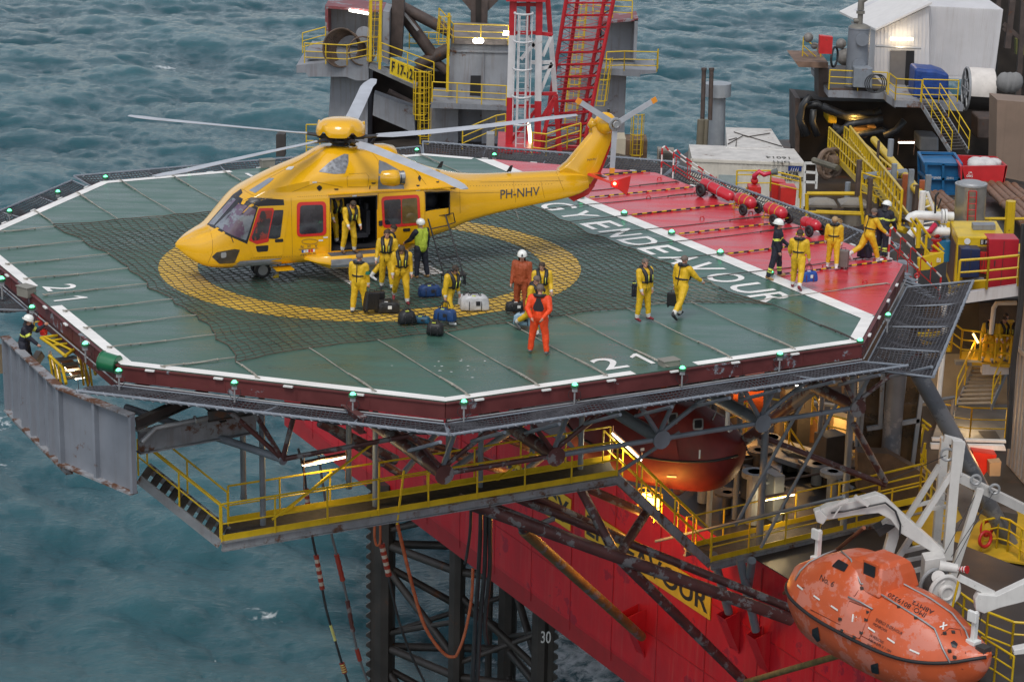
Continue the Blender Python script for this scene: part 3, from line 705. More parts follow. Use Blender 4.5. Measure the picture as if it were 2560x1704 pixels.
# sliding door, slid aft and standing proud of the side
sd_ = MB(); n = 9
def slab(l0, l1, z0, z1, off, t, mb, nl=8, nz=10, r=.08):
    def yy(l, z):
        hp = section(l); 
        for (ya, za), (yb, zb_) in zip(hp[4:13], hp[5:14]):
            if za <= z <= zb_: return ya + (yb - ya) * (z - za) / max(1e-6, zb_ - za)
        return hp[8][0]
    G = [[(l0 + (l1 - l0) * i / nl, z0 + (z1 - z0) * j / nz) for j in range(nz + 1)] for i in range(nl + 1)]
    o = len(mb.v)
    for lay in (0, 1):
        for row in G:
            for l, z in row: mb.v.append(tuple(HP(l, yy(l, z) + off - t * lay, z)))
    N = (nl + 1) * (nz + 1)
    for i in range(nl):
        for j in range(nz):
            a, b, c, d = o + i * (nz + 1) + j, o + (i + 1) * (nz + 1) + j, o + (i + 1) * (nz + 1) + j + 1, o + i * (nz + 1) + j + 1
            mb.f += [(a, b, c, d), (a + N, d + N, c + N, b + N)]; mb.m += [0, 0]
    for i in range(nl):
        for j in (0, nz): a, b = o + i * (nz + 1) + j, o + (i + 1) * (nz + 1) + j; mb.f.append((a, b, b + N, a + N)); mb.m.append(0)
    for j in range(nz):
        for i in (0, nl): a, b = o + i * (nz + 1) + j, o + i * (nz + 1) + j + 1; mb.f.append((a, b, b + N, a + N)); mb.m.append(0)
    return mb
sdoor = slab(5.98, 7.42, 1.0, 2.60, .055, .05, MB()).build('sliding_door', M_hy, heli, smooth=40)
dvb = BVHTree.FromPolygons([sdoor.matrix_world @ v.co + HN for v in sdoor.data.vertices], [tuple(p.vertices) for p in sdoor.data.polygons])
fr = decal(z1((1662, 905), (1940, 888), (1952, 1110), (1675, 1135)), 'window_frame', M_hred, sdoor, .012, bvh=dvb, roundn=.15)
decal(z1((1682, 930), (1805, 922), (1808, 1102), (1690, 1108)), 'window', M_hglass, fr, .02, bvh=dvb, roundn=.12)
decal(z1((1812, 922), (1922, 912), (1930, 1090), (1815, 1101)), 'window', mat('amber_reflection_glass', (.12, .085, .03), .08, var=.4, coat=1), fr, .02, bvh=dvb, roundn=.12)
decal(z1((1820, 1136), (1874, 1132), (1874, 1154), (1822, 1158)), 'handle', M_hframe, sdoor, .02, bvh=dvb, roundn=.4)
decal(z1((1650, 1078), (1672, 1076), (1672, 1116), (1650, 1118)), 'latch', M_hframe, sdoor, .02, bvh=dvb, roundn=.3)
# door rail
rl = MB(); ibox(4.4, 8.6, 1.04, 1.13, 2.635, 2.665, rl); rl.build('door_rail', M_hy, heli)
# baggage door lifted above its opening, folding flap
fl = MB(); fl.hexa([HP(7.5, 1.02, 2.60), HP(8.5, .98, 2.60), HP(8.5, 1.30, 2.70), HP(7.5, 1.34, 2.68), HP(7.5, 1.02, 2.63), HP(8.5, .98, 2.63), HP(8.5, 1.30, 2.73), HP(7.5, 1.34, 2.71)]); fl.build('baggage_door', M_hy, heli)
# sponson with step
sp = MB(); R = []
for l, w0, w1, zz0, zz1 in ((3.65, 1.05, 1.12, .72, .80), (3.95, .95, 1.55, .62, .86), (4.3, .9, 1.68, .50, .88), (5.0, .9, 1.70, .48, .88), (5.9, .9, 1.66, .50, .88), (6.6, .95, 1.4, .60, .84), (6.95, 1.0, 1.12, .72, .80)):
    for q in (0,): R.append([HP(l, w0, zz0), HP(l, w1 - .12, zz0), HP(l, w1, (zz0 + zz1) / 2 - .05), HP(l, w1, zz1 - .08), HP(l, w1 - .06, zz1), HP(l, w0, zz1)])
sp.loft(R); spo = sp.build('sponson', M_hy, heli, smooth=35)
g = MB(); g.hexa([HP(4.32, 1.66, .53), HP(6.0, 1.64, .53), HP(6.0, 1.69, .62), HP(4.32, 1.712, .62), HP(4.32, 1.66, .80), HP(6.0, 1.62, .80), HP(6.0, 1.675, .80), HP(4.32, 1.712, .80)]); g.build('grey_panel', M_hgrey, spo)
g = MB(); ibox(4.35, 6.2, 1.2, 1.6, .882, .895, g); g.build('step_tread', mat('tread_grey', (.10, .10, .11), .8), spo)
s2 = MB(); s2.loft([[p - HS * (2 * (p - HN).dot(HS)) for p in r][::-1] for r in R]); s2.build('sponson', M_hy, heli, smooth=35)
# wheels
def wheel(l, y, r, w):
    t = MB(); c = HP(l, y, r)
    for k, (rr, ww) in enumerate(((r, w),)):
        prof = [(-w / 2, r * .62), (-w / 2, r * .86), (-w * .36, r * .97), (0, r), (w * .36, r * .97), (w / 2, r * .86), (w / 2, r * .62)]
        t.loft([[c + HS * a + (HT * cos(q) + ZZ * sin(q)) * b for a, b in prof] for q in [2 * pi * i / 20 for i in range(21)]], close=True, cap=False)
    o = t.build('wheel', M_black, heli, smooth=30)
    h = MB(); h.cyl(c - HS * w * .42, c + HS * w * .42, r * .62, 16); h.cyl(c + HS * w * .42, c + HS * w * .47, r * .25, 10); h.build('rim', M_galv, o, smooth=30)
wheel(2.58, .22, .25, .19); wheel(2.58, -.22, .25, .19)
wheel(5.75, 1.15, .34, .26); wheel(5.75, -1.15, .34, .26)
s = MB(); s.tube([HP(2.58, -.24, .25), HP(2.58, .24, .25)], .04, 8); s.tube([HP(2.58, 0, .25), HP(2.5, 0, .62)], .055, 8); s.build('nose_leg', M_galv, heli, smooth=True)
for y in (-1, 1):
    s = MB(); s.tube([HP(5.75, y * 1.0, .34), HP(5.6, y * 1.0, .66)], .06, 8); s.build('main_leg', M_galv, heli, smooth=True)
st = MB(); ibox(2.75, 3.3, .75, 1.25, .44, .475, st); st.build('cockpit_step', M_hy, heli); 
# intake screens, exhaust
for sy in (1,):
    decal(z1((1208, 725), (1300, 645), (1395, 596), (1425, 600), (1425, 660), (1400, 738), (1320, 742)), 'intake_screen', mat('intake_mesh', (.22, .23, .25), .35, metal=.3, var=.5, vs=9), heli, .012, roundn=.1)
decal(z1((1648, 640), (1700, 660), (1805, 720), (1832, 850), (1640, 850)), 'heat_shield', mat('heat_shield_grey', (.24, .25, .26), .3, metal=.5, var=.3, vs=3), heli, .007)
ex = MB(); e0 = HP(6.25, .86, 3.02); ex.loft([[e0 + HT * a + HS * b + (HS * cos(q) * ry + ZZ * sin(q) * rz) for q in [2 * pi * i / 16 for i in range(16)]] for a, b, ry, rz in ((-.42, -.12, .03, .10), (-.34, -.06, .12, .18), (-.1, .06, .20, .23), (.22, .12, .22, .26), (.38, .14, .20, .24))]); exo = ex.build('exhaust_pod', M_hy, heli, smooth='all')
e1 = MB(); e1.loft([[e0 + HT * a + HS * b + (HS * cos(q) * ry + ZZ * sin(q) * rz) for q in [2 * pi * i / 18 for i in range(18)]] for a, b, ry, rz in ((.34, .14, .15, .20), (.55, .17, .155, .225), (.57, .17, .14, .20), (.38, .14, .12, .17))], cap=False); e1.build('exhaust_nozzle', M_steel, exo, smooth=40)
e2 = MB(); e2.loft([[e0 + HT * a + HS * .2 + (HS * cos(q) * .155 + ZZ * sin(q) * .175) for q in [2 * pi * i / 18 for i in range(18)]] for a in (.42, .43)]); e2.build('exhaust_core', M_hint, exo)
# small hatches, vents and grab holes
vents = MB()
for pts in (((1192, 840), (1215, 818), (1238, 840), (1215, 866)), ((1928, 770), (1940, 748), (1955, 770), (1942, 798)), ((1320, 846), (1356, 846), (1350, 856), (1326, 856)), ((1590, 802), (1626, 802), (1620, 812), (1596, 812)), ((1915, 820), (1945, 820), (1938, 830), (1922, 830)), ((2060, 796), (2086, 796), (2080, 804), (2066, 804)), ((1578, 825), (1586, 825), (1582, 850), (1576, 850))):
    decal(z1(*pts), 'vent', M_hframe, heli, .012, rings_=2, roundn=.3)
decal(z1((968, 712), (990, 690), (1036, 686), (1015, 712)), 'beacon_window', M_white, heli, .01, roundn=.3)
# lettering
decal_text('PH-NHV', z2((786, 921), (1068, 894), (1070, 832), (786, 856)), 'registration', M_heli_t, heli, .004)
lt = MB(); decal_text('N', z1((1080, 1280), (1098, 1279), (1098, 1258), (1080, 1259)), '', None, None, .0, mb=lt); decal_text('H', z1((1130, 1276), (1148, 1275), (1148, 1254), (1130, 1255)), '', None, None, 0, mb=lt); decal_text('V', z1((1180, 1272), (1200, 1271), (1200, 1249), (1180, 1250)), '', None, None, 0, mb=lt)
decal_text('www.nhv.be', z1((1075, 1332), (1190, 1322), (1190, 1306), (1075, 1318)), '', None, None, 0, mb=lt)
lt.build('operator_lettering', M_heli_t, heli)
ov = MB(); cc_ = [Z1(1145 + 58 * cos(q), 1230 + 18 * sin(q)) for q in [2 * pi * i / 24 for i in range(24)]]
ov.tube([hit(x, y) for x, y in cc_], .006, 4, closed=True); ov.tube([hit(*Z1(1065, 1288)), hit(*Z1(1205, 1278))], .006, 4); ov.build('operator_emblem', M_heli_t, heli)
for k, (c1, c2_) in enumerate((((.03, .10, .35), (.7, .7, .7)), ((.7, .7, .7), (.6, .03, .03)), ((.6, .03, .03), (.7, .7, .7)))):
    x0 = 1086 + 34 * k; y0 = 1292 - 3 * k
    f_ = decal(z1((x0, y0), (x0 + 28, y0 - 2), (x0 + 28, y0 + 18), (x0, y0 + 20)), 'signal_flag', mat('flag_a%d' % k, c1, .4), heli, .011, rings_=2)
    decal(z1((x0 + 14, y0 - 1), (x0 + 28, y0 - 2), (x0 + 28, y0 + 18), (x0 + 14, y0 + 19)), 'flag_half', mat('flag_b%d' % k, c2_, .4), f_, .014, rings_=2)
# fin
fin = MB(); prof = [(12.25, 2.72), (12.5, 2.62), (13.1, 2.35), (13.3, 2.25), (13.62, 2.72), (13.95, 3.5), (14.12, 4.0), (14.05, 4.22), (13.75, 4.40), (13.48, 4.30), (13.34, 4.05), (13.36, 3.88), (12.55, 2.98), (12.3, 2.80)]
def finslab(prof, t0, t1, name, m, par, z0=2.3, z1=4.4):
    f = MB(); c = (sum(p[0] for p in prof) / len(prof), sum(p[1] for p in prof) / len(prof)); R = []
    for s, sc in ((-1, .82), (-.75, 1), (.75, 1), (1, .82)):
        R.append([HP(c[0] + (l - c[0]) * (sc if abs(s) == 1 else 1), s * (t0 + (t1 - t0) * (z - z0) / (z1 - z0)), c[1] + (z - c[1]) * (sc if abs(s) == 1 else 1)) for l, z in prof])
    f.loft(R); return f.build(name, m, par, smooth=45)
fo = finslab(prof, .20, .13, 'fin', M_hy, heli)
finslab([(13.30, 2.28), (13.5, 2.5), (13.75, 2.95), (14.02, 3.55), (14.14, 3.95), (14.10, 3.6), (13.86, 2.95), (13.66, 2.45), (13.48, 2.15)], .05, .04, 'fin_trailing_edge', M_hred, fo)
finslab([(12.45, 1.95), (12.8, 1.70), (13.3, 1.9), (13.5, 2.15), (13.55, 2.5), (13.2, 2.35), (13.0, 2.05)], .07, .05, 'ventral_fin', M_hred, heli)
b_ = MB(); b_.sphere(HP(13.78, .10, 4.18), (.36, .30, .36), 16, 10); b_.tube([HP(13.45, 0, 4.2), HP(13.25, 0, 4.08)], [.2, .08], 10); b_.build('tail_gearbox', M_hy, fo, smooth='all')
b_ = MB(); b_.cyl(HP(13.9, .05, 4.45), HP(13.9, .05, 4.62), .045, 10); b_.build('beacon', M_hframe, fo)
lt = MB(); decal_text('NHV', z2((1416, 645), (1482, 638), (1484, 624), (1418, 631)), '', None, None, 0, bvh=BVHTree.FromPolygons([v.co + HN for v in fo.data.vertices], [tuple(p.vertices) for p in fo.data.polygons]), mb=lt); lt.build('fin_lettering', M_heli_t, fo)
# stabilisers
for s in (1, -1):
    m_ = MB(); m_.hexa([HP(13.15, s * .1, 2.56), HP(13.62, s * .1, 2.56), HP(13.80, s * 1.75, 2.56), HP(13.42, s * 1.75, 2.56), HP(13.2, s * .1, 2.63), HP(13.6, s * .1, 2.61), HP(13.78, s * 1.75, 2.61), HP(13.45, s * 1.75, 2.63)])
    so_ = m_.build('stabiliser', M_hred, heli, bevel=.01)
    e_ = MB(); e_.prism([HP(13.3, s * 1.76, 2.70), HP(13.5, s * 1.76, 2.72), HP(13.98, s * 1.76, 2.84), HP(13.93, s * 1.76, 2.5), HP(13.86, s * 1.76, 2.2), HP(13.6, s * 1.76, 2.4), HP(13.33, s * 1.76, 2.52)], HS * (.04 * s)); e_.build('endplate', M_hred, so_, bevel=.008)
    if s == 1:
        e_ = MB(); e_.sphere(HP(13.42, 1.83, 2.62), .05, 10, 6); e_.build('position_light', mat('red_lamp', (.8, .02, .02), emit=(1, .12, .05), es=18), so_)
        e_ = MB(); e_.hexa([HP(13.32, .5, 2.64), HP(13.5, .5, 2.63), HP(13.56, .95, 2.63), HP(13.38, .95, 2.64), HP(13.32, .5, 2.645), HP(13.5, .5, 2.635), HP(13.56, .95, 2.635), HP(13.38, .95, 2.645)]); e_.build('black_patch', M_hframe, so_)
# tail rotor
tr = MB(); hc = HP(13.98, .42, 4.2); tr.cyl(hc - HS * .2, hc + HS * .12, .10, 12); tr.torus(hc, .17, .05, HS, 16, 6); tr.torus(hc + HS * .1, .09, .03, HS, 14, 6)
tro = tr.build('tail_rotor_hub', M_galv, heli, smooth=40)
for a in (-92, 28, 148):
    d = HT * cos(radians(a)) + ZZ * sin(radians(a)); w = d.cross(HS).normalized(); b_ = MB()
    for r0, r1, cm in ((.12, 1.40, 0), (1.40, 1.58, 1)):
        b_.cm = cm; b_.hexa([hc + d * r0 - w * .09 - HS * .01, hc + d * r1 - w * .085 - HS * .008, hc + d * r1 + w * .085 - HS * .008, hc + d * r0 + w * .09 - HS * .01, hc + d * r0 - w * .09 + HS * .012, hc + d * r1 - w * .085 + HS * .008, hc + d * r1 + w * .085 + HS * .008, hc + d * r0 + w * .09 + HS * .012])
    b_.build('tail_rotor_blade', [M_blade, mat('orange_tip', (.8, .30, .03), .4)], tro)
# main rotor
HC = HP(5.12, 0, 4.14)
m_ = MB(); m_.cyl(HC - ZZ * .35, HC + ZZ * .12, .13, 14); m_.cyl(HC - ZZ * .08, HC - ZZ * .02, .42, 20); m_.cyl(HC + ZZ * .06, HC + ZZ * .12, .30, 20); m_.torus(HC - ZZ * .2, .25, .03)
for k in range(10): q = 2 * pi * k / 10; m_.tube([HC + Vector((cos(q) * .25, sin(q) * .25, -.2)), HC + Vector((cos(q + .3) * .40, sin(q + .3) * .40, .0))], .02, 5)
hub = m_.build('rotor_hub', mat('hub_dark', (.06, .06, .065), .35, metal=.4), heli, smooth=35)
cp = MB(); RR = []
for f, z in ((1.0, .12), (1.02, .22), (.99, .34), (.90, .46), (.70, .56), (.40, .60), (.05, .61)):
    RR.append([HC + Vector((cos(q), sin(q), 0)) * (.74 * f) + ZZ * (z + (.0 if f < .98 else .16 * max(0, cos(5 * (q - radians(15)))) ** 3)) for q in [2 * pi * i / 60 for i in range(60)]])
cp.loft(RR, cap=False); cp.poly(RR[-1]); cp.build('hub_cap', M_hy, heli, smooth=60)
cw = MB(); cw.tube([HC + Vector((cos(q) * .50, sin(q) * .42, -.26)) for q in [2 * pi * i / 30 for i in range(30)]], .03, 6, closed=True); cw.build('mast_collar', M_hy, heli, smooth='all')
cw = MB(); cw.cyl(HC - ZZ * .34, HC - ZZ * .285, .47, 28); cw.build('mast_opening', M_hint, heli)
ln = MB(); ln.loft([[HP(l, w * cos(q), z + h * sin(q)) for q in [pi * i / 12 for i in range(13)]] for l, w, z, h in ((5.9, .30, 3.74, .02), (6.1, .46, 3.72, .16), (6.5, .50, 3.66, .22), (6.78, .46, 3.62, .20), (6.8, .40, 3.60, .14))], cap=False, close=False); ln.build('oil_cooler_fairing', M_hy, heli, smooth='all')
for az, dz in ((15, .48), (87, .50), (159, -.02), (231, -.10), (303, -.14)):
    d = Vector((cos(radians(az)), sin(radians(az)), 0)); w = Vector((-d.y, d.x, 0)); nb = 14
    r_ = MB(); r_.tube([HC + d * .3, HC + d * .75 + ZZ * .01, HC + d * 1.15 + ZZ * .03], [.085, .06, .05], 8); r_.obox(HC + d * .55, d, w, ZZ, .3, .22, .10); r_.tube([HC + d * .35 + w * .16 - ZZ * .12, HC + d * .7 + w * .18], .025, 6)
    arm = r_.build('blade_arm', hub.data.materials[0], hub, smooth=40)
    b_ = MB(); R = []
    for i in range(nb + 1):
        r = 1.1 + 6.3 * i / nb; c = (.10 if i == 0 else .21 if i < nb else .12); zz = dz * ((r - 1) / 6.4) ** 1.5 + .03; tw = radians(9 * (1 - i / nb)); sweep = -.12 * max(0, (i - nb + 2)) / 2
        R.append([HC + d * r + w * (c * x + sweep) + ZZ * (zz + th * (.05 if i else .1) + x * c * math.tan(tw)) for x, th in ((-1, 0), (-.5, .28), (.3, .45), (.85, .3), (1, 0), (.85, -.3), (.3, -.35), (-.5, -.2))])
    b_.loft(R); b_.build('rotor_blade', M_blade, heli, smooth=50)

# panel seams, rivet rows and hatches on the skin
M_seam = mat('seam_brown', (.16, .08, .004), .5)  # dark joint colour of the panel lines and rivets
def seam(pts, name='panel_seam', r=.0045, close=False):
    P = []; pts = pts + ([pts[0]] if close else [])
    for a, c in zip(pts[:-1], pts[1:]):
        k = max(1, int(math.hypot(c[0] - a[0], c[1] - a[1]) / 5))
        for i in range(k): h = hit(a[0] + (c[0] - a[0]) * i / k, a[1] + (c[1] - a[1]) * i / k, None, .003); P += [h] if h is not None else []
    if len(P) > 2: b = MB(); b.tube(P, r, 4, cap=False); b.build(name, M_seam, heli)
for pts in (z1((655, 850), (720, 890), (800, 915), (890, 915)), z1((420, 1140), (440, 1220), (440, 1310), (400, 1400)), z1((1600, 590), (1640, 640), (1650, 700), (1640, 850)), z1((850, 770), (1000, 690), (1200, 560)), z1((1010, 915), (1020, 1340)), z1((1290, 910), (1285, 1330)), z1((1430, 740), (1555, 735), (1575, 760), (1565, 835), (1420, 835), (1415, 770), (1430, 740)), z1((1020, 870), (1200, 800), (1400, 840)), z1((1830, 640), (1900, 700), (2000, 830)), z1((2080, 700), (2080, 820)),
            z2((490, 800), (495, 1040)), z2((640, 800), (1190, 790), (1260, 790)), z2((880, 790), (900, 960)), z2((1080, 790), (1110, 930)), z2((1190, 720), (1250, 870)), z2((420, 870), (540, 880), (900, 870))): seam(pts)
for j, (a, c, n_) in enumerate(((Z1(1060, 905), Z1(1280, 896), 14), (Z2(440, 830), Z2(1180, 812), 34), (Z1(720, 1350), Z1(1240, 1330), 26))):
    b = MB()
    for i in range(n_): h = hit(a[0] + (c[0] - a[0]) * i / n_, a[1] + (c[1] - a[1]) * i / n_, None, .0); b.add([], []) if h is None else b.box(h, (.016, .016, .016))
    o = b.build('rivet_row', M_seam, heli); o['kind'] = 'stuff'
for x, y in ((1180, 800), (1470, 900), (1930, 860), (1260, 1200), (1225, 1222)): decal([Z1(x - 16, y - 5), Z1(x + 16, y - 6), Z1(x + 16, y + 5), Z1(x - 16, y + 6)], 'placard', M_white, heli, .01, rings_=2)
for x, y, w in ((2100, 700, 3),): pass
for l, z in ((8.2, 3.03), (6.0, 3.85), (10.5, 2.78)): b = MB(); b.prism([HP(l, 0, z), HP(l + .16, 0, z), HP(l + .22, 0, z + .2), HP(l + .14, 0, z + .2)], HS * .02); b.build('aerial', M_hframe, heli)
b = MB(); b.tube([HP(10.8, 0, 1.66), HP(10.95, .0, 1.25)], .012, 5); b.build('whip_aerial', M_white, heli)
for x in (-1, 1): b = MB(); c_ = HP(2.58, x * .45, .06); b.prism([c_ + HT * .24, c_ + HT * .42, c_ + HT * .42 + ZZ * .12], HS * .12); b.build('wheel_chock', M_yel, heli)
b = MB(); P = [hit(*Z1(*q), None, .02) for q in ((475, 1125), (530, 1160), (575, 1195), (590, 1235))]; b.tube([p for p in P if p is not None], .012, 5); b.build('wiper', M_hframe, heli)
# ------------------------------------------------------------------ hull, walkways and trusses under the helideck
M_hull = mat('hull_red', (.53, .014, .024), .38, var=.16, vs=.5, streak=.38, scol=(.52, .14, .12), rust=.03, bump=.25, bs=1.2, c2=(.34, .012, .03), c2t=.57, c2s=.5)
M_mgt = mat('tube_maroon', (.095, .035, .032), .5, var=.35, vs=1.2, c2=(.19, .185, .19), c2t=.53, c2s=1.6, rust=.2, rs=1.5)
M_gt = mat('tube_grey', (.17, .195, .225), .45, var=.2, vs=1.5, c2=(.12, .05, .045), c2t=.66, c2s=1.3, rust=.12)
M_grate = mat('grating', (.055, .048, .045), .75, var=.4, vs=6, bump=.5, bs=40)
M_warm = mat('fluorescent_warm', (1, .9, .7), emit=(1, .80, .50), es=5)
M_cool = mat('fluorescent_white', (1, 1, .95), emit=(1, .95, .82), es=9)
M_beam = mat('channel_grey', (.23, .245, .26), .5, var=.2, rust=.5, rs=1.6, streak=.5, scol=(.11, .05, .03))
HZ0, HZ1 = -17.2, -9.55
hull = thing('rig_hull', 'huge red hull wall of the rig sloping away under the helideck, with yellow name boards', 'hull', D(10.9, 0, HZ0))
OUT = [(10.9, -45), (10.9, 33.6), (25.5, 60), (38, 62), (41, 47.5), (47, 53), (56, 50), (95, 38), (95, -45)]
mb = MB()
R = []
for v in list(np.linspace(-45, 31, 30)) + [32.2, 33.0, 33.6]:
    k = max(0, v - 31) ** 2 * .12; R.append([D(u + k, v, z) for i, (u, z) in enumerate(((10.92, HZ1), (10.9, HZ0 + 1.0), (10.98, HZ0 + .35), (11.5, HZ0)))])
mb.loft(R, close=False, cap=False); mb.build('hull_side', M_hull, hull)
mb = MB(); mb.prism([D(u + (.02 if u < 11 else 0), v, HZ0 + .1) for u, v in OUT[::-1]][::-1], (0, 0, HZ1 - HZ0 - .12)); mb.build('hull_shell', mat('hull_far_red', (.35, .02, .025), .5), hull)
M_deckb = mat('deck_brown', (.040, .032, .027), .5, var=.45, vs=.5, rust=.35, rs=.4)
md = MB(); md.prism([D(u, v, HZ1 + .0) for u, v in OUT], (0, 0, .03)); tag(md.build('main_deck', M_deckb), kind='structure')
mb = MB()
for v in np.arange(-40, 33, 3.05): mb.obox(D(10.893, v, -13.2), V, ZZ, U, .035, 7.0, .014)
for z in (-12.0, -14.6): mb.obox(D(10.892, -5, z), V, ZZ, U, 74, .03, .014)
mb.build('weld_seam', mat('hull_red_seam', (.36, .02, .03), .5, var=.3), hull)
def hull_board(txt, v0, v1, z0, z1, par):
    b = MB(); b.obox(D(10.875, (v0 + v1) / 2, (z0 + z1) / 2), V, ZZ, U, abs(v1 - v0), z1 - z0, .03); o = b.build('name_board', mat('board_yellow', (.66, .46, .03), .45, var=.15, streak=.2), par)
    t = MB(); text_into(t, txt, D(10.855, v0 - .12 * (1 if v0 > v1 else -1), z0 + .16), -V, ZZ, abs(v1 - v0) - .24, z1 - z0 - .32, .022, .004); t.build('name_lettering', mat('board_black', (.03, .03, .03), .5, var=.5, vs=6, c2=(.3, .25, .08), c2t=.66, c2s=5), o)
hull_board('ENERGY', 10.9, 5.85, -12.75, -11.5, hull); hull_board('ENDEAVOUR', 4.75, -3.65, -12.6, -11.5, hull)
for (x, y) in ((1605, 1560), (1840, 1560), (1915, 1610)):
    p = PU(x, y, 10.9); s = 1.0 if x < 1700 else .8; b = MB()
    for dv in (-.25, .25): b.prism([p + V * dv, p + V * dv + ZZ * .7 * s - U * .02, p + V * dv + ZZ * .5 * s - U * .75 * s, p + V * dv - ZZ * 1.2 * s], V * .03)
    b.hexa([p - V * .3 - U * .75 * s + ZZ * .45 * s, p + V * .3 - U * .75 * s + ZZ * .45 * s, p + V * .3 - ZZ * 1.1 * s, p - V * .3 - ZZ * 1.1 * s, p - V * .3 - U * .78 * s + ZZ * .5 * s, p + V * .3 - U * .78 * s + ZZ * .5 * s, p + V * .3 - U * .03 - ZZ * 1.1 * s, p - V * .3 - U * .03 - ZZ * 1.1 * s])
    b.build('strut_bracket', M_hull, hull)

# --- truss carrying the helideck
truss = thing('helideck_truss', 'grey and maroon steel tube truss carrying the helideck above the walkway', 'truss', D(0, -11.7, -2.6))
def tb(name, A, B, r, m, par, n=10, cap=False):
    b = MB(); b.tube([A, B], r, n)
    if cap: d = (Vector(A) - Vector(B)).normalized(); b.cyl(Vector(A), Vector(A) + d * .05, r * 1.45, 14)
    return b.build(name, m, par, smooth=40)
ul = [-3.27, .1, 3.47, 6.85, 10.19]
for i, u in enumerate(ul):
    m = M_mgt if i in (0, 1, 4) else M_gt
    tb('truss_tube', D(u, -11.75, -2.6), D(u, 9, -2.2), .19, m, truss, 12, True)
    for du in (-1.5, 0, 1.5): tb('truss_post' if du == 0 else 'truss_brace', D(u, -11.6, -2.5), D(u + du * (1 if abs(du) > 0 else 0), -12.6, -.85), .07, m if du else M_gt, truss, 8)
    tb('net_bracket', D(u - 1.6, -12.9, -1.35), D(u - 1.6, -14.7, -.55), .05, M_greyc, truss, 6); tb('net_bracket', D(u + .2, -12.9, -1.35), D(u + .2, -14.7, -.55), .05, M_greyc, truss, 6)
for i in range(4): tb('bottom_chord', D(ul[i], -11.7, -2.6), D(ul[i + 1], -11.7, -2.6), .075, M_mgt if i < 1 else M_gt, truss, 8)
nA = D(-6.66, -8.86, -2.6); tb('bottom_chord', nA, D(-3.27, -9.6, -2.2), .075, M_mgt, truss, 8); tb('truss_tube', nA, D(-9.2, -3.5, -2.4), .11, M_gt, truss, 10, True)
for q in ((-8.4, -9.0, -.8), (-6.9, -10.3, -.8), (-7.8, -9.5, -.8)): tb('truss_brace', nA, D(*q), .07, M_mgt, truss, 8)
for v in (-9.5, -5, 0, 5, 9.5): b = MB(); b.ibeam(D(-9.4 if abs(v) < 7 else -6.4, v, -1.0), D(14.6 if abs(v) < 7 else 11.5, v, -1.0), .25, .6); b.build('deck_beam', M_mgt, truss)
for u in (-9, -6, -1.5, 2, 5.2, 8.5, 12): b = MB(); b.ibeam(D(u, -7 if abs(u) > 7 else -12.6, -.6), D(u, 7 if abs(u) > 7 else 12, -.6), .2, .45); b.build('deck_beam', M_mgt, truss)
def PVz(x, y, v): return PV(x, y, v)
# big raking braces down to the hull
br = [((1147, 1248), -7.0, (1978, 1548), .23, M_mgt), ((1278, 1222), -3.5, (1990, 1530), .17, M_mgt), ((1516, 1362), 'A', (1870, 1712), .21, M_mgt), ((1307, 1326), -6.5, (1600, 1605), .17, mat('tube_yellow_lit', (.20, .13, .05), .5, var=.3, c2=(.2, .2, .2), c2t=.55)),  # last tube has yellow lamplight painted into its colour
      ((2060, 950), 'U', (1694, 1222), .19, M_gt)]
A0 = PV(1147, 1248, -7.0); A1 = PU(1978, 1548, 10.4); tb('raking_brace', A0, A1, .195, M_mgt, truss, 12)
KN = A0.lerp(A1, .46); tb('raking_brace', KN, PU(1880, 1722, 10.9), .165, M_mgt, truss, 12)
B0 = PV(1250, 1228, -4.5); B1 = PU(1990, 1525, 10.7); tb('raking_brace', B0, B1, .135, M_mgt, truss, 12)
C0 = PV(1215, 1260, -5.5); tb('raking_brace', C0, KN, .16, M_mgt, truss, 10)
E0 = PV(1309, 1326, -6.2); tb('raking_brace', E0, PU(1604, 1590, 10.4), .17, MATS['tube_yellow_lit'], truss, 12); tb('stub_tube', A0.lerp(A1, .17), E0, .13, M_mgt, truss); tb('stub_tube', E0 - U * .1, E0 + U * 1.3 + V * .5, .09, M_gt, truss)
tb('truss_brace', PV(1435, 1190, -6), KN - ZZ * .05, .15, M_mgt, truss); tb('truss_brace', KN, PU(1617, 1278, 7), .15, M_mgt, truss)
tb('truss_brace', PV(1400, 1190, -4.5), PV(1617, 1285, -4.5), .14, M_mgt, truss); tb('truss_brace', PV(1300, 1225, -5), PV(1560, 1345, -5), .12, M_mgt, truss)
tb('raking_brace', PU(2065, 948, 10.9), PU(1694, 1225, 10.9), .19, M_mgt, truss, 12)
tb('truss_brace', PU(1890, 1086, 11.5), PU(2215, 1212, 15), .10, M_mgt, truss); tb('truss_brace', PU(2134, 1060, 13), PU(2213, 1205, 14.5), .11, M_mgt, truss)
tb('truss_brace', PU(1640, 1352, 9), PU(2110, 1240, 9), .05, M_gt, truss)
for a, b_, r in (((2028, 966), (1839, 1312), .06), ((2092, 1010), (1902, 1368), .055), ((1700, 1080), (1500, 1210), .06)): tb('tie_rod', PV(*a, -7.8), PV(*b_, -7.0), r, M_gt, truss, 7)
tb('tie_rod', PU(2160, 1318, 9.5), PU(1960, 1482, 10.5), .06, mat('rust_tube', (.20, .07, .035), .7, var=.3), truss); tb('tie_rod', PU(1865, 1704, 9.8), PU(2105, 1635, 8), .10, mat('mossy_tube', (.16, .12, .04), .7, var=.5, vs=4), truss)
for (x, y, x1, y1) in ((1783, 1385, 1822, 1530), (1850, 1395, 1890, 1575), (1880, 1400, 1865, 1500)): tb('hull_strut', PU(x, y, 9.6), PU(x1, y1, 10.6), .14, M_gt, truss)
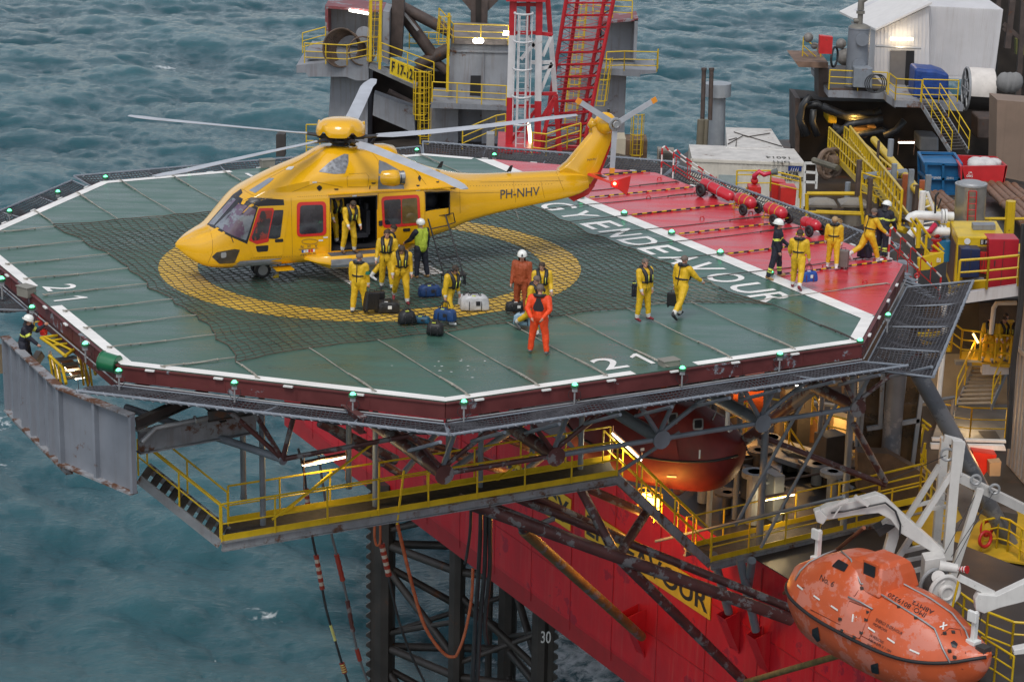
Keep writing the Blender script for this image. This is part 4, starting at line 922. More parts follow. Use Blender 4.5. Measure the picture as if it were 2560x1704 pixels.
# lattice behind left of the hull
for (x, y, x1, y1, vv, r) in ((800, 1055, 990, 1150, -3, .16), (830, 1075, 1010, 1190, 2, .13), (942, 1068, 1240, 1160, -1, .12), (1010, 1100, 1320, 1195, 1, .14), (1180, 1060, 1420, 1160, -1, .12), (1335, 1040, 1120, 1180, -3, .10), (1480, 1050, 1300, 1185, -2, .11), (1090, 1085, 1010, 1180, 0, .1)):
    tb('lattice_tube', PV(x, y, vv), PV(x1, y1, vv), r, M_mgt if r > .11 else M_gt, truss)

# --- walkways
def railing(mb, pts, h=1.1, sp=1.5, r=.028, mids=(.52,), up=ZZ):
    pts = [Vector(p) for p in pts]
    for a, b in zip(pts[:-1], pts[1:]):
        L = (b - a).length; n = max(1, round(L / sp))
        for i in range(n + 1): q = a.lerp(b, i / n); mb.tube([q, q + up * h], r * 1.05, 6)
    mb.tube([p + up * h for p in pts], r * 1.1, 6)
    for m in mids: mb.tube([p + up * m for p in pts], r * .85, 6)
    return mb
def walkway(name, label, A, B, C_, D_, zt=.18, par=None):
    """A,B near edge, C_,D_ far edge (C_ behind B, D_ behind A)"""
    t = thing(name, label, 'walkway', A)
    b = MB(); b.hexa([p - ZZ * .05 for p in (A, B, C_, D_)] + [A, B, C_, D_]); b.build('grating', M_grate, t)
    s = (A - D_).normalized()
    for p, q, sg in ((A, B, 1), (D_, C_, -1)):
        k = s * (.04 * sg); b = MB(); b.beam(p + k - ZZ * .12, q + k - ZZ * .12, .06, .26); b.beam(p + k * 2 - ZZ * .24, q + k * 2 - ZZ * .24, .14, .03); b.beam(p + k * 2 - ZZ * .01, q + k * 2 - ZZ * .01, .12, .03); b.build('side_channel', M_beam, t)
        b = MB(); b.beam(p + k * .5 + ZZ * .10, q + k * .5 + ZZ * .10, .015, .18); b.build('toe_board', M_yel, t)
        b = MB(); railing(b, [p + k, q + k]); b.build('handrail', M_yel, t, smooth=40)
    return t
W1a, W1b, W1c, W1d = D(-7.85, -7.35, -5.3), D(4.75, -7.35, -5.3), D(5.2, -6.15, -5.3), D(-7.2, -6.15, -5.3)
wk1 = walkway('upper_walkway', 'long yellow railed catwalk hanging under the near edge of the helideck', W1a, W1b, W1c, W1d)
for i, (a, b_) in enumerate((((992, 1310), (1010, 1175)), ((1200, 1235), (1330, 1130)), ((680, 1298), (930, 1110)), ((830, 1180), (700, 1290)))):
    q = MB(); q.beam(PV(*a, -7.4 if i % 2 == 0 else -6.2), PV(*b_, -7.4 if i % 2 == 0 else -6.2), .05, .05); q.build('sway_brace', M_yel, wk1)
def hanger(x, y, z0, z1, r, par, m=None):
    p = PZ(x, y, z0); b = MB(); b.tube([p, p + ZZ * (z1 - z0)], r, 12); b.tube([p, p + ZZ * .12], r * 1.15, 12); return b.build('hanger_column', m or M_gt, par, smooth=40)
for x, y in ((658, 1338), (938, 1290), (1200, 1242), (1450, 1196)): hanger(x, y, -5.62, -1.0, .085, wk1)
for x, y in ((609, 1246), (872, 1220), (1120, 1180), (1330, 1150)): hanger(x, y, -5.5, -1.0, .085, wk1)
# first flight from the grey shield down to the catwalk
def flight(name, label, A, B, w, nst, rail_ext=0., stair_mat=None, tread=True, mats_=None):
    """A top near stringer, B bottom near stringer, w width vector"""
    t = thing(name, label, 'stairs', B); A = Vector(A); B = Vector(B); w = Vector(w)
    for o in (Vector((0, 0, 0)), w):
        b = MB(); b.beam(A + o - ZZ * .1, B + o - ZZ * .1, .06, .26, ZZ); b.build('stringer', mats_ or M_beam, t)
        b = MB(); railing(b, [B + o, A + o], 1.05, 1.3, .027, (.55,)); b.build('handrail', M_yel, t, smooth=40)
    b = MB()
    for i in range(nst):
        p = A.lerp(B, (i + .5) / nst) ; d = (B - A); d.z = 0; d.normalize(); b.obox(p + w / 2 + ZZ * 0, w.normalized(), d, ZZ, w.length - .06, .24, .035)
    b.build('tread', stair_mat or M_grate, t); return t
S1a, S1b = PZ(346, 1188, -3.55), W1a + ZZ * .02
flight('access_stairs', 'yellow railed stairs dropping from the grey shield to the catwalk', S1a, S1b - U * .05, U * .55 + V * .85, 9)
W2a, W2b = PZ(1775, 1404, -9.35), PZ(2200, 1302, -9.35)
ww = (W2b - W2a).normalized(); wn = Vector((-ww.y, ww.x, 0)) * 1.25
W2b = W2a + ww * 9.2
wk2 = walkway('lower_walkway', 'lower yellow railed catwalk beside the davit, lit by a lamp', W2a, W2b, W2b + wn, W2a + wn)
for x, y in ((1896, 1392), (2106, 1350)): hanger(x, y, -9.75, -1.0, .12, wk2)
for x, y in ((1836, 1312), (2042, 1200), (1770, 1330)): hanger(x, y, -9.75, -1.0, .10, wk2)
flight('walkway_stairs', 'steep yellow railed stairs joining the two catwalks above the hull', W1b + ZZ * .02, W2a + ZZ * .02, V * 1.1 + U * .15, 17)
lw = MB(); railing(lw, [W2b, W2b + ww * .2 + wn * 1.0 + V * 2.5], 1.1, 1.3)
# fluorescent lamps
def tube_lamp(label, A, B, m=None, hood=True, w=.14):
    A = Vector(A); B = Vector(B); t = thing('strip_lamp', label, 'lamp', (A + B) / 2)
    b = MB(); b.beam(A, B, w, .07); b.build('diffuser', m or M_warm, t, bevel=.01)
    b = MB(); b.beam(A + ZZ * .065 - (B - A) * .03, B + ZZ * .065 + (B - A) * .03, w * 1.25, .05); 
    d = (B - A).normalized()
    for p in (A, B): b.tube([p + ZZ * .05, p + ZZ * .25 + Vector((d.y, -d.x, 0)) * .1, p - ZZ * .7 + Vector((d.y, -d.x, 0)) * .05], .015, 5)
    b.build('housing', mat('lamp_rusty', (.18, .09, .05), .6, var=.4), t); return t
def plight(loc, col, power, r=.15, name='lamp_light', sp=None):
    l = bpy.data.lights.new(name, 'POINT'); l.color = col; l.energy = power; l.shadow_soft_size = r; o = bpy.data.objects.new(name, l); o.location = loc; SC.collection.objects.link(o); return o
SOD = (1, .42, .07)
tube_lamp('warm strip lamp over the left half of the upper catwalk', PV(757, 1162, -6.4), PV(862, 1140, -6.4)); plight(PV(810, 1162, -6.6), (1, .75, .4), 50)
tube_lamp('warm strip lamp along the stairs joining the catwalks', PV(1532, 1082, -5.8), PV(1604, 1148, -6.2), M_cool); plight(PV(1570, 1130, -6.4), (1, .85, .55), 60)
tube_lamp('warm strip lamp over the lower catwalk in front of white tarpaulin', PV(1908, 1248, -4.3), PV(1984, 1234, -4.3)); plight(PV(1945, 1262, -4.6), (1, .75, .4), 60)
tube_lamp('slim strip lamp high under the deck at the right', PV(1979, 957, -2), PV(2012, 970, -2), M_cool)
fl_ = thing('flood_lamp', 'orange sodium flood lamp on a frame between the catwalk stairs and hull', 'lamp', PU(1635, 1262, 8.2))
b = MB(); q = fl_.location
for k in range(2): p = Vector(q) + V * (.5 * k); b.sphere(p, (.22, .22, .28), 10, 8); b.build if 0 else None
b.build('lamp_globe', mat('sodium_glow', (1, .6, .1), emit=(1, .50, .08), es=14), fl_, smooth='all')
b = MB()
for k in range(2):
    p = Vector(q) + V * (.5 * k)
    for a in range(4): b.tube([p + Vector((cos(a * pi / 2) * .26, sin(a * pi / 2) * .26, -.5)), p + Vector((cos(a * pi / 2) * .26, sin(a * pi / 2) * .26, .4))], .02, 5)
    b.torus(p, .26, .02); b.torus(p + ZZ * .35, .26, .02)
b.build('lamp_cage', M_yel, fl_)
plight(Vector(q) + Vector((-.3, -.6, -.5)), SOD, 260, .25); plight(PU(1420, 1290, 7.0), SOD, 160, .2); plight(PU(1330, 1200, 6), SOD, 60, .2)

# --- leg under the hull
leg = thing('lattice_tower', 'dark toothed lattice leg of the rig standing in the sea below the hull', 'leg', PY(960, 1500, 92))
M_leg = mat('leg_steel', (.042, .036, .032), .5, var=.4, vs=.8, rust=.25, rs=.7, streak=.4)
def chord(x, y, Y, side, w=.85, teeth=True, ztop=HZ0 + 1):
    p = PY(x, y, Y); p.z = 0; b = MB(); n = 8
    b.loft([[p + Vector((cos(q) * w / 2 * (.8 if k % 2 else 1), sin(q) * w / 2, z)) for k, q in enumerate([2 * pi * i / 8 + .39 for i in range(8)])] for z in (SEA - 6, ztop)])
    b.build('chord', M_leg, leg)
    if teeth:
        for sg in ((side,) if side else (-1, 1)):
            b = MB(); x0 = p + Vector((sg * w * .40, -.1, 0)); z = SEA - 2; pitch = .47; poly = []
            b.box(x0 + Vector((sg * .10, 0, (z + ztop) / 2)), (.25, .14, ztop - z))
            while z < ztop: b.prism([x0 + Vector((sg * .2, -.07, z)), x0 + Vector((sg * .42, -.07, z + .14)), x0 + Vector((sg * .42, -.07, z + .24)), x0 + Vector((sg * .2, -.07, z + .40))], (0, .14, 0)); z += pitch
            b.build('rack_teeth', M_leg, leg)
    return p
ca = chord(962, 1450, 92, -1, 1.0); cb = chord(1142, 1550, 89, 0, .75, False); cc2 = chord(1268, 1600, 92, 0, .9, False); cdd = chord(1352, 1600, 88, 1, .85); ce = chord(1222, 1600, 95, 0, .35, False)
for z in range(-46, -16, 1):
    pass
zs = [-17.5 - 4.95 * k for k in range(4)]
for a, b_ in ((ca, cb), (cb, cdd), (ca, cc2), (cc2, cdd)):
    for z in [-19.1, -24.0, -28.9, -33.8]:
        tb('leg_brace', a + ZZ * z, b_ + ZZ * z, .19, M_leg, leg); tb('leg_brace', a + ZZ * (z + 3.9), b_ + ZZ * (z + 0.8), .17, M_leg, leg); tb('leg_brace', a + ZZ * (z + .6), b_ + ZZ * (z + 2.6), .12, M_leg, leg)
tm = MB(); text_into(tm, '30', PY(1352, 1606, 87.3), (1, 0, 0), ZZ, .42, .55, .01, .01); tm.build('leg_number', M_white, leg)

# --- hoses hanging from the hull and walkway
def hose(label, pts, r, m, bands=()):
    t = thing('hose', label, 'hose', pts[0]); P = [Vector(p) for p in pts]; Q = []
    for i in range(len(P) - 1):
        for k in range(6):
            s = k / 6; p0, p1, p2, p3 = P[max(0, i - 1)], P[i], P[i + 1], P[min(len(P) - 1, i + 2)]
            Q.append(.5 * ((2 * p1) + (-p0 + p2) * s + (2 * p0 - 5 * p1 + 4 * p2 - p3) * s * s + (-p0 + 3 * p1 - 3 * p2 + p3) * s ** 3))
    Q.append(P[-1]); b = MB(); b.tube(Q, r, 8); b.build('hose_line', m, t, smooth='all')
    for (f0, f1, rr, mm) in bands:
        i0, i1 = int(f0 * (len(Q) - 1)), max(int(f0 * (len(Q) - 1)) + 1, int(f1 * (len(Q) - 1))); b = MB(); n = 9; A_, B_ = Q[i0], Q[i1]
        for k in range(n): b.cm = k % 2 if isinstance(mm, list) else 0; b.tube([A_.lerp(B_, k / n), A_.lerp(B_, (k + 1) / n)], rr * (1 if k % 2 == 0 else .9), 10)
        b.build('hose_collar', mm, t)
    return t
M_hb = mat('hose_black', (.022, .024, .027), .45, var=.3, streak=.3, scol=(.2, .2, .2)); M_ho = mat('hose_orange', (.42, .12, .05), .6, var=.3, vs=3)
M_hr = mat('collar_red', (.28, .035, .02), .6); M_hw = mat('collar_pale', (.45, .42, .36), .6); M_hyl = mat('collar_lime', (.6, .62, .2), .6)
def PYs(L, Y): return [PY(x, y, Y) for x, y in L]
hose('black hose with red and white collars, leftmost over the sea', PYs([(745, 1120), (760, 1180), (776, 1316), (797, 1420), (815, 1520), (838, 1600), (862, 1680), (880, 1730)], 80), .05, M_hb, ((.20, .28, .10, [M_hr, M_hw]), (.40, .52, .10, [M_hr, M_hw]), (.66, .72, .06, M_hyl), (.82, .88, .11, [M_hr, M_hyl])))
hose('grey hose with brown sleeves, second from the left over the sea', PYs([(795, 1130), (822, 1304), (845, 1400), (868, 1500), (885, 1590), (900, 1650), (925, 1720)], 80), .05, mat('hose_grey', (.12, .13, .14), .5), ((.32, .42, .10, M_hr), (.50, .66, .09, M_mgt), (.76, .86, .09, M_hr)))
hose('black hose with long red collar in front of the toothed leg', PYs([(945, 1290), (952, 1350), (965, 1400), (980, 1480), (1000, 1560), (1030, 1640), (1075, 1730)], 80), .05, M_hb, ((.20, .42, .12, [M_hr, M_hw]),))
hose('orange hose sweeping from the catwalk to the leg joint', PYs([(985, 1270), (1003, 1350), (1035, 1480), (1060, 1560), (1090, 1610), (1118, 1638), (1140, 1640)], 80), .07, M_ho)
hose('short orange hose looped beside the hull edge', PYs([(1140, 1640), (1160, 1590), (1178, 1500), (1182, 1420)], 80), .06, M_ho)
hose('small orange loop of hose under the first hanger column', PYs([(940, 1290), (936, 1330), (940, 1360), (950, 1355), (950, 1300)], 79), .05, M_ho)
for k, (xs, lb) in enumerate((((1178, 1172, 1163), 'thin black hose hanging in front of the hull, left of the bundle'), ((1202, 1196, 1188), 'thick black hose bundle leg, left strand with white spiral'), ((1215, 1211, 1200), 'thick black hose of the bundle, middle strand'), ((1226, 1224, 1212), 'black hose of the bundle, right strand with free lower end'))):
    hose(lb, PYs([(xs[0], 1240), (xs[0] - 1, 1330), (xs[1], 1430), (xs[2], 1560 if k else 1410), (xs[2] - (8 if k < 3 else -6), 1720 if k < 3 else 1610)] if k else [(1178, 1240), (1175, 1330), (1163, 1410)], 66), .07 if k else .05, M_hb)
# ------------------------------------------------------------------ grey shield, hatch and fire monitor on the left
shield = thing('wind_shield', 'grey corrugated steel shield with rusty edges hanging at the left corner', 'shield', PZ(152, 968, -3.6))
M_sh = mat('shield_grey', (.20, .22, .255), .5, var=.12, vs=.8, rust=.16, rs=1.4, streak=.3, scol=(.12, .08, .06))
M_shr = mat('shield_rusty_edge', (.26, .27, .29), .6, var=.2, rust=.85, rs=1.3)
c0 = PZ(16, 842, -1.05); c1 = PZ(152, 968, -1.1); c2_ = PZ(333, 1038, -1.25)
hgt = 2.45
def panel(A, B, h, n, name, ribs, th=.05):
    d = (B - A).normalized(); nn = Vector((d.y, -d.x, 0)); b = MB(); b.hexa([A - ZZ * h, B - ZZ * h, B - ZZ * h - nn * th, A - ZZ * h - nn * th, A, B, B - nn * th, A - nn * th]); o = b.build(name, M_sh, shield)
    for i in range(ribs + 1):
        q = A.lerp(B, i / ribs); r = MB(); r.hexa([q - d * .07 - ZZ * h, q + d * .07 - ZZ * h, q + d * .05 + nn * .14 - ZZ * h, q - d * .05 + nn * .14 - ZZ * h, q - d * .07, q + d * .07, q + d * .05 + nn * .14, q - d * .05 + nn * .14]); r.build('rib', M_sh, o)
    r = MB(); r.beam(A + ZZ * .02 + nn * .05, B + ZZ * .02 + nn * .05, .26, .05); r.build('top_flange', M_shr, o)
    r = MB(); r.beam(A - ZZ * (h + .02) + nn * .05, B - ZZ * (h + .02) + nn * .05, .26, .06); r.build('bottom_flange', M_shr, o)
panel(c0, c1, 2.2, 6, 'long_panel', 6); panel(c1, c2_, 2.15, 3, 'front_panel', 2)
d0 = (c1 - c0).normalized(); b = MB(); b.beam(c0 - ZZ * 2.45 + V * .1 + U * .15, c1 - ZZ * 2.4 + U * .15, .2, .25); b.build('bottom_beam', M_shr, shield)
for qa, qb in ((c0 - ZZ * 1.8, D(-10.3, 1.0, -1.9)), (c1 - ZZ * 1.7, D(-9.9, -5, -1.9))): b = MB(); b.beam(qa + U * .15, qb, .2, .25); b.build('support_beam', M_dark, shield)
# floor of the service gangway behind the shield
fl2 = thing('service_gangway', 'steel gangway floor behind the grey shield below the deck edge', 'gangway', D(-11, -2, -2.6))
cm = c0.lerp(c1, .42); b = MB(); b.hexa([c0 - ZZ * .87 + U * .1, cm - ZZ * .87 + U * .1, D(-10.6, -2.2, -1.93), D(-10.7, 1.8, -1.93), c0 - ZZ * .81 + U * .1, cm - ZZ * .81 + U * .1, D(-10.6, -2.2, -1.87), D(-10.7, 1.8, -1.87)]); b.build('floor_plate', M_grate, fl2)
b = MB(); b.beam(D(-10.7, 1.9, -2.2), D(-11.9, 1.9, -2.2), .06, .9); b.build('bulkhead', mat('tan_plate', (.20, .16, .11), .6), fl2)
# grey girder and pipe running to the truss
gr_ = thing('grey_girder', 'grey girder with a pipe along its top, running right from the shield', 'girder', PZ(350, 1092, -2.0))
g0_, g1_ = PZ(345, 1105, -2.2), PZ(640, 1052, -2.2); b = MB(); b.ibeam(g0_, g1_, .3, .62); b.build('beam', M_beam, gr_)
b = MB(); b.tube([g0_ + ZZ * .1 - V * .3, g0_ + ZZ * .42 - V * .25 + U * .4, g1_ + ZZ * .45 - V * .25], .075, 10); b.torus(g0_.lerp(g1_, .45) + ZZ * .43 - V * .25, .10, .03, U); b.build('pipe', M_galv, gr_, smooth=40)
b = MB(); b.ibeam(PZ(340, 1060, -1.5), PZ(520, 980, -1.2), .2, .3); b.ibeam(PZ(520, 1040, -1.5), PZ(640, 1020, -1.3), .2, .3); b.ibeam(PZ(500, 990, -1.2), PZ(560, 1045, -1.6), .2, .25); b.build('cross_beam', M_dark, gr_)
# yellow hatch with handrails and stairs
hatch = thing('escape_hatch', 'yellow tubular hatch frame over lit stairs beside the deck edge', 'hatch', PZ(200, 880, -1.4))
def zb(x, y): return (x / 4.9, 640 + y / 4.9)
hz = -.75
A_, B_, C_, D_2 = [PZ(*zb(*q), hz) for q in ((500, 1000), (905, 945), (1045, 1050), (800, 1220))]
E_ = PZ(*zb(620, 1080), hz)
b = MB(); b.tube([A_, B_, C_, D_2], .045, 8, closed=False); b.tube([A_, E_, D_2], .045, 8)
for p, q in (((550, 995), (880, 1150)), ((735, 970), (910, 1130)), ((650, 1090), (1030, 1048)), ((620, 1035), (960, 990))): b.tube([PZ(*zb(*p), hz), PZ(*zb(*q), hz)], .035, 8)
b.build('hatch_frame', M_yel, hatch, smooth=40)
b = MB(); b.poly([p - ZZ * .06 for p in (A_, E_, D_2, C_, B_)]); b.build('hatch_grating', M_grate, hatch)
for s, pts in enumerate((((605, 1215), (765, 1365), (810, 1560)), ((970, 1175), (1140, 1310), (1170, 1450)))):
    P = [PZ(*zb(*q), -1.1 - .25 * k) for k, q in enumerate(pts)]; b = MB(); b.tube(P, .045, 8)
    for k in range(3): b.tube([P[0].lerp(P[1], k / 3), P[0].lerp(P[1], k / 3) - ZZ * 1.0 + U * .1], .035, 6)
    b.build('stair_rail', M_yel, hatch, smooth=40)
for k in range(4):
    p, q = PZ(*zb(690 + 30 * k, 1270 + 75 * k), -1.4 - .28 * k), PZ(*zb(930 + 35 * k, 1235 + 75 * k), -1.4 - .28 * k); b = MB(); b.beam(p, q, .22, .05); b.build('tread', M_galv, hatch)
for dx in (0, 1):
    b = MB(); b.beam(PZ(*zb(600 + 350 * dx, 1190 - 30 * dx), -1.3), PZ(*zb(740 + 350 * dx, 1580 - 30 * dx), -2.6), .06, .22); b.build('stringer', M_galv, hatch)
tube_lamp('bright strip lamp glowing under the yellow hatch stairs', PZ(*zb(805, 1300), -2.2), PZ(*zb(985, 1490), -2.4), mat('strip_hot', (1, .9, .8), emit=(1, .86, .62), es=14), w=.3); plight(PZ(*zb(880, 1380), -1.9), (1, .7, .35), 35)
# monitor
def fire_monitor(label, base, s=1.0, aim=Vector((.8, .3, .5)), mm=None):
    mm = mm or M_red2; t = thing('fire_monitor', label, 'fire monitor', base); base = Vector(base); aim = aim.normalized()
    b = MB(); b.tube([base, base + ZZ * .55 * s], .11 * s, 12); b.cyl(base + ZZ * .12 * s, base + ZZ * .18 * s, .17 * s); b.cyl(base + ZZ * .5 * s, base + ZZ * .56 * s, .17 * s); b.cyl(base + ZZ * .3 * s, base + ZZ * .36 * s, .16 * s)
    b.sphere(base + ZZ * .72 * s, .14 * s, 10, 8); b.build('monitor_base', mm, t, smooth=40)
    p = base + ZZ * .75 * s; sd = aim.cross(ZZ).normalized(); b = MB(); b.tube([p, p + sd * .12 * s + ZZ * .18 * s, p + ZZ * .28 * s + aim * .15 * s, p + ZZ * .12 * s + aim * .35 * s, p + ZZ * .15 * s + aim * .65 * s], [.1 * s, .1 * s, .09 * s, .09 * s, .07 * s], 10); b.build('barrel', mat('monitor_magenta', (.50, .02, .06), .35), t, smooth='all')
    b = MB(); q = p + ZZ * .15 * s + aim * .62 * s; b.cyl(q, q + aim * .22 * s, .09 * s, 12, .13 * s); b.build('nozzle', mat('nozzle_grey', (.12, .14, .14), .5), t, smooth=40)
    b = MB(); b.torus(base + ZZ * .42 * s - aim * .28 * s, .11 * s, .018 * s, aim, 14, 5); b.tube([base + ZZ * .42 * s, base + ZZ * .42 * s - aim * .28 * s], .02 * s, 6); b.build('hand_wheel', M_yel, t); return t
fire_monitor('red fire monitor beside the helmeted fireman, nozzle over the left deck rim', PZ(*zb(535, 960), -1.15), 1.0, Vector((.75, .1, .12)))
dm = thing('green_drum', 'dark green drum lying at the left corner of the helideck rim', 'drum', PZ(268, 900, -.2))
d1_, d2_ = PZ(*zb(1290, 1330), -.12), PZ(*zb(1430, 1360), -.12); ax = Vector((.92, -.38, -.1)).normalized(); cen = PZ(*zb(1290, 1290), -.05)
b = MB(); b.cyl(cen - ax * .1, cen + ax * .40, .26, 24, .24); b.torus(cen - ax * .1, .26, .02, ax, 24, 5); b.torus(cen + ax * .38, .245, .015, ax, 24, 5); b.build('drum_shell', mat('drum_green', (.015, .14, .06), .3, coat=.3), dm, smooth=40)
def light_box(label, loc, d, lit):
    t = thing('flood_light', label, 'floodlight', loc); b = MB(); d = d.normalized(); n = Vector((-d.y, d.x, 0)); b.obox(Vector(loc), d, n, ZZ, .50, .34, .30); o = b.build('housing', mat('box_tan', (.22, .21, .18), .5, var=.1), t, bevel=.02)
    b = MB(); b.obox(Vector(loc) + ZZ * .16, d, n, ZZ, .54, .38, .02); b.build('lid', mat('box_tan', (.2, .2, .18)), t)
    if lit is not None: b = MB(); b.obox(Vector(loc) + d * .252, d, n, ZZ, .006, .26, .22); b.build('lens', mat('green_lens', (.02, .5, .1), emit=(.02, .8, .12), es=1.2), t)
    return t
light_box('tan floodlight box with green lens on the near rim by the numeral', PZ(1672, 912, .0), U, 1); light_box('tan floodlight box on the left rim by the white numerals', PZ(66, 728, .0), -V + U * .4, None); light_box('tan floodlight box on the far rim left of the helicopter', PZ(668, 409, .12), U, 1)
# ------------------------------------------------------------------ far structures
def W(n, *a, **k): return mat(n, *a, **k)
M_jg = mat('jackhouse_grey', (.235, .25, .275), .55, var=.2, vs=.6, rust=.34, rs=.5, streak=.6, scol=(.12, .06, .04))
M_brown = mat('leg_brown', (.075, .055, .048), .6, var=.35, rust=.3, streak=.4)
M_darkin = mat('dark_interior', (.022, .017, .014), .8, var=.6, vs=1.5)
M_corr = mat('white_cladding', (.60, .59, .60), .5, var=.08, vs=.5, streak=.35, scol=(.30, .24, .19))
def q3(k, ox, oy, sc): return (ox + k[0] / sc, oy + k[1] / sc)
def fp(pts, Y, dep, name, m, par, ext=None, bevel=0):
    b = MB(); P = [PY(x, y, Y) for x, y in pts]; ext = Vector(ext) if ext is not None else Vector((0, dep, 0)); n = (P[1] - P[0]).cross(P[2] - P[0])
    if n.dot(ext) > 0: P = P[::-1]
    b.prism(P[::-1] if False else P, ext); return b.build(name, m, par, bevel=bevel)
def bars(L, Y, w, name, m, par, round_=True, n=8):
    out = []
    for q in L:
        (x0, y0), (x1, y1) = q[0], q[1]; ww = q[2] if len(q) > 2 else w; Y0 = Y; Y1 = q[3] if len(q) > 3 else Y
        b = MB(); A, B = PY(x0, y0, Y0), PY(x1, y1, Y1)
        if round_: b.tube([A, B], ww, n)
        else: b.beam(A, B, ww, ww)
        out.append(b.build(name, m, par, smooth=40 if round_ else False))
    return out
def yrail(label, pts, Y, h=1.1, sp=1.5, mids=(.36, .72), r=.035, m=None, par=None, name='guard_rail', Ys=None):
    P = [PY(x, y, Y if Ys is None else Ys[i]) for i, (x, y) in enumerate(pts)]; b = MB(); railing(b, P, h, sp, r, mids)
    if par is not None: return b.build('handrail', m or M_yel, par, smooth=40)
    return tag(b.build(name, m or M_yel, smooth=40), label, 'railing', 'yellow guard rails of the rig')
def cage_ladder(label, xt, yt, xb, yb, Y, w=.5, cage=True, m=None, par=None):
    A, B = PY(xt, yt, Y), PY(xb, yb, Y); b = MB(); n = int((A - B).length / .3); X = Vector((1, 0, 0))
    for s in (-1, 1): b.tube([A + X * w / 2 * s, B + X * w / 2 * s], .04, 6)
    for i in range(n): p = B.lerp(A, i / n); b.tube([p - X * w / 2, p + X * w / 2], .016, 4)
    if par is None: t = thing('caged_ladder', label, 'ladder', B); 
    else: t = par
    b.build('ladder_rails', m or M_yel, t)
    if cage:
        c = MB(); k = max(2, int((A - B).length / 1.0)); rr = .38
        hoop = lambda p: [p + Vector((cos(q) * rr, -sin(q) * rr * 1.1, 0)) for q in [pi * i / 8 for i in range(9)]]
        H_ = [hoop(B.lerp(A, .12 + .88 * i / k)) for i in range(k + 1)]
        for h_ in H_: c.tube(h_, .025, 5)
        for j in (0, 2, 4, 6, 8): c.tube([H_[0][j], H_[-1][j]], .02, 5)
        c.build('cage', m or M_yel, t)
    return t
def Z4(*L): return [(740 + x / 3.92, y / 3.92) for x, y in L]
def Z3(*L): return [(740 + x / 2.561, y / 2.561) for x, y in L]
YJ = 135
jk = thing('jacking_house', 'weathered grey jacking house around the far rig leg behind the helicopter', 'jacking house', PY(1100, 380, YJ))
fp(Z4((290, 60), (850, 112), (850, 500), (290, 400)), YJ + 2.2, 1.5, 'back_plate', M_jg, jk)
fp(Z4((285, 55), (850, 105), (850, 125), (312, 85)), YJ, 3.6, 'top_plate', W('maroon_edge', (.20, .05, .055), .5, var=.3, c2=(.22, .23, .25), c2t=.56), jk)
fp(Z4((285, 55), (312, 85), (318, 400), (285, 400)), YJ, 3.0, 'side_plate', MATS['maroon_edge'], jk)
fp(Z4((850, 110), (915, 120), (905, 640), (845, 600)), YJ - .5, 3.5, 'side_column', M_jg, jk)
fp(Z4((5, 640), (710, 580), (712, 790), (590, 790), (490, 755), (120, 752), (95, 715), (5, 715)), YJ - 1.5, 4.5, 'left_bracket', M_jg, jk)
fp(Z4((100, 500), (700, 560), (700, 600), (100, 580)), YJ - .5, 4.0, 'left_platform', M_jg, jk)
fp(Z4((340, 750), (705, 785), (700, 1500), (290, 1500), (330, 1000)), YJ, 6, 'lower_wall', M_jg, jk)
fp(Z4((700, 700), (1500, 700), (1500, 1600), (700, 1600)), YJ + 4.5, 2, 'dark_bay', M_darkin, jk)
fp(Z4((765, 918), (1150, 1058), (1170, 1310), (752, 1130)), YJ - .6, 1.2, 'diagonal_girder', M_jg, jk)
fp(Z4((720, 640), (1180, 850), (1180, 880), (715, 670)), YJ - 2, 1.6, 'sign_catwalk', M_galv, jk)
fp(Z4((925, 565), (1158, 658), (1148, 822), (916, 722)), YJ - 2.5, .08, 'sign_board', mat('sign_yellow', (.80, .58, .02), .4, var=.05), jk)
sb = MB(); q0 = PY(*Z4((928, 700))[0], YJ - 2.56); q1 = PY(*Z4((1150, 795))[0], YJ - 2.56); q3_ = PY(*Z4((934, 590))[0], YJ - 2.56)
ax_ = (q1 - q0); text_into(sb, 'F 17-12', q0 + ax_ * .03, ax_.normalized(), (q3_ - q0).normalized(), ax_.length * .93, (q3_ - q0).length * .98, .03, .01); sb.build('sign_lettering', M_hframe, jk)
fp(Z4((1515, 425), (2080, 440), (2080, 1010), (1490, 1010)), YJ - 2, 6, 'centre_box', M_jg, jk)
fp(Z4((1520, 370), (2085, 395), (2085, 445), (1515, 430)), YJ - 2.3, 6.5, 'box_roof', W('roof_worn', (.16, .14, .13), .6, var=.4, rust=.3), jk)
fp(Z4((1712, 742), (1812, 742), (1808, 942), (1704, 936)), YJ - 2.03, .06, 'dark_opening', M_hint, jk)
fp(Z4((1318, 1002), (2070, 1040), (2070, 1085), (1318, 1060)), YJ - 3.5, 5, 'platform_beam', M_jg, jk)
fp(Z4((1315, 1060), (1590, 1075), (1585, 1600), (1300, 1600)), YJ - 1.2, 5, 'base_wall', M_jg, jk); fp(Z4((1590, 1075), (1820, 1080), (1820, 1600), (1585, 1600)), YJ - .4, 4, 'base_wall', W('jack_blue', (.15, .165, .19), .55, rust=.2), jk)
fp(Z4((1820, 1080), (2100, 1090), (2100, 1600), (1820, 1600)), YJ - .9, 4, 'base_wall', M_jg, jk)
for L in (((1835, 530), (1832, 1000)), ((1530, 500), (2080, 512))): 
    b = MB(); b.beam(PY(*Z4(L[0])[0], YJ - 2.05), PY(*Z4(L[1])[0], YJ - 2.05), .1, .1); b.build('stiffener', M_jg, jk)
fp(Z4((940, 0), (1060, 0), (1035, 560), (925, 560)), YJ + 1, 1.4, 'leg_chord', M_brown, jk); fp(Z4((905, 125), (945, 125), (935, 560), (905, 560)), YJ + 1.5, 1, 'chord_shadow_bar', M_hframe, jk)
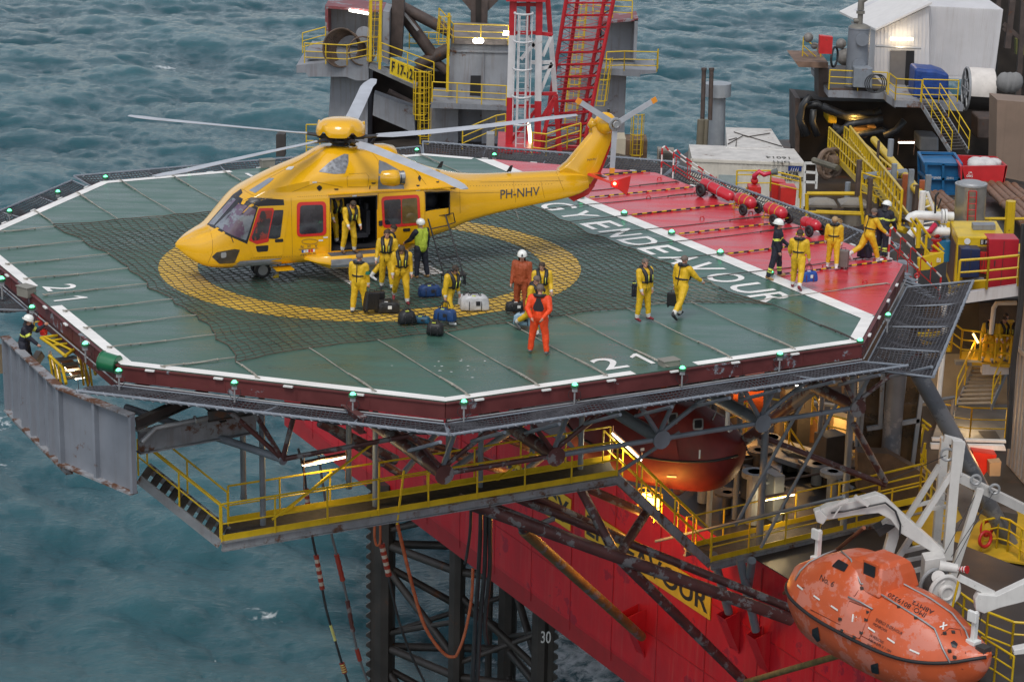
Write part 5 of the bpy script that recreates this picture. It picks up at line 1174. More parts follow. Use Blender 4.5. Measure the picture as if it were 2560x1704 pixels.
fp(Z3((1118, 0), (1228, 0), (1222, 245), (1118, 245)), YJ + 5, 1.5, 'leg_chord', M_brown, jk)
fp(Z3((1150, 0), (1185, 0), (1183, 240), (1150, 240)), YJ + 4.9, .1, 'chord_slot', M_darkin, jk)
for s in (((1060, 0), (1118, 0), (1118, 68)), ((1228, 0), (1300, 0), (1228, 72))): fp(Z3(*s), YJ + 5.2, .3, 'gusset', M_brown, jk)
fp(Z3((1050, 215), (1118, 160), (1228, 160), (1300, 240), (1300, 255), (1050, 250)), YJ + 5.1, 1, 'chord_foot', M_brown, jk)
bars([(*Z4((970, 30), (1345, 545)), .38), (*Z4((1000, 50), (1610, 365)), .36), (*Z4((1190, 650), (1500, 480)), .42), (*Z4((1300, 560), (1480, 700)), .3), (*Z4((900, 900), (1160, 1030)), .22)], YJ + 3, .3, 'leg_brace', M_brown, jk, n=12)
bars([(*Z4((1060, 130), (1195, 300)), .14)], YJ + 2.4, .1, 'anode', M_galv, jk, False)
fp(Z3((1945, 148), (2190, 128), (2172, 388), (1952, 388)), YJ + 3, 1, 'right_plate', M_jg, jk); fp(Z3((1935, 140), (2192, 118), (2190, 134), (1945, 155)), YJ + 1, 3, 'right_top', MATS['maroon_edge'], jk); fp(Z3((2168, 128), (2190, 128), (2178, 388), (2160, 388)), YJ + 1, 2.5, 'right_side', M_jg, jk)
fp(Z3((1760, 30), (1960, 30), (1950, 470), (1740, 470)), YJ + 3, 2, 'right_back', M_jg, jk)
fp(Z3((1945, 440), (2312, 452), (2308, 470), (2205, 478), (2200, 492), (1945, 478)), YJ, 4, 'right_platform', M_jg, jk)
fp(Z3((1700, 470), (2115, 484), (2105, 720), (2100, 1060), (1700, 1060)), YJ + 1.5, 4, 'right_column', M_jg, jk)
fp(Z3((2115, 900), (2250, 900), (2245, 1070), (2110, 1070)), YJ, 2, 'ladder_tower', W('tower_rust', (.16, .10, .06), .7, var=.4, rust=.4), jk)
fp(Z3((2030, 890), (2112, 890), (2105, 1070), (2030, 1070)), YJ - 3, 2, 'cream_post', W('cream_paint', (.45, .40, .30), .6, rust=.3), jk)
fp(Z3((340, 62), (466, 84), (462, 97), (340, 74)), YJ - .3, .2, 'strip_light', M_cool, jk)
fp(Z3((1330, 205), (1365, 205), (1363, 228), (1325, 228)), YJ - 3, .4, 'lamp', M_cool, jk)
b = MB()
for x in (1148, 1172, 1186): b.sphere(PY(*Z3((x, 262))[0], YJ - 3), .16, 8, 6)
b.build('twin_lamp', M_cool, jk, smooth='all')
b = MB()
for k in range(9): b.torus(PY(*Z4((440 + 12 * k, 470 + 4 * k))[0], YJ - 1.5 + .12 * k), 1.15 - .02 * k, .06, (.5, -1, .1), 28, 5)
b.build('hose_coil', W('coil_brown', (.11, .075, .055), .7, var=.4), jk); b = MB()
for k in range(4): b.torus(PY(*Z4((650, 500))[0], YJ - 1.4 + .12 * k), .85, .05, (.4, -1, .1), 24, 5)
b.build('hose_coil', MATS['coil_brown'], jk)
b = MB(); b.cyl(PY(*Z4((666, 340))[0], YJ - .6), PY(*Z4((666, 340))[0], YJ - .4), .50, 24); b.build('hatch_cover', M_jg, jk)
for k, (a, bb) in enumerate((((1500, 130), (1482, 900)), ((735, 0), (728, 600)), ((830, 0), (820, 680)))):
    b = MB(); b.beam(PY(*Z4(a)[0], YJ - 2.6), PY(*Z4(bb)[0], YJ - 2.6), .16, .16); b.build('yellow_post', M_yel, jk)
yl = ['at the top left ledge with hose coil of the jacking house', 'along the catwalk above the number sign', 'on the roof of the jacking house centre box', 'in front of the black opening of the jacking house', 'at the right platform of the jacking house', 'low beside the crane base, left', 'low beside the crane base, right', 'on top of the right part of the jacking house', 'behind the hose coil on the jacking house', 'at the back of the leg bracing behind the number sign']
for lb, pts, Y, h in zip(yl, (Z4((85, 620), (500, 640), (700, 600)), Z4((835, 610), (1350, 800)), Z4((1400, 270), (1540, 425), (2080, 440)), Z4((1335, 1000), (2060, 1040)), Z3((1985, 460), (2100, 455), (2310, 460), (2315, 440)), Z3((1065, 960), (1280, 870), (1340, 860)), Z3((1510, 990), (1600, 1000), (1735, 955), (1820, 930)), Z3((1900, 110), (2150, 122)), Z4((65, 520), (290, 460)), Z4((1110, 480), (1490, 500))), (YJ - 2, YJ - 3.2, YJ - 2.5, YJ - 4, YJ - .5, 118, 108, YJ + 1, YJ - 1, YJ + 5), (1.2, 1.15, 1.15, 1.2, 1.2, 1.1, 1.1, 1.1, 1.2, 1.1)): yrail('yellow guard rail ' + lb, pts, Y, h)
cage_ladder('yellow caged ladder over the box left of the number sign', 940, 0, 933, 155, YJ - 2.2)
for i, x in enumerate((1050, 1062)): cage_ladder(['yellow caged ladder below the number sign, left of two', 'yellow caged ladder below the number sign, right of two'][i], x, 178, x - 1, 300 + 60 * i, YJ - 3.4)
cage_ladder('yellow ladder cage beside the jacking house roof', 1112, 40, 1106, 110, YJ - 2.4)
cage_ladder('yellow caged ladder on the right jacking house column', 1516, 145, 1500, 265, YJ - .3); cage_ladder('tall yellow ladder right of the red lattice boom', 1453, 10, 1425, 325, YJ, .7); cage_ladder('yellow ladder tower low at the right of the jacking house', 1595, 285, 1590, 400, YJ - 1)
yrail('yellow post and ladder cluster low left behind the rotor head', [(766, 385), (800, 385)], 118, 1.6, .5); fp([(690, 337), (698, 335), (712, 336), (712, 392), (690, 392)], 112, .6, 'black_post', M_dark, jk)
# crane
cr = thing('pedestal_crane', 'red and white lattice crane with caged ladder standing behind the helicopter tail boom', 'crane', PY(1330, 385, 112))
YC = 112
M_cr = mat('crane_red', (.46, .018, .028), .4, var=.15, streak=.3); M_cw = mat('crane_white', (.62, .62, .63), .45, var=.1, rust=.12, streak=.3)
def seg_leg(p0, p1, w, Y, cuts, nm='tower_leg'):
    prev = 0
    for t1, m in cuts:
        a = (p0[0] + (p1[0] - p0[0]) * prev, p0[1] + (p1[1] - p0[1]) * prev); c = (p0[0] + (p1[0] - p0[0]) * t1, p0[1] + (p1[1] - p0[1]) * t1)
        b = MB(); b.beam(PY(*a, Y), PY(*c, Y), w, w); b.build(nm, m, cr); prev = t1
R_, W_ = M_cr, M_cw
seg_leg(*Z3((1396, -150), (1362, 985)), .36, YC, ((.33, R_), (.68, W_), (1, R_))); seg_leg(*Z3((1560, -150), (1545, 985)), .34, YC, ((.33, R_), (.70, W_), (1, R_)))
seg_leg(*Z3((1600, -150), (1690, 990)), .26, YC + 2.5, ((.33, R_), (.66, W_), (1, R_))); seg_leg(*Z3((1490, -150), (1470, 985)), .22, YC + 3, ((.33, R_), (.7, W_), (1, R_)))
for a, c, m in (((1395, 210), (1560, 210), R_), ((1380, 600), (1550, 600), R_), ((1330, 960), (1560, 975), R_), ((1550, 600), (1670, 600), R_), ((1575, 215), (1640, 225), R_), ((1500, 400), (1640, 400), W_), ((1570, 440), (1650, 420), W_), ((1580, 360), (1635, 230), W_), ((1560, 600), (1640, 400), W_), ((1480, 240), (1560, 340), W_), ((1395, 30), (1560, 30), R_), ((1440, 380), (1560, 240), W_), ((1570, 760), (1660, 620), R_), ((1560, 940), (1650, 640), R_), ((1380, 900), (1540, 700), R_), ((1390, 680), (1540, 680), R_)):
    b = MB(); b.beam(PY(*Z3(a)[0], YC + .2), PY(*Z3(c)[0], YC + .2), .17, .17); b.build('tower_brace', m, cr)
fp(Z3((1290, 940), (1560, 955), (1560, 985), (1290, 975)), YC - 1, 4, 'crane_base', M_cr, cr); fp(Z3((1345, -40), (1600, -40), (1600, 15), (1345, 10)), YC - .5, 3, 'crane_platform', M_cr, cr)
cage_ladder('', *Z3((1455, 90))[0], *Z3((1435, 960))[0], YC - .8, .45, False, M_cw, cr)
c = MB(); A, B = PY(*Z3((1458, 85))[0], YC - .8), PY(*Z3((1440, 790))[0], YC - .8); HH = [[B.lerp(A, i / 4) + Vector((cos(q) * .46, -sin(q) * .6, 0)) for q in [pi * j / 8 for j in range(-1, 10)]] for i in range(5)]
for h_ in HH: c.tube(h_, .05, 5)
for j in range(0, 11, 2): c.tube([HH[0][j], HH[-1][j]], .028, 5)
c.build('ladder_cage', M_cw, cr)
def lattice(ends0, ends1, n, r, Ys, par, m):
    """two or more chords with zigzag lacing; each chord given by px at top and bottom"""
    C0 = [PY(*Z3(p)[0], y) for p, y in zip(ends0, Ys)]; C1 = [PY(*Z3(p)[0], y) for p, y in zip(ends1, Ys)]
    for a, bb in zip(C0, C1): b = MB(); b.tube([a, bb], r, 8); b.build('boom_chord', m, par)
    k = len(C0)
    for i in range(k):
        j = (i + 1) % k
        b = MB(); z = []
        for s in range(n + 1): z.append((C0[i].lerp(C1[i], s / n)) if s % 2 == 0 else (C0[j].lerp(C1[j], s / n)))
        b.tube(z, r * .5, 6); b.build('boom_lacing', m, par)
        b = MB()
        for s in range(0, n + 1, 2): b.tube([C0[i].lerp(C1[i], s / n), C0[j].lerp(C1[j], s / n)], r * .45, 5)
        b.build('boom_lacing', m, par)
lattice([(1740, -60), (1812, -60), (1985, -60), (2045, -60)], [(1575, 960), (1665, 960), (1800, 960), (1842, 940)], 26, .11, (YC + 4, YC + 6, YC + 6, YC + 4), cr, M_cr)
b = MB(); p = PY(*Z3((1497, 850))[0], YC + .5); b.beam(PY(*Z3((1490, 782))[0], YC + .5), PY(*Z3((1503, 930))[0], YC + .5), .22, .15); b.build('strip_light', M_warm, cr)
fp(Z3((1220, 860), (1270, 860), (1268, 960), (1218, 960)), 110, .8, 'mushroom_vent', M_galv, cr)

# stacks, containers and small gear behind the red sector
def Z5(*L): return [(1620 + x / 2.506, y / 2.506) for x, y in L]
stk = thing('exhaust_stack', 'pale grey exhaust stack with a wide drum cap beside two thin brown pipes', 'chimney', PY(1790, 365, 130))
p = PY(1790, 370, 130); tp = PY(1793, 240, 130); b = MB(); b.cyl(p, tp, .50, 24); b.build('stack_pipe', W('stack_grey', (.30, .33, .36), .5, streak=.3), stk, smooth=40); b = MB(); t2 = PY(1794, 208, 130); b.cyl(tp, t2, .80, 28); b.build('drum_cap', MATS['stack_grey'], stk, smooth=40)
st2 = thing('vent_pipe', 'two thin dark brown vent pipes standing left of the grey stack', 'vent pipe', PY(1752, 365, 128))
for x, w in ((1760, .13), (1779, .13)): b = MB(); b.cyl(PY(x - 4, 300, 128.5), PY(x, 172, 128.5), w, 12); b.cyl(PY(x, 176, 128.5), PY(x, 170, 128.5), w * 1.25, 12); b.build('upper_pipe', M_brown, st2, smooth=40)
for x, w in ((1752, .22), (1765, .15)): b = MB(); b.cyl(PY(x - 3, 375, 128), PY(x + 1, 299, 128), w, 12); b.build('lower_pipe', W('pipe_olive', (.16, .14, .10), .5, rust=.2), st2, smooth=40)
def container(label, roof, zr, h, m, name='shipping_container'):
    P = [PZ(x, y, zr) for x, y in roof]; t = thing(name, label, 'container', (P[0] + P[2]) / 2 - ZZ * h)
    b = MB(); b.prism([q - ZZ * h for q in P], ZZ * (h - .08)); b.build('box', m, t)
    b = MB(); b.prism([q - ZZ * .07 for q in P], ZZ * .07); b.build('roof', W('container_roof', (.55, .53, .50), .5, var=.2, rust=.35, rs=.5), t)
    d = (P[1] - P[0]); n = 26; b = MB(); nn = Vector((d.y, -d.x, 0)).normalized()
    for i in range(n): q = P[0] + d * ((i + .5) / n); b.obox(q - ZZ * (h / 2) + nn * .012, d.normalized(), nn, ZZ, d.length / n * .45, .03, h - .25)
    b.build('corrugation', m, t)
    b = MB()
    for q in (P[0], P[1]): b.obox(q - ZZ * h / 2 + nn * .02, d.normalized(), nn, ZZ, .14, .1, h)
    b.beam(P[0] - ZZ * .1 + nn * .02, P[1] - ZZ * .1 + nn * .02, .1, .14); b.beam(P[0] - ZZ * (h - .08) + nn * .02, P[1] - ZZ * (h - .08) + nn * .02, .1, .16); b.build('frame', m, t)
    return t, P, nn
M_cont = mat('container_white', (.60, .57, .50), .5, var=.1, rust=.15, rs=.8, streak=.3)
ct, P, nn = container('long cream container with oilfield company name behind the red sector', [(1730, 396), (2012, 407), (1985, 372), (1722, 361)], -7.0, 2.65, M_cont)
dd = (P[1] - P[0]).normalized(); Ln = (P[1] - P[0]).length
def onf(fx, fz): return P[0] + dd * Ln * fx - ZZ * fz + nn * .05
b = MB(); b.obox(onf(.33, 1.15), dd, nn, ZZ, 1.05, .04, .65); b.build('shutter', W('shutter_teal', (.30, .36, .36), .5), ct)
b = MB(); b.obox(onf(.915, .33), dd, nn, ZZ, .72, .03, .27); b.build('logo_plate', W('logo_blue', (.01, .035, .20), .4), ct)
b = MB()
for k in range(4): b.prism([onf(.875 + .02 * k, .46) + nn * .02, onf(.885 + .02 * k, .46) + nn * .02, onf(.892 + .02 * k, .22) + nn * .02], nn * .01)
b.build('logo_blades', M_cont, ct)
b = MB(); text_into(b, 'BAKER', onf(.80, .74), dd, ZZ, .95, .22, .035, .03); text_into(b, 'HUGHES', onf(.83, 1.01), dd, ZZ, 1.12, .23, .035, .03); b.build('company_lettering', M_hframe, ct)
b = MB(); text_into(b, '16014', P[0].lerp(P[1], .62) + (P[3] - P[0]) * .35 + dd * 1.6 + ZZ * .01, -dd, -(P[3] - P[0]).normalized(), 1.3, .55, .01, .01); text_into(b, 'GHT', P[0].lerp(P[1], .62) + (P[3] - P[0]) * .05 + dd * 1.5 + ZZ * .01, -dd, -(P[3] - P[0]).normalized(), 1.0, .55, .01, .01); b.build('roof_lettering', W('faded_black', (.09, .09, .08), .7), ct)
b = MB(); b.obox(onf(.70, 2.25), dd, nn, ZZ, .35, .02, .12); b.build('stripe', M_yel, ct); b = MB(); b.obox(onf(.70, 2.37), dd, nn, ZZ, .35, .02, .1); b.build('stripe', MATS['logo_blue'], ct)
c2t, P2, n2 = container('white container with slings on its roof, behind the cream container', [(1818, 368), (1960, 372), (1928, 322), (1814, 318)], -6.95, 2.6, M_white)
sl_ = MB()
for q in (((1835, 330), (1870, 342), (1925, 333)), ((1820, 360), (1860, 338), (1955, 366)), ((1840, 365), (1842, 345), (1822, 350))): sl_.tube([PZ(x, y, -6.9) for x, y in q], .03, 5)
sl_.build('sling', M_roped, c2t)
fr_ = thing('storage_rack', 'white open frame rack at the right end of the cream container', 'rack', PY(2030, 500, 117)); 
bars([((2043, 408), (2040, 472)), ((2012, 410), (2010, 515)), ((2012, 408), (2043, 408)), ((2012, 430), (2040, 432)), ((2012, 455), (2040, 456))], 117, .12, 'frame', M_white, fr_, False)
# misc on main deck
def cyl_thing(label, nm, cat, x0, y0, x1, y1, Y, r, m, lid=None, parts=()):
    t = thing(nm, label, cat, PY(x0, y0, Y)); b = MB(); A, B = PY(x0, y0, Y), PY(x1, y1, Y); b.cyl(A, B, r, 24); b.build('shell', m, t, smooth=40)
    b = MB(); b.cyl(B, B + (B - A).normalized() * .06, r * 1.04, 24); b.build('rim', lid or m, t, smooth=40); return t
rl_ = thing('cable_reel', 'round brown cable reel on its side behind the cream container', 'reel', PY(2073, 440, 114)); c_ = PY(2068, 410, 114); b = MB(); b.torus(c_, .70, .14, (.7, -.7, .1), 26, 8); b.torus(c_ + Vector((.35, .35, 0)), .70, .12, (.7, -.7, .1), 26, 8); b.build('flange', W('reel_brown', (.16, .11, .08), .7, var=.4), rl_)
b = MB()
for k in range(3): q = 2 * pi * k / 3; a = Vector((.7, .7, 0)); b.tube([c_, c_ + (a * cos(q) + ZZ * sin(q)) * .66], .08, 6)
b.cyl(c_, c_ + Vector((.4, .4, 0)), .45, 16); b.build('hub', MATS['reel_brown'], rl_)
fire_monitor('red fire monitor behind the net in front of the cream container', PY(1884, 500, 92), 1.15, Vector((.9, -.2, .25)))
cab = thing('fire_cabinet', 'pair of red fire cabinets behind yellow railing near the cream container', 'cabinet', PY(1955, 515, 95))
fp([(1930, 452), (1966, 458), (1962, 512), (1928, 506)], 95.2, .8, 'cabinet', M_red2, cab, bevel=.02); fp([(1952, 469), (1992, 470), (1988, 514), (1950, 512)], 94, .9, 'cabinet', M_red2, cab, bevel=.02); fp([(1872, 467), (1903, 468), (1903, 485), (1872, 484)], 91.5, .7, 'hose_box', M_red2, cab, bevel=.02)
yrail('yellow guard rail round the red fire cabinets', [(1840, 478), (1925, 478), (1998, 495), (2000, 530)], 94, .9)
for i, x in enumerate((2054, 2133)):
    t = cyl_thing(['grey capped vent duct, left of two behind the red sector net', 'grey capped vent duct, right of two behind the red sector net'][i], 'vent_duct', 'vent', x, 560, x, 512, 97, .46, W('duct_tan', (.24, .22, .19), .6, var=.2, rust=.2)); b = MB(); c_ = PY(x, 507, 97)
    b.loft([[c_ + Vector((sx * s, sy * s, z)) for sx, sy in ((-1, -1), (1, -1), (1, 1), (-1, 1))] for s, z in ((.62, -.08), (.62, .02), (.25, .2))]); b.build('hip_cap', MATS['duct_tan'], t)
yp = thing('yellow_pipework', 'yellow pipe frame round the two capped vent ducts', 'pipe frame', PY(2090, 560, 96))
bars([((2017, 484), (2150, 484), .09), ((2017, 484), (2017, 550), .09), ((2150, 484), (2158, 560), .08), ((2017, 530), (2160, 536), .07), ((2040, 528), (2160, 532), .06)], 96, .08, 'pipe', M_yel, yp)
yrail('yellow guard rail beyond the vent ducts', [(2150, 500), (2200, 515), (2260, 560)], 94, 1.2)
# pale floor light slots
gw = thing('yellow_gangway', 'long yellow stair gangway climbing away beside the blue basket', 'gangway', PY(2200, 480, 98))
A0, B0, A1_, B1_ = PY(2122, 372, 116), PY(2250, 552, 84), PY(2150, 385, 114), PY(2282, 560, 83)
b = MB(); b.beam(A0, B0, .10, .45); b.beam(A1_, B1_, .08, .35); b.build('stringer', M_yel, gw); b = MB(); railing(b, [B0, A0], 1.2, 1.6, .05, (.6,)); b.build('handrail', M_yel, gw); b = MB()
for i in range(26): p, q = A0.lerp(B0, i / 26), A1_.lerp(B1_, i / 26); b.beam(p, q, .3, .04)
b.build('tread', M_grate, gw)
gw2 = thing('yellow_gangway', 'shorter yellow railed stair left of the long gangway', 'gangway', PY(2130, 430, 108)); b = MB(); A0, B0 = PY(2070, 372, 122), PY(2190, 500, 96); b.beam(A0, B0, .1, .3); b.build('stringer', M_yel, gw2); b = MB(); railing(b, [B0, A0], 1.2, 1.5, .05, (.6,)); railing(b, [B0 + Vector((.9, .3, 0)), A0 + Vector((.9, .3, 0))], 1.2, 1.5, .05, (.6,)); b.build('handrail', M_yel, gw2)
yb = thing('yellow_boom', 'thick yellow tubular boom slanting down towards the white pipes', 'boom', PY(2280, 450, 96)); b = MB(); b.tube([PY(2185, 350, 112), PY(2372, 568, 81)], .19, 14); b.build('boom_tube', M_yel, yb, smooth=40)
wl = thing('white_lattice_post', 'white lattice post with rungs beside the slanting yellow boom', 'lattice post', PY(2305, 600, 82))
bars([((2308, 478), (2296, 612), .13), ((2318, 480), (2340, 540), .07), ((2322, 494), (2308, 500), .03), ((2330, 512), (2308, 520), .03), ((2338, 530), (2306, 540), .03), ((2335, 555), (2305, 560), .03)], 82, .1, 'post', M_white, wl)
bb = thing('cargo_basket', 'blue steel cargo basket with rusty white lid frame on the pipe deck', 'cargo basket', PY(2350, 482, 106)); M_blue = mat('basket_blue', (.012, .115, .27), .4, var=.15, rust=.08)
fp([(2318, 412), (2400, 412), (2392, 482), (2324, 480)], 105, 2.2, 'basket_side', M_blue, bb); P = [PY(2312, 410, 104.9), PY(2404, 414, 104.9)]
for L in (((2312, 408), (2404, 412)), ((2310, 446), (2402, 448)), ((2322, 484), (2394, 484)), ((2314, 408), (2320, 484)), ((2402, 412), (2394, 484)), ((2358, 410), (2357, 484))): b = MB(); b.beam(PY(*L[0], 104.9), PY(*L[1], 104.9), .12, .12); b.build('basket_frame', M_blue, bb)
for L in (((2296, 382), (2312, 410)), ((2296, 382), (2385, 384)), ((2385, 384), (2404, 412)), ((2296, 382), (2298, 460)), ((2298, 460), (2322, 482)), ((2297, 430), (2318, 446))): b = MB(); b.beam(PY(*L[0], 107.2 if L[0][1] < 400 or L[0][0] < 2300 else 105), PY(*L[1], 107.2 if L[1][1] < 400 or L[1][0] < 2300 else 105), .12, .12); b.build('basket_frame', M_blue, bb)
b = MB(); text_into(b, 'P160430', PY(2328, 447, 104.85), (1, 0, 0), ZZ, .45, .12, .01, .01); text_into(b, '20416', PY(2366, 448, 104.85), (1, 0, 0), ZZ, .35, .11, .01, .01); b.build('basket_number', M_white, bb)
rs_ = thing('waste_skip', 'red open skip holding white sacks beside the blue cargo basket', 'skip', PY(2450, 465, 104)); M_skip = mat('skip_red', (.50, .02, .025), .4, var=.1, rust=.05)
fp([(2405, 416), (2518, 414), (2508, 462), (2412, 448)], 103, .12, 'skip_front', M_skip, rs_); fp([(2384, 388), (2490, 392), (2490, 425), (2390, 420)], 108, .12, 'skip_back', M_skip, rs_)
b = MB(); b.hexa([PY(2402, 450, 103), PY(2405, 450, 103), PY(2390, 420, 108), PY(2387, 420, 108), PY(2400, 416, 103), PY(2406, 416, 103), PY(2388, 388, 108), PY(2383, 388, 108)]); b.hexa([PY(2506, 460, 103), PY(2510, 460, 103), PY(2491, 425, 108), PY(2488, 425, 108), PY(2514, 414, 103), PY(2519, 414, 103), PY(2492, 392, 108), PY(2488, 392, 108)]); b.build('skip_side', M_skip, rs_)
b = MB(); text_into(b, 'JA', PY(2420, 436, 102.95), (1, 0, 0), ZZ, .2, .14, .01, .01); text_into(b, '085', PY(2416, 443, 102.95), (1, 0, 0), ZZ, .3, .12, .01, .01); b.build('skip_number', M_white, rs_)
b = MB(); 
for k in range(7): b.sphere(PY(2440 + 11 * (k % 5), 412 - 3 * (k % 3), 104.5 + .5 * (k % 3)), (.42, .4, .28), 9, 6)
sk_ = b.build('white_sack', W('sack_white', (.55, .54, .53), .7, bump=.6, bs=6), smooth='all'); tag(sk_, 'crumpled white sacks lying in the red skip', 'sack')
tk = cyl_thing('brushed steel tank with a red ladder behind the yellow fuel cabinet', 'steel_tank', 'tank', 2422, 575, 2428, 462, 84, .59, W('tank_steel', (.45, .43, .40), .3, metal=.75, var=.15, streak=.3), M_galv)
b = MB(); p = PY(2428, 462, 84); b.loft([[p + Vector((cos(q) * r, sin(q) * r, z)) for q in [2 * pi * i / 24 for i in range(24)]] for r, z in ((.62, .0), (.4, .14), (.05, .2))]); b.build('cone_lid', M_galv, tk, smooth='all')
b = MB(); X = Vector((1, 0, 0)); A, B = PY(2432, 478, 83.3), PY(2428, 556, 83.3)
for s in (-.15, .15): b.tube([A + X * s, B + X * s], .025, 6)
for i in range(6): b.tube([A.lerp(B, i / 5) - X * .15, A.lerp(B, i / 5) + X * .15], .018, 5)
b.build('ladder', M_red2, tk)
# pipes stacked on the deck
pr0 = None; M_pipe = mat('drill_pipe', (.20, .10, .055), .6, var=.4, vs=2, rust=.4, rs=2)
for k, (a, c) in enumerate((((2462, 462), (2560, 560)), ((2478, 460), (2575, 552)), ((2496, 462), (2590, 545)), ((2516, 462), (2610, 540)), ((2535, 465), (2640, 545)), ((2325, 485), (2400, 560)), ((2338, 484), (2410, 548)), ((2352, 484), (2420, 540)), ((2318, 492), (2385, 570)), ((2480, 480), (2570, 575)))):
    b = MB(); A, B = PY(*a, 103), PY(*c, 86); b.tube([A, B], .15, 10); b.tube([A, A.lerp(B, .03)], .19, 10); b.tube([A.lerp(B, .5), A.lerp(B, .53)], .18, 10); o = b.build('drill_pipe', M_pipe, smooth=40); tag(o, ['rusty pipe lying right of the steel tank, one of a row', 'rusty pipe lying left of the steel tank under the blue basket'][1 if 5 <= k <= 8 else 0], 'pipe', ['rusty pipes right of the tank', 'rusty pipes left of the tank'][1 if 5 <= k <= 8 else 0])
hf = thing('pipe_deck', 'brown raised pipe deck under the baskets and rusty pipes', 'deck', PY(2400, 560, 90)); b = MB(); b.prism([PY(2270, 500, 107), PY(2590, 480, 107), PY(2640, 640, 82), PY(2290, 620, 82)], ZZ * -.25); b.build('deck_plate', M_deckb, hf)
for k in range(9): b = MB(); p = PY(2200 + 14 * k, 520 + 6 * k, 98 - k); b.beam(p, p + ZZ * (1.6 + .3 * (k % 3)), .22, .22); b.build('support_post', [M_brown, W('post_orange', (.30, .08, .03), .6, var=.4), M_grey][k % 3], hf)

# drill floor block, upper right
def Z6(*L): return [(1960 + x / 3.927, y / 3.927) for x, y in L]
YD = 128
df = thing('drill_floor_house', 'white clad house with sloping roof and lit door on the drill floor', 'house', PY(2250, 230, YD))
fp(Z6((905, 310), (1425, 62), (1425, 900), (880, 900)), YD, 9, 'gable_wall', M_corr, df)
b = MB(); b.hexa([PY(*Z6((905, 310))[0], YD), PY(*Z6((880, 900))[0], YD), PY(*Z6((790, 700))[0], YD + 9), PY(*Z6((660, 210))[0], YD + 9), PY(*Z6((900, 305))[0], YD - .05), PY(*Z6((875, 900))[0], YD - .05), PY(*Z6((785, 700))[0], YD + 9), PY(*Z6((655, 205))[0], YD + 9)]); b.build('side_wall', M_corr, df)
r0, r1 = PY(*Z6((900, 306))[0], YD - .3), PY(*Z6((1452, 42))[0], YD - .3); bk = PY(*Z6((540, 130))[0], YD + 11) - r0
b = MB(); b.hexa([r0, r1, r1 + bk, r0 + bk, r0 + ZZ * .12, r1 + ZZ * .12, r1 + bk + ZZ * .12, r0 + bk + ZZ * .12]); b.build('roof', W('roof_white', (.68, .66, .64), .45, var=.06, streak=.15, scol=(.4, .3, .2)), df)
fp(Z6((1420, 60), (2152, 95), (2060, 790), (1375, 760)), YD + .4, 8, 'annex_wall', M_corr, df)
b = MB()
for k in range(36): f = k / 36; x = 1425 + 700 * f; b.beam(PY(*Z6((x, 70 + 30 * f))[0], YD + .38), PY(*Z6((x - 45 - 45 * f, 740))[0], YD + .38), .05, .04, (0, 1, 0))
for k in range(14): x = 920 + 36 * k; b.beam(PY(*Z6((x, 320 - 240 * (k / 14)))[0], YD - .02), PY(*Z6((x - 12, 890))[0], YD - .02), .05, .04, (0, 1, 0))
b.build('cladding_rib', M_corr, df)
fp(Z6((1045, 498), (1280, 500), (1270, 905), (1030, 905)), YD - .06, .05, 'door_opening', M_hint, df); fp(Z6((1045, 500), (1200, 500), (1180, 900), (1030, 900)), YD - .14, .06, 'door', W('door_grey', (.16, .15, .145), .5), df)
fp(Z6((1050, 372), (1268, 376), (1266, 402), (1050, 398)), YD - .5, .2, 'strip_light', M_warm, df); plight(PY(*Z6((1160, 440))[0], YD - 1.2), (1, .75, .45), 30)
bars([(*Z6((900, 452), (1345, 476)), .07)], YD - .8, .07, 'awning_bar', M_galv, df)
db = thing('drill_floor_platform', 'grey girders, rails and dark machinery bay below the white house', 'platform', PY(2200, 300, YD))
fp(Z6((435, 880), (1008, 905), (1000, 975), (435, 955)), YD - 4, 8, 'platform_girder', M_jg, db); fp(Z6((1005, 930), (1095, 985), (1095, 1065), (1003, 1000)), YD - 5, 4, 'platform_girder', M_jg, db); fp(Z6((1090, 985), (1345, 1000), (1340, 1058), (1085, 1050)), YD - 5.5, 6, 'platform_girder', M_jg, db); fp(Z6((1345, 990), (1765, 1030), (1755, 1095), (1340, 1060)), YD - 5, 6, 'platform_girder', M_jg, db)
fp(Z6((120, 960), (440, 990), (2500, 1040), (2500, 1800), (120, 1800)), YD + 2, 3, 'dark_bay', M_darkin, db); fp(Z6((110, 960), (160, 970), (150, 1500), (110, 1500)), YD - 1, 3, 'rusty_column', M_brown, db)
fp(Z6((105, 605), (435, 615), (430, 670), (145, 660)), YD - 3, 4, 'rusty_ledge', W('ledge_rust', (.16, .10, .07), .7, var=.4), db)
fp(Z6((340, 660), (440, 670), (430, 960), (340, 950)), YD - 2, 2, 'rusty_column', M_brown, db)
fp(Z6((430, 870), (1000, 870), (1000, 885), (430, 885)), YD - 4, 8, 'floor', M_deckb, db)
b = MB()
for k, pts in enumerate((((200, 1335), (150, 1150), (190, 1040), (330, 1020), (420, 1080), (700, 1180), (950, 1080)), ((330, 1335), (280, 1200), (290, 1080)), ((260, 940), (180, 1040), (160, 1180), (230, 1330)), ((380, 1040), (600, 1130), (880, 1110)), ((480, 1240), (700, 1330), (960, 1280), (1060, 1340)), ((1180, 1180), (1100, 1280), (980, 1335)), ((500, 1335), (640, 1220), (970, 1170)))): b.tube([PY(*p, YD - 2 - .2 * k) for p in Z6(*pts)], .20, 8)
b.build('black_hose', M_hb, db, smooth='all')
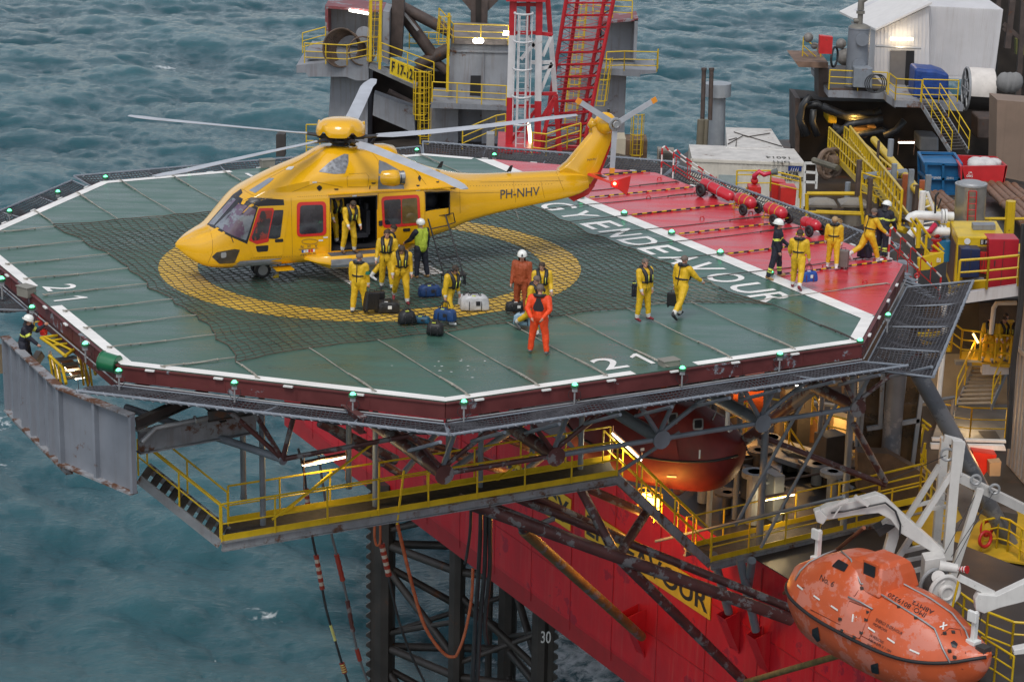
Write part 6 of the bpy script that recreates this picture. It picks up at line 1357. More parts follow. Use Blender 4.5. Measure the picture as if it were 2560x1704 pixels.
for k, (x, y, w, h, m) in enumerate(((640, 1250, 220, 60, 'amber'), (820, 1230, 90, 40, 'amber'), (430, 1120, 90, 100, 'yel'), (1330, 1340, 190, 150, 'gr'), (560, 1300, 260, 60, 'br'), (1900, 1150, 260, 220, 'br'))):
    mm = {'amber': W('machine_amber', (.30, .17, .05), .5, var=.5), 'yel': M_yel, 'gr': M_grey, 'br': M_brown}[m]; fp(Z6((x, y), (x + w, y + 10), (x + w, y + h), (x, y + h - 5)), YD - 1, 2, 'machine', mm, db, bevel=.1)
plight(PY(*Z6((720, 1200))[0], YD - 3), (1, .55, .12), 260); 
yrail('yellow guard rail in front of the grey vessel on the drill floor', Z6((440, 880), (1005, 905)), YD - 4); yrail('yellow guard rail round the landing at the white house door', Z6((1020, 930), (1090, 985), (1340, 1000)), YD - 5.6, 1.2); yrail('yellow guard rail in front of the blue tarpaulin', Z6((1350, 990), (1700, 1000)), YD - 5.2, 1.2); yrail('yellow guard rail on the far left ledge of the drill floor', Z6((180, 570), (350, 720)), YD - 1, 1.2)
flA, flB = PY(*Z6((1350, 1010))[0], YD - 5.5), PY(*Z6((1640, 1480))[0], YD - 9); fst = flight('drill_floor_stairs', 'yellow railed stairs coming down from the drill floor landing', flA, flB, (1, .3, 0), 16)
vs_ = cyl_thing('tall grey pressure vessel with bolted hatches on the drill floor', 'pressure_vessel', 'vessel', 2138, 222, 2149, 72, 125, .62, W('vessel_grey', (.18, .20, .23), .4, var=.1)); b = MB(); p = PY(2149, 70, 125); b.sphere(p, (.62, .62, .25), 20, 6, half=True); b.tube([p, p + ZZ * .9], .16, 10); b.tube([p + ZZ * .4 - Vector((.35, 0, 0)), p + ZZ * .4], .14, 10); b.cyl(p + ZZ * .8, p + ZZ * .95, .24); b.tube([p + ZZ * 1.0, p + ZZ * 1.5, p + ZZ * 2.6 + Vector((1.4, 0, 0)), p + ZZ * 5 + Vector((5, 0, 0))], .20, 10); b.build('top_valve', W('valve_grey', (.17, .16, .14), .5), vs_, smooth=40)
for (x, y) in ((768, 390), (735, 640)): b = MB(); q = PY(*Z6((x, y))[0], 124.3); b.cyl(q, q + Vector((0, -.1, 0)), .36, 20); b.build('bolted_hatch', MATS['vessel_grey'], vs_)
fp(Z6((352, 352), (480, 366), (470, 532), (346, 530)), 124, .5, 'red_box', M_red2, vs_)
fp(Z6((690, 665), (870, 670), (865, 870), (680, 860)), 123.5, 1.0, 'grey_cabinet', M_grey, vs_, bevel=.05)
b = MB()
for k in range(3): b.torus(PY(*Z6((880 + 20 * k, 820))[0], 122.8), .50, .035, (.1, -1, .1), 24, 5)
b.build('hose_coil', M_hb, vs_); b = MB()
for k in range(4): b.torus(PY(*Z6((495, 560))[0], 124.5 + .1 * k), .55, .07, (1, -.5, 0), 24, 6)
b.build('hose_coil', M_hb, vs_)
for (x, y, r) in ((600, 560, .5), (560, 430, .3), (300, 450, .2), (240, 370, .28)): b = MB(); b.sphere(PY(*Z6((x, y))[0], 126), r, 12, 8); b.build('pump', W('pump_grey', (.18, .17, .16), .5, var=.4), vs_, smooth=40)
b = MB(); b.tube([PY(*Z6((280, 430))[0], 125), PY(*Z6((340, 440))[0], 125), PY(*Z6((330, 540))[0], 125)], .08, 6); b.build('pump_pipe', MATS['pump_grey'], vs_, smooth=40)
bt = MB(); pts = Z6((1292, 672), (1400, 685), (1500, 690), (1622, 730), (1618, 975), (1270, 965)); P = [PY(x, y, YD - 4.2) for x, y in pts]; bt.prism(P, (0, 2, 0)); tag(bt.build('blue_tarpaulin', W('tarp_blue', (.012, .05, .22), .45, var=.25, vs=3, bump=1, bs=4), bevel=.15), 'blue tarpaulin lashed over equipment beside the white house door', 'tarpaulin')
sp_ = thing('spooling_drum', 'big white spooling drum with dark open end at the right of the drill floor', 'drum', PY(2440, 250, 124)); c_ = PY(2418, 222, 124); e_ = PY(2480, 226, 124); b = MB(); b.cyl(c_, e_, 1.15, 30); b.build('drum_barrel', W('drum_dark', (.02, .018, .017), .7), sp_, smooth=40)
b = MB(); R = [[q0_ + Vector((0, -cos(q) * 1.22, sin(q) * 1.22)) for q in [radians(-10 + 150 * i / 20) for i in range(21)]] for q0_ in (c_, e_)]; b.loft(R, close=False, cap=False); b.build('white_cover', W('cover_white', (.62, .58, .54), .5, rust=.12), sp_, smooth='all')
b = MB(); b.torus(c_ - Vector((.06, 0, 0)), 1.18, .07, (1, 0, 0), 30, 6); b.torus(c_ - Vector((.06, 0, 0)), .5, .05, (1, 0, 0), 20, 6)
for k in range(6): q = pi * k / 3; b.tube([c_ - Vector((.06, 0, 0)), c_ + Vector((-.06, cos(q) * 1.18, sin(q) * 1.18))], .05, 5)
b.build('flange', M_galv, sp_)
dk = thing('derrick_base', 'dark derrick legs and pipes beyond the white house at the top right', 'derrick', PY(2530, 240, 134))
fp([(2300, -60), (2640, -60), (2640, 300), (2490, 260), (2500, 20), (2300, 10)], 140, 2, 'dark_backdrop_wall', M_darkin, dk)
bars([((2535, -40), (2518, 120), .35), ((2560, -40), (2545, 240), .3), ((2498, -20), (2492, 60), .25), ((2510, 60), (2600, 140), .25), ((2508, 70), (2530, 90), .2)], 134, .3, 'derrick_leg', M_brown, dk, False); fp([(2540, 98), (2580, 98), (2580, 140), (2540, 136)], 137, .5, 'olive_panel', W('olive_panel', (.12, .12, .03), .6), dk)
fp([(2392, -30), (2425, -30), (2420, 6), (2385, 6)], 136, .5, 'flood_lamp', W('lamp_soft', (1, .9, .6), emit=(1, .8, .4), es=4), dk)
bw = thing('brown_wall', 'plain brown steel wall at the right edge below the drill floor', 'wall', PY(2530, 440, 112)); fp([(2493, 250), (2640, 262), (2640, 470), (2490, 440)], 112, 2, 'wall_plate', W('wall_brown', (.22, .155, .115), .6, var=.15, vs=.6, streak=.3), bw)
for x, y in ((2525, 205), (2545, 215)): 
    pass
b = MB()
for k in range(5): b.sphere(PY(2510 + 7 * k, 205 + 3 * (k % 2), 122), (.45, .4, .55), 8, 6)
tag(b.build('grey_sack', W('sack_grey', (.20, .20, .20), .8, bump=.8, bs=5), smooth='all'), 'heap of grey sacks on the brown wall right of the white drum', 'sack')
tube_lamp('small strip lamp in the dark bay left of the drill floor stairs', PY(2246, 356, 122), PY(2286, 356, 122), M_cool)
# ------------------------------------------------------------------ lifeboats, davits, decks at the right
def ZL(*L): return [(1900 + x / 2.362, 1040 + y / 2.362) for x, y in L]
def ZR(*L): return [(2200 + x / 3.267, 380 + y / 3.267) for x, y in L]
def ZS(*L): return [(2260 + x / 3.41, 720 + y / 3.41) for x, y in L]
def ZW(*L): return [(1700 + x / 2.74, 860 + y / 2.74) for x, y in L]
M_boat = mat('lifeboat_orange', (.56, .105, .035), .38, var=.12, vs=.8, c2=(.58, .19, .13), c2t=.52, c2s=1.5, streak=.12, bump=.1, bs=3)
S_ = Vector((8.318, 60.0, -7.62)); Bd = Vector((.606, -.7954, 0)); Bn = Vector((-.7954, -.606, 0))
def boat_mesh(mb, zlo=-9, zhi=9):
    #      x    w    keel  strake top  topw
    T = [(.25, .35, .15, .62, 1.0, .2), (.5, .80, -.35, .60, 1.15, .4), (.9, 1.10, -.75, .52, 1.40, .5), (1.4, 1.25, -1.0, .44, 1.66, .5), (2.0, 1.33, -1.1, .36, 1.95, .48), (2.6, 1.35, -1.15, .30, 2.04, .5), (3.15, 1.35, -1.18, .27, 2.0, .5),
         (3.5, 1.35, -1.2, .25, 1.66, .42), (3.9, 1.35, -1.2, .24, 1.55, .45), (4.8, 1.32, -1.18, .23, 1.52, .45), (5.6, 1.2, -1.05, .26, 1.36, .42), (6.3, .98, -.8, .36, 1.10, .35), (6.9, .68, -.4, .52, .92, .25), (7.3, .38, 0, .68, .86, .14), (7.55, .10, .4, .76, .82, .05)]
    X = [t[0] for t in T]; Yv = list(zip(*T)); R = []
    for i in range(61):
        x = .25 + 7.3 * i / 60; XS = .97; w, k, s, t, tw = [catm(X, Yv[j], x) for j in range(1, 6)]
        hp = [(0, k), (w * .35, k + .06 * (s - k)), (w * .72, k + .28 * (s - k)), (w * .93, k + .62 * (s - k)), (w, s - .04), (w * 1.0, s + .02), (w * .97, s + .12 * (t - s)), (w * .90, s + .38 * (t - s)), (w * .76, s + .64 * (t - s)), (w * .55 + tw * .2, s + .86 * (t - s)), (tw, t - .03), (tw * .5, t), (0, t)]
        R.append([S_ + Bd * x * XS + Bn * y + ZZ * z for y, z in hp] + [S_ + Bd * x * XS - Bn * y + ZZ * z for y, z in hp[-2:0:-1]])
    mb.loft(R); return R, T, X, Yv
lb = thing('lifeboat', 'orange enclosed lifeboat number six with black rubbing band, hanging at the lower right', 'lifeboat', S_ + Bd * 3.8 - ZZ * 1.2)
b = MB(); RB, T_, X_, Y_ = boat_mesh(b); bo = b.build('hull_and_canopy', M_boat, lb, smooth=50); bbv = BVHTree.FromPolygons([Vector(p) for p in b.v], b.f)
for sg in (1, -1): b = MB(); b.tube([S_ + Bd * (.25 + 7.3 * i / 40) * .97 + Bn * (sg * (catm(X_, Y_[1], .25 + 7.3 * i / 40) + .02)) + ZZ * (catm(X_, Y_[3], .25 + 7.3 * i / 40) - .01) for i in range(41)], .05, 8); b.build('rubbing_band', M_black, lb, smooth='all')
d_ = ray(2175, 1421); fc0 = CAM + d_ * ((.66 - (CAM - S_).dot(Bn)) / d_.dot(Bn)); b = MB(); c_ = fc0 - Bn * .66 - Bd * .12 - ZZ * .06
b.loft([[c_ + Bd * x + Bn * y + ZZ * z for x, y in ((-.62 * s, -.62 * s), (.50 * s, -.62 * s), (.50 * s, .62 * s), (-.62 * s, .62 * s))] for s, z in ((1.3, -.6), (1.12, -.15), (.95, .10), (.72, .22))]); tw_ = b.build('conning_tower', M_boat, lb, bevel=.05)
def bdec(L, name, m, par=lb, off=.02, rn=.15, **k): return decal(ZL(*L), name, m, par, off, bvh=bbv, rings_=4, roundn=rn, dens=6, **k)
bdec(((465, 845), (525, 878), (500, 918), (425, 885)), 'window', M_hframe); bdec(((310, 1255), (345, 1240), (358, 1320), (340, 1330), (310, 1290)), 'window', M_hframe); bdec(((655, 1465), (700, 1452), (705, 1520), (662, 1510)), 'window', M_hframe); bdec(((1125, 1335), (1145, 1324), (1168, 1345), (1160, 1368), (1135, 1362)), 'hatch_eye', M_hframe)
b = MB(); fc = c_ + Bd * .0 + Bn * .66; b.obox(fc + ZZ * .0 + Bd * .12, Bd, ZZ, Bn, .42, .38, .06); b.build('tower_window', M_hframe, lb); b = MB(); b.torus(fc + ZZ * 0 + Bd * .12, .01, .01, Bn); 
b = MB(); b.obox(fc - Bn * .02 + Bd * .12, Bd, ZZ, Bn, .56, .52, .05); b.build('tower_window_frame', mat('boat_orange_dark', (.55, .10, .03), .4), lb, bevel=.02)
door = bdec(((530, 1090), (660, 1140), (590, 1310), (468, 1260)), 'side_hatch', MATS['lifeboat_orange'], rn=.1, off=.03)
for L in (((540, 1162), (575, 1200)), ((577, 1178), (535, 1196))): pass
def bline(pts, r, name, m, off=.03, par=lb):
    P = [hit(*q, bbv, off) for q in ZL(*pts)]; P = [p for p in P if p is not None]; b = MB(); b.tube(P, r, 6); return b.build(name, m, par, smooth='all')
M_ret = mat('reflective_tape', (.75, .75, .72), .35)
for a, c in (((225, 992), (258, 1018)), ((322, 1052), (358, 1078)), ((424, 1112), (465, 1140)), ((643, 1240), (684, 1268)), ((756, 1303), (800, 1332)), ((888, 1370), (945, 1396))):
    (x0, y0), (x1, y1) = a, c; bdec(((x0, y0), (x1, y1), (x1 - 4, y1 + 9), (x0 - 4, y0 + 9)), 'reflective_tape', M_ret, rn=0, off=.025)
for cx, cy, s in ((553, 1190, 22), (742, 1022, 20), (1082, 1240, 22)):
    bdec(((cx - s, cy + 2), (cx + s, cy - 10), (cx + s, cy - 2), (cx - s, cy + 10)), 'reflective_cross', M_ret, rn=0, off=.03); bdec(((cx - 4, cy - s), (cx + 5, cy - s), (cx + 2, cy + s), (cx - 8, cy + s)), 'reflective_cross', M_ret, rn=0, off=.034)
b = MB(); kw = dict(bvh=bbv, mb=b, off=.02, bold=.0)
decal_text('No. 6', ZL((352, 965), (432, 1008), (446, 978), (366, 933)), '', None, None, **kw)
decal_text('ENERGY ENDEAVOUR', ZL((684, 1208), (838, 1292), (846, 1275), (692, 1190)), '', None, None, **kw); decal_text('MONROVIA', ZL((668, 1232), (748, 1275), (756, 1260), (675, 1216)), '', None, None, **kw)
decal_text('24 PERSONS', ZL((648, 1296), (728, 1342), (735, 1327), (655, 1281)), '', None, None, **kw); decal_text('7.00 X 2.70 X 1.10M', ZL((640, 1322), (772, 1396), (778, 1381), (647, 1307)), '', None, None, **kw); decal_text('IMO: 8019320', ZL((634, 1352), (728, 1404), (734, 1390), (640, 1338)), '', None, None, **kw)
decal_text('IMO: 8019320', ZL((985, 1165), (765, 1042), (752, 1062), (968, 1190)), '', None, None, **kw); decal_text('A8MY2', ZL((1030, 1150), (905, 1088), (895, 1108), (1015, 1172)), '', None, None, **kw)
b.build('boat_lettering', M_hframe, lb)
for pts in (((215, 970), (245, 915), (300, 865), (380, 825), (450, 800)), ((640, 1010), (800, 1110), (950, 1205), (1030, 1260), (1080, 1370), (1125, 1450)), ((700, 975), (850, 1000), (1000, 1080), (1130, 1170), (1210, 1270), (1232, 1330)), ((525, 1065), (600, 1100), (670, 1140)), ((480, 805), (540, 850), (590, 990), (650, 1000), (760, 975))): bline(pts, .025, 'grab_rail', M_galv, .05)
for x, z in ((.85, 1.35), (6.75, .95)):
    b = MB(); p = S_ + Bd * x + ZZ * z; b.obox(p, Bn, Bd, ZZ, .3, .3, .12); b.obox(p + ZZ * .40, Bn, Bd, ZZ, .16, .12, .75); b.obox(p + ZZ * .75 + Bn * .12, Bn, Bd, ZZ, .10, .30, .3); b.torus(p + ZZ * .75, .10, .035, Bd); b.build('lifting_hook', M_white, lb, bevel=.015)
b = MB(); b.obox(S_ + Bd * 7.1 + ZZ * .86, Bd, Bn, ZZ, .3, .3, .18); b.build('bow_bitt', M_dark, lb)
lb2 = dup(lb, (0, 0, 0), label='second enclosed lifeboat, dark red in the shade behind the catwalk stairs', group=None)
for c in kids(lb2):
    if c.name.startswith(('hull_and', 'conning', 'side_h')): c.data = c.data.copy(); c.data.materials[0] = mat('lifeboat_shaded_red', (.15, .014, .012), .55, var=.2, streak=.4)  # darker copy of the boat colour, shade painted into the red
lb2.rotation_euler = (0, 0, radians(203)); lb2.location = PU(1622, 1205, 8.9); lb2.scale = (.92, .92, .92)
M2 = Matrix.Translation(lb2.location) @ Matrix.Rotation(lb2.rotation_euler.z, 4, 'Z') @ Matrix.Scale(.92, 4); I2 = M2.inverted(); bb2 = BVHTree.FromPolygons([M2 @ (v.co) for v in bo.data.vertices], [tuple(p.vertices) for p in bo.data.polygons])
def d2(L, name, m, off=.03, rn=.2):
    o = decal(L, name, m, None, off, bvh=bb2, rings_=4, roundn=rn, dens=6)
    for v in o.data.vertices: v.co = I2 @ v.co
    o.parent = lb2
for x, y in ((1745, 1062), (1682, 1048)): d2([(x - 13, y - 14), (x + 13, y - 16), (x + 13, y + 12), (x - 12, y + 13)], 'window_frame', M_galv); d2([(x - 9, y - 10), (x + 9, y - 12), (x + 9, y + 8), (x - 8, y + 9)], 'window', M_hframe, .045)
d2([(1602, 1120), (1612, 1118), (1612, 1126), (1602, 1127)], 'reflective_cross', M_ret); d2([(1748, 1124), (1752, 1124), (1751, 1146), (1747, 1146)], 'reflective_tape', M_ret); d2([(1668, 1187), (1692, 1188), (1692, 1192), (1668, 1191)], 'reflective_tape', M_ret)
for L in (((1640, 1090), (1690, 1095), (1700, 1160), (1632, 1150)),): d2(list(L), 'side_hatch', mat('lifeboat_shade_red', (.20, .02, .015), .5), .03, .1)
for L in (((530, 1090), (660, 1140), (590, 1310), (468, 1260), (530, 1090)), ((590, 860), (600, 1000), (560, 1060), (250, 1010)), ((1070, 1290), (1120, 1250), (1180, 1260), (1215, 1400)), ((300, 1140), (700, 1345), (1200, 1490))): bline(L, .012, 'moulding_seam', mat('seam_dark_orange', (.20, .035, .015), .5), .012)
for x, y in ((475, 1195), (628, 1200), (488, 1262), (560, 1300), (600, 1275), (640, 1155), (1090, 1282), (1140, 1275), (1120, 1385), (1150, 1420), (700, 990), (820, 1125), (920, 1190), (600, 1015)):
    h = hit(*ZL((x, y))[0], bbv, .02)
    if h is not None: b = MB(); b.box(h, (.09, .09, .06)); b.build('rusty_fitting', M_dark, lb)
# falls
fw_ = thing('boat_falls', 'thin wire falls holding the orange lifeboat below the davit', 'wire', ZZ * -3 + S_); b = MB()
for p, q in (((340, 640), (320, 760)), ((365, 640), (350, 770))): b.tube([PY(*ZL(p)[0], 59.4), PY(*ZL(q)[0], 59.4)], .02, 5)
for p, q in (((1275, 1150), (1255, 1285)), ((1310, 1160), (1275, 1290))): b.tube([PY(*ZL(p)[0], 54.8), PY(*ZL(q)[0], 54.8)], .02, 5)
b.build('wire_rope', M_hb, fw_)
# davits
dv = thing('davit', 'white hydraulic davit with curved arm and A-frame over the lifeboat', 'davit', PY(2300, 1400, 61)); M_dw = mat('davit_white', (.60, .59, .57), .45, var=.08, rust=.15, rs=2.5, streak=.25)
def slabY(L, Y, t, name, m, par): return fp(L, Y, t, name, m, par, bevel=.02)
slabY(ZL((335, 600), (345, 560), (400, 530), (560, 500), (690, 462), (745, 485), (850, 585), (1095, 800), (1070, 835), (830, 690), (770, 610), (700, 572), (560, 585), (440, 606), (375, 615)), 60.2, .32, 'arm', M_dw, dv)
slabY(ZL((722, 640), (765, 605), (830, 640), (820, 720), (768, 895), (712, 880), (760, 700)), 60.8, .3, 'arm_leg', M_dw, dv)
slabY(ZL((320, 565), (352, 552), (400, 600), (372, 640), (335, 625)), 60.0, .3, 'arm_head', M_dw, dv)
slabY(ZL((680, 675), (745, 640), (800, 652), (710, 715)), 60.7, .5, 'stop_plate', M_dark, dv)
b = MB(); b.tube([PY(*p, 60.1) for p in ZL((420, 570), (500, 560), (620, 535), (740, 510), (800, 560), (830, 640), (825, 700))], .03, 6); b.build('hydraulic_hose', M_hb, dv)
b = MB(); b.beam(PY(*ZL((400, 545))[0], 60), PY(*ZL((520, 490))[0], 60), .08, .08); b.beam(PY(*ZL((560, 470))[0], 60), PY(*ZL((640, 525))[0], 60), .1, .1); b.beam(PY(*ZL((430, 600))[0], 60), PY(*ZL((480, 525))[0], 60), .04, .04); b.build('arm_bracket', M_dw, dv)
for L, w, Y in ((((1165, 140), (1105, 840)), .27, 61), (((1092, 125), (1040, 745)), .24, 63), (((1085, 130), (1190, 158)), .2, 61.5), (((1190, 150), (1165, 340)), .2, 61), (((1060, 290), (865, 605)), .15, 62), (((1152, 300), (765, 915)), .16, 61), (((1150, 345), (1600, 565)), .26, 61), (((1300, 425), (1130, 965)), .20, 61), (((925, 525), (1045, 495)), .1, 62), (((1010, 545), (1110, 530)), .1, 62), (((850, 795), (1000, 760)), .12, 61), (((810, 860), (965, 830)), .1, 61), (((790, 935), (955, 900)), .12, 61), (((1050, 740), (1110, 800)), .1, 62)):
    A, B = ZL(*L); b = MB(); b.beam(PY(*A, Y), PY(*B, Y + (1 if L[1][0] > 1500 else 0)), w, w, (0, 1, 0)); b.build('frame_beam', M_dw, dv)
b = MB()
for k in range(9): p, q = PY(*ZL((1080, 360 + 45 * k))[0], 61.6), PY(*ZL((1118, 375 + 45 * k))[0], 61.2); b.tube([p, q], .02, 5)
b.build('rung', M_dw, dv); b = MB(); b.torus(PY(*ZL((1105, 225))[0], 61), .18, .04, (0, -1, 0)); b.build('sheave', M_galv, dv); b = MB(); b.torus(PY(*ZL((1275, 375))[0], 61), .14, .04, (0, -1, 0)); b.build('sheave', M_galv, dv); b = MB(); b.torus(PY(*ZL((1385, 430))[0], 61.2), .14, .04, (0, -1, 0)); b.build('sheave', M_galv, dv)
for p, q in (((1290, 430), (1090, 810)), ((1340, 500), (1130, 900)), ((1100, 230), (760, 380)), ((1385, 440), (1130, 830))): b = MB(); b.tube([PY(*ZL(p)[0], 61), PY(*ZL(q)[0], 60.5)], .012, 4); b.build('fall_wire', M_hb, dv)
wn_ = thing('boat_winch', 'white davit winch with brake drum and striped lever above the lifeboat', 'winch', PY(*ZL((1050, 1080))[0], 59.5))
slabY(ZL((975, 850), (1095, 830), (1110, 900), (1080, 980), (985, 1080), (962, 1040)), 59.6, .6, 'gearbox', M_dw, wn_)
p = PY(*ZL((1090, 1035))[0], 58.8); ax = Vector((.35, -.9, 0)).normalized(); b = MB(); b.cyl(p - ax * .5, p - ax * .05, .42, 24); b.build('rope_drum', W('drum_wire', (.05, .045, .045), .6, bump=.8, bs=30), wn_, smooth=40)
b = MB(); b.torus(p, .46, .07, ax, 28, 8); b.cyl(p - ax * .05, p + ax * .02, .44, 26); b.cyl(p, p + ax * .12, .22, 20); b.torus(p + ax * .12, .2, .05, ax, 20, 6); b.build('brake_disc', M_dw, wn_, smooth=40); b = MB(); b.torus(p - ax * .55, .46, .06, ax, 26, 8); b.build('drum_flange', M_galv, wn_, smooth=40)
q = PY(*ZL((1060, 880))[0], 59.2); b = MB(); b.tube([q, q + Vector((.5, -.1, -.05))], [.16, .13], 14); b.cyl(PY(*ZL((1055, 950))[0], 59), PY(*ZL((1055, 950))[0], 58.8), .2, 16); b.build('motor', M_dw, wn_, smooth=40)
b = MB(); A, B = q + Vector((.5, -.1, -.05)), PY(*ZL((1225, 905))[0], 58.9)
for k in range(7): b.cm = k % 2; b.tube([A.lerp(B, k / 7), A.lerp(B, (k + 1) / 7)], [.05 + .01 * k, .06 + .01 * k], 8, cap=k == 6)
b.build('striped_lever', [M_red2, M_white], wn_)
dv2 = thing('davit', 'second white davit arm reaching in from the right edge above the dark deck', 'davit', PY(2540, 1500, 55))
slabY(ZL((1270, 1085), (1290, 1050), (1400, 1060), (1560, 985), (1620, 960), (1620, 1090), (1560, 1095), (1420, 1130), (1350, 1155), (1325, 1165), (1275, 1145)), 55, .3, 'arm', M_dw, dv2); A, B = ZL((1175, 950), (1380, 1050)); b = MB(); b.beam(PY(*A, 55.2), PY(*B, 55.2), .16, .16, (0, 1, 0)); b.build('boom', M_dw, dv2); slabY(ZL((1500, 1380), (1600, 1360), (1600, 1400), (1500, 1410)), 54, .3, 'stub', M_dw, dv2)
# decks around the davits
M_ddk = W('dark_deck', (.035, .033, .034), .55, var=.3, vs=1, rust=.05)
dp = thing('davit_deck', 'dark grey platform deck beneath the davits at the lower right', 'platform', PZ(2450, 1500, -8.3)); P = [PZ(x, y, -8.3) for x, y in ZL((880, 800), (1100, 720), (1560, 900), (1900, 1000), (1900, 1800), (1320, 1800), (1290, 1440), (1130, 1180), (880, 1040))]
b = MB(); b.prism([p - ZZ * .2 for p in P], ZZ * .2); b.build('deck_plate', M_ddk, dp); b = MB(); railing(b, [PZ(x, y, -8.3) for x, y in ZL((1120, 1215), (1190, 1270), (1330, 1370), (1480, 1430), (1620, 1440))], 1.1, 1.4, .035, (.37, .74)); railing(b, [PZ(x, y, -8.3) for x, y in ZL((1290, 1520), (1380, 1575), (1480, 1640))], 1.1, 1.2, .03, (.37, .74)); b.build('handrail', M_yel, dp); b = MB(); A, B = ZL((1175, 960), (1125, 1170)); b.tube([PY(*A, 57.5), PY(*B, 57.5)], .035, 6); b.build('yellow_post', M_yel, dp)
yd = thing('yellow_deck', 'yellow painted deck with grey walking patches behind the davit', 'deck', PZ(2390, 1300, -9.4)); b = MB(); b.prism([PZ(x, y, -9.45) for x, y in ZL((880, 620), (1010, 480), (1120, 480), (1330, 600), (1560, 560), (1700, 640), (1700, 900), (1280, 830), (1170, 838), (1060, 780), (900, 760))], ZZ * .06); b.build('deck_plate', W('deck_yellow_dull', (.50, .33, .02), .5, var=.15, rust=.1), yd)
b = MB(); b.poly([PZ(x, y, -9.38) for x, y in ZL((1165, 540), (1265, 548), (1300, 610), (1240, 670), (1150, 680), (1145, 640), (1195, 600))]); b.poly([PZ(x, y, -9.38) for x, y in ZL((1060, 480), (1190, 400), (1300, 470), (1280, 540), (1190, 545))]); b.build('grey_patch', W('patch_grey', (.11, .10, .10), .6), yd)
railb = MB(); railing(railb, [PZ(x, y, -9.4) for x, y in ZL((1305, 800), (1395, 780), (1460, 800), (1600, 900))], 1.1, 1.0, .035, (.37, .74)); tag(railb.build('guard_rail', M_yel), 'yellow guard rail with life buoys behind the second davit arm', 'railing')
for i, (x, y) in enumerate(((1340, 660), (1330, 725))): b = MB(); b.torus(PZ(*ZL((x, y))[0], -8.9), .25, .06, (.5, -.8, .1), 20, 6); tag(b.build('life_buoy', M_red2, smooth='all'), ['red life buoy on the railing near the grey electric cabinet, upper of two', 'red life buoy on the railing near the grey electric cabinet, lower of two'][i], 'life buoy', 'life buoys on the yellow railing')
fp(ZL((1425, 560), (1525, 575), (1510, 700), (1415, 680)), 69, .5, 'electric_cabinet', W('cab_dark', (.07, .065, .06), .5), None, bevel=.02); tag(bpy.data.objects['electric_cabinet'], 'dark grey electric cabinet by the white corrugated wall', 'cabinet')
hq = thing('heli_stairwell', 'dark mesh screened enclosure with grey posts under the right corner of the helideck', 'screen', PY(2230, 1200, 72)); M_scr = mat('mesh_screen', (.07, .04, .015), .5, var=.5, vs=1.2, alpha=.82)
fp(ZW((1220, 130), (1680, 60), (1640, 880), (1215, 1000)), 73.5, .05, 'mesh_panel', M_scr, hq); fp(ZW((1215, 740), (1430, 750), (1755, 930), (1700, 1150), (1215, 1000)), 71.5, .6, 'brown_plating', W('plating_brown', (.075, .05, .032), .5, var=.4), hq)
for L in (((1268, 200), (1225, 760)), ((1240, 190), (1210, 700)), ((1690, 60), (1590, 840)), ((1390, 200), (1370, 560)), ((1545, 160), (1500, 560)), ((1280, 578), (1640, 520))): A, B = ZW(*L); b = MB(); b.beam(PY(*A, 73.2), PY(*B, 73.2), .14, .14, (0, 1, 0)); b.build('screen_post', M_grey, hq)
b = MB(); A, B = ZW((1490, 110), (1420, 1060)); pB = PZ(*B, -9.5); b.tube([pB, Vector((pB.x, pB.y, -1))], .33, 18); b.build('support_column', mat('column_patchy', (.12, .135, .16), .5, c2=(.20, .21, .23), c2t=.5, c2s=.5, rust=.1), hq, smooth=40)
b = MB(); b.tube([PY(2272, 892, 66.5), PY(2395, 1110, 67.5), PY(2530, 1370, 69)], .27, 16); b.build('raking_column', MATS['column_patchy'], hq, smooth=40)
# dark deckhouse and lit things behind the truss
dh = thing('deckhouse', 'shadowed deckhouse with orange lit doors behind the truss columns', 'deckhouse', PY(1950, 1100, 82))
fp([(1560, 860), (2300, 800), (2300, 1400), (1700, 1330), (1560, 1100)], 86, 2, 'house_wall', W('house_shade_brown', (.050, .036, .028), .7, var=.6, vs=.8), dh)  # dark brown paints in the darkness under the helideck
fp(ZW((370, 260), (595, 240), (590, 620), (360, 560)), 80, 1.5, 'orange_locker', W('locker_orange', (.55, .10, .02), .4), dh); fp(ZW((240, 320), (365, 320), (350, 690), (230, 690)), 81, 1, 'pale_door', W('door_pale', (.30, .29, .27), .5), dh); fp(ZW((1055, 490), (1230, 560), (1200, 900), (1030, 900)), 78, 1, 'lit_container', W('lit_cream', (.34, .25, .13), .5, rust=.3), dh); fp(ZW((790, 440), (950, 480), (930, 760), (780, 700)), 79, 1, 'timber_locker', W('locker_brown', (.22, .10, .03), .6, var=.4, streak=.6), dh)
fp(ZW((620, 760), (1180, 940), (1180, 985), (620, 790)), 75, 2.5, 'grey_floor', M_jg, dh); fp(ZW((320, 770), (620, 760), (620, 800), (330, 810)), 77, 3, 'grey_floor', M_jg, dh)
for A_, B_ in (((600, 580), (720, 600)), ((900, 550), (960, 640)), ((320, 640), (450, 610)), ((740, 780), (860, 960)), ((860, 960), (1200, 900)), ((1000, 690), (1200, 740)), ((1540, 280), (1620, 320))):
    b = MB(); railing(b, [PY(*ZW(A_)[0], 76), PY(*ZW(B_)[0], 76)], 1.15, .9, .035, (.37, .74)); b.build('handrail', M_yel, dh)
rng = random.Random(5)
for k in range(26): x, y = rng.uniform(600, 1200), rng.uniform(160, 900); b = MB(); b.tube([PY(*ZW((x, y))[0], 80), PY(*ZW((x + rng.choice([0, 0, 120, 200]), y + rng.choice([160, 30, 90])))[0], 80)], rng.uniform(.04, .1), 6); b.build('pipe_run', rng.choice([M_grey, M_yel, M_brown, M_dark]), dh)
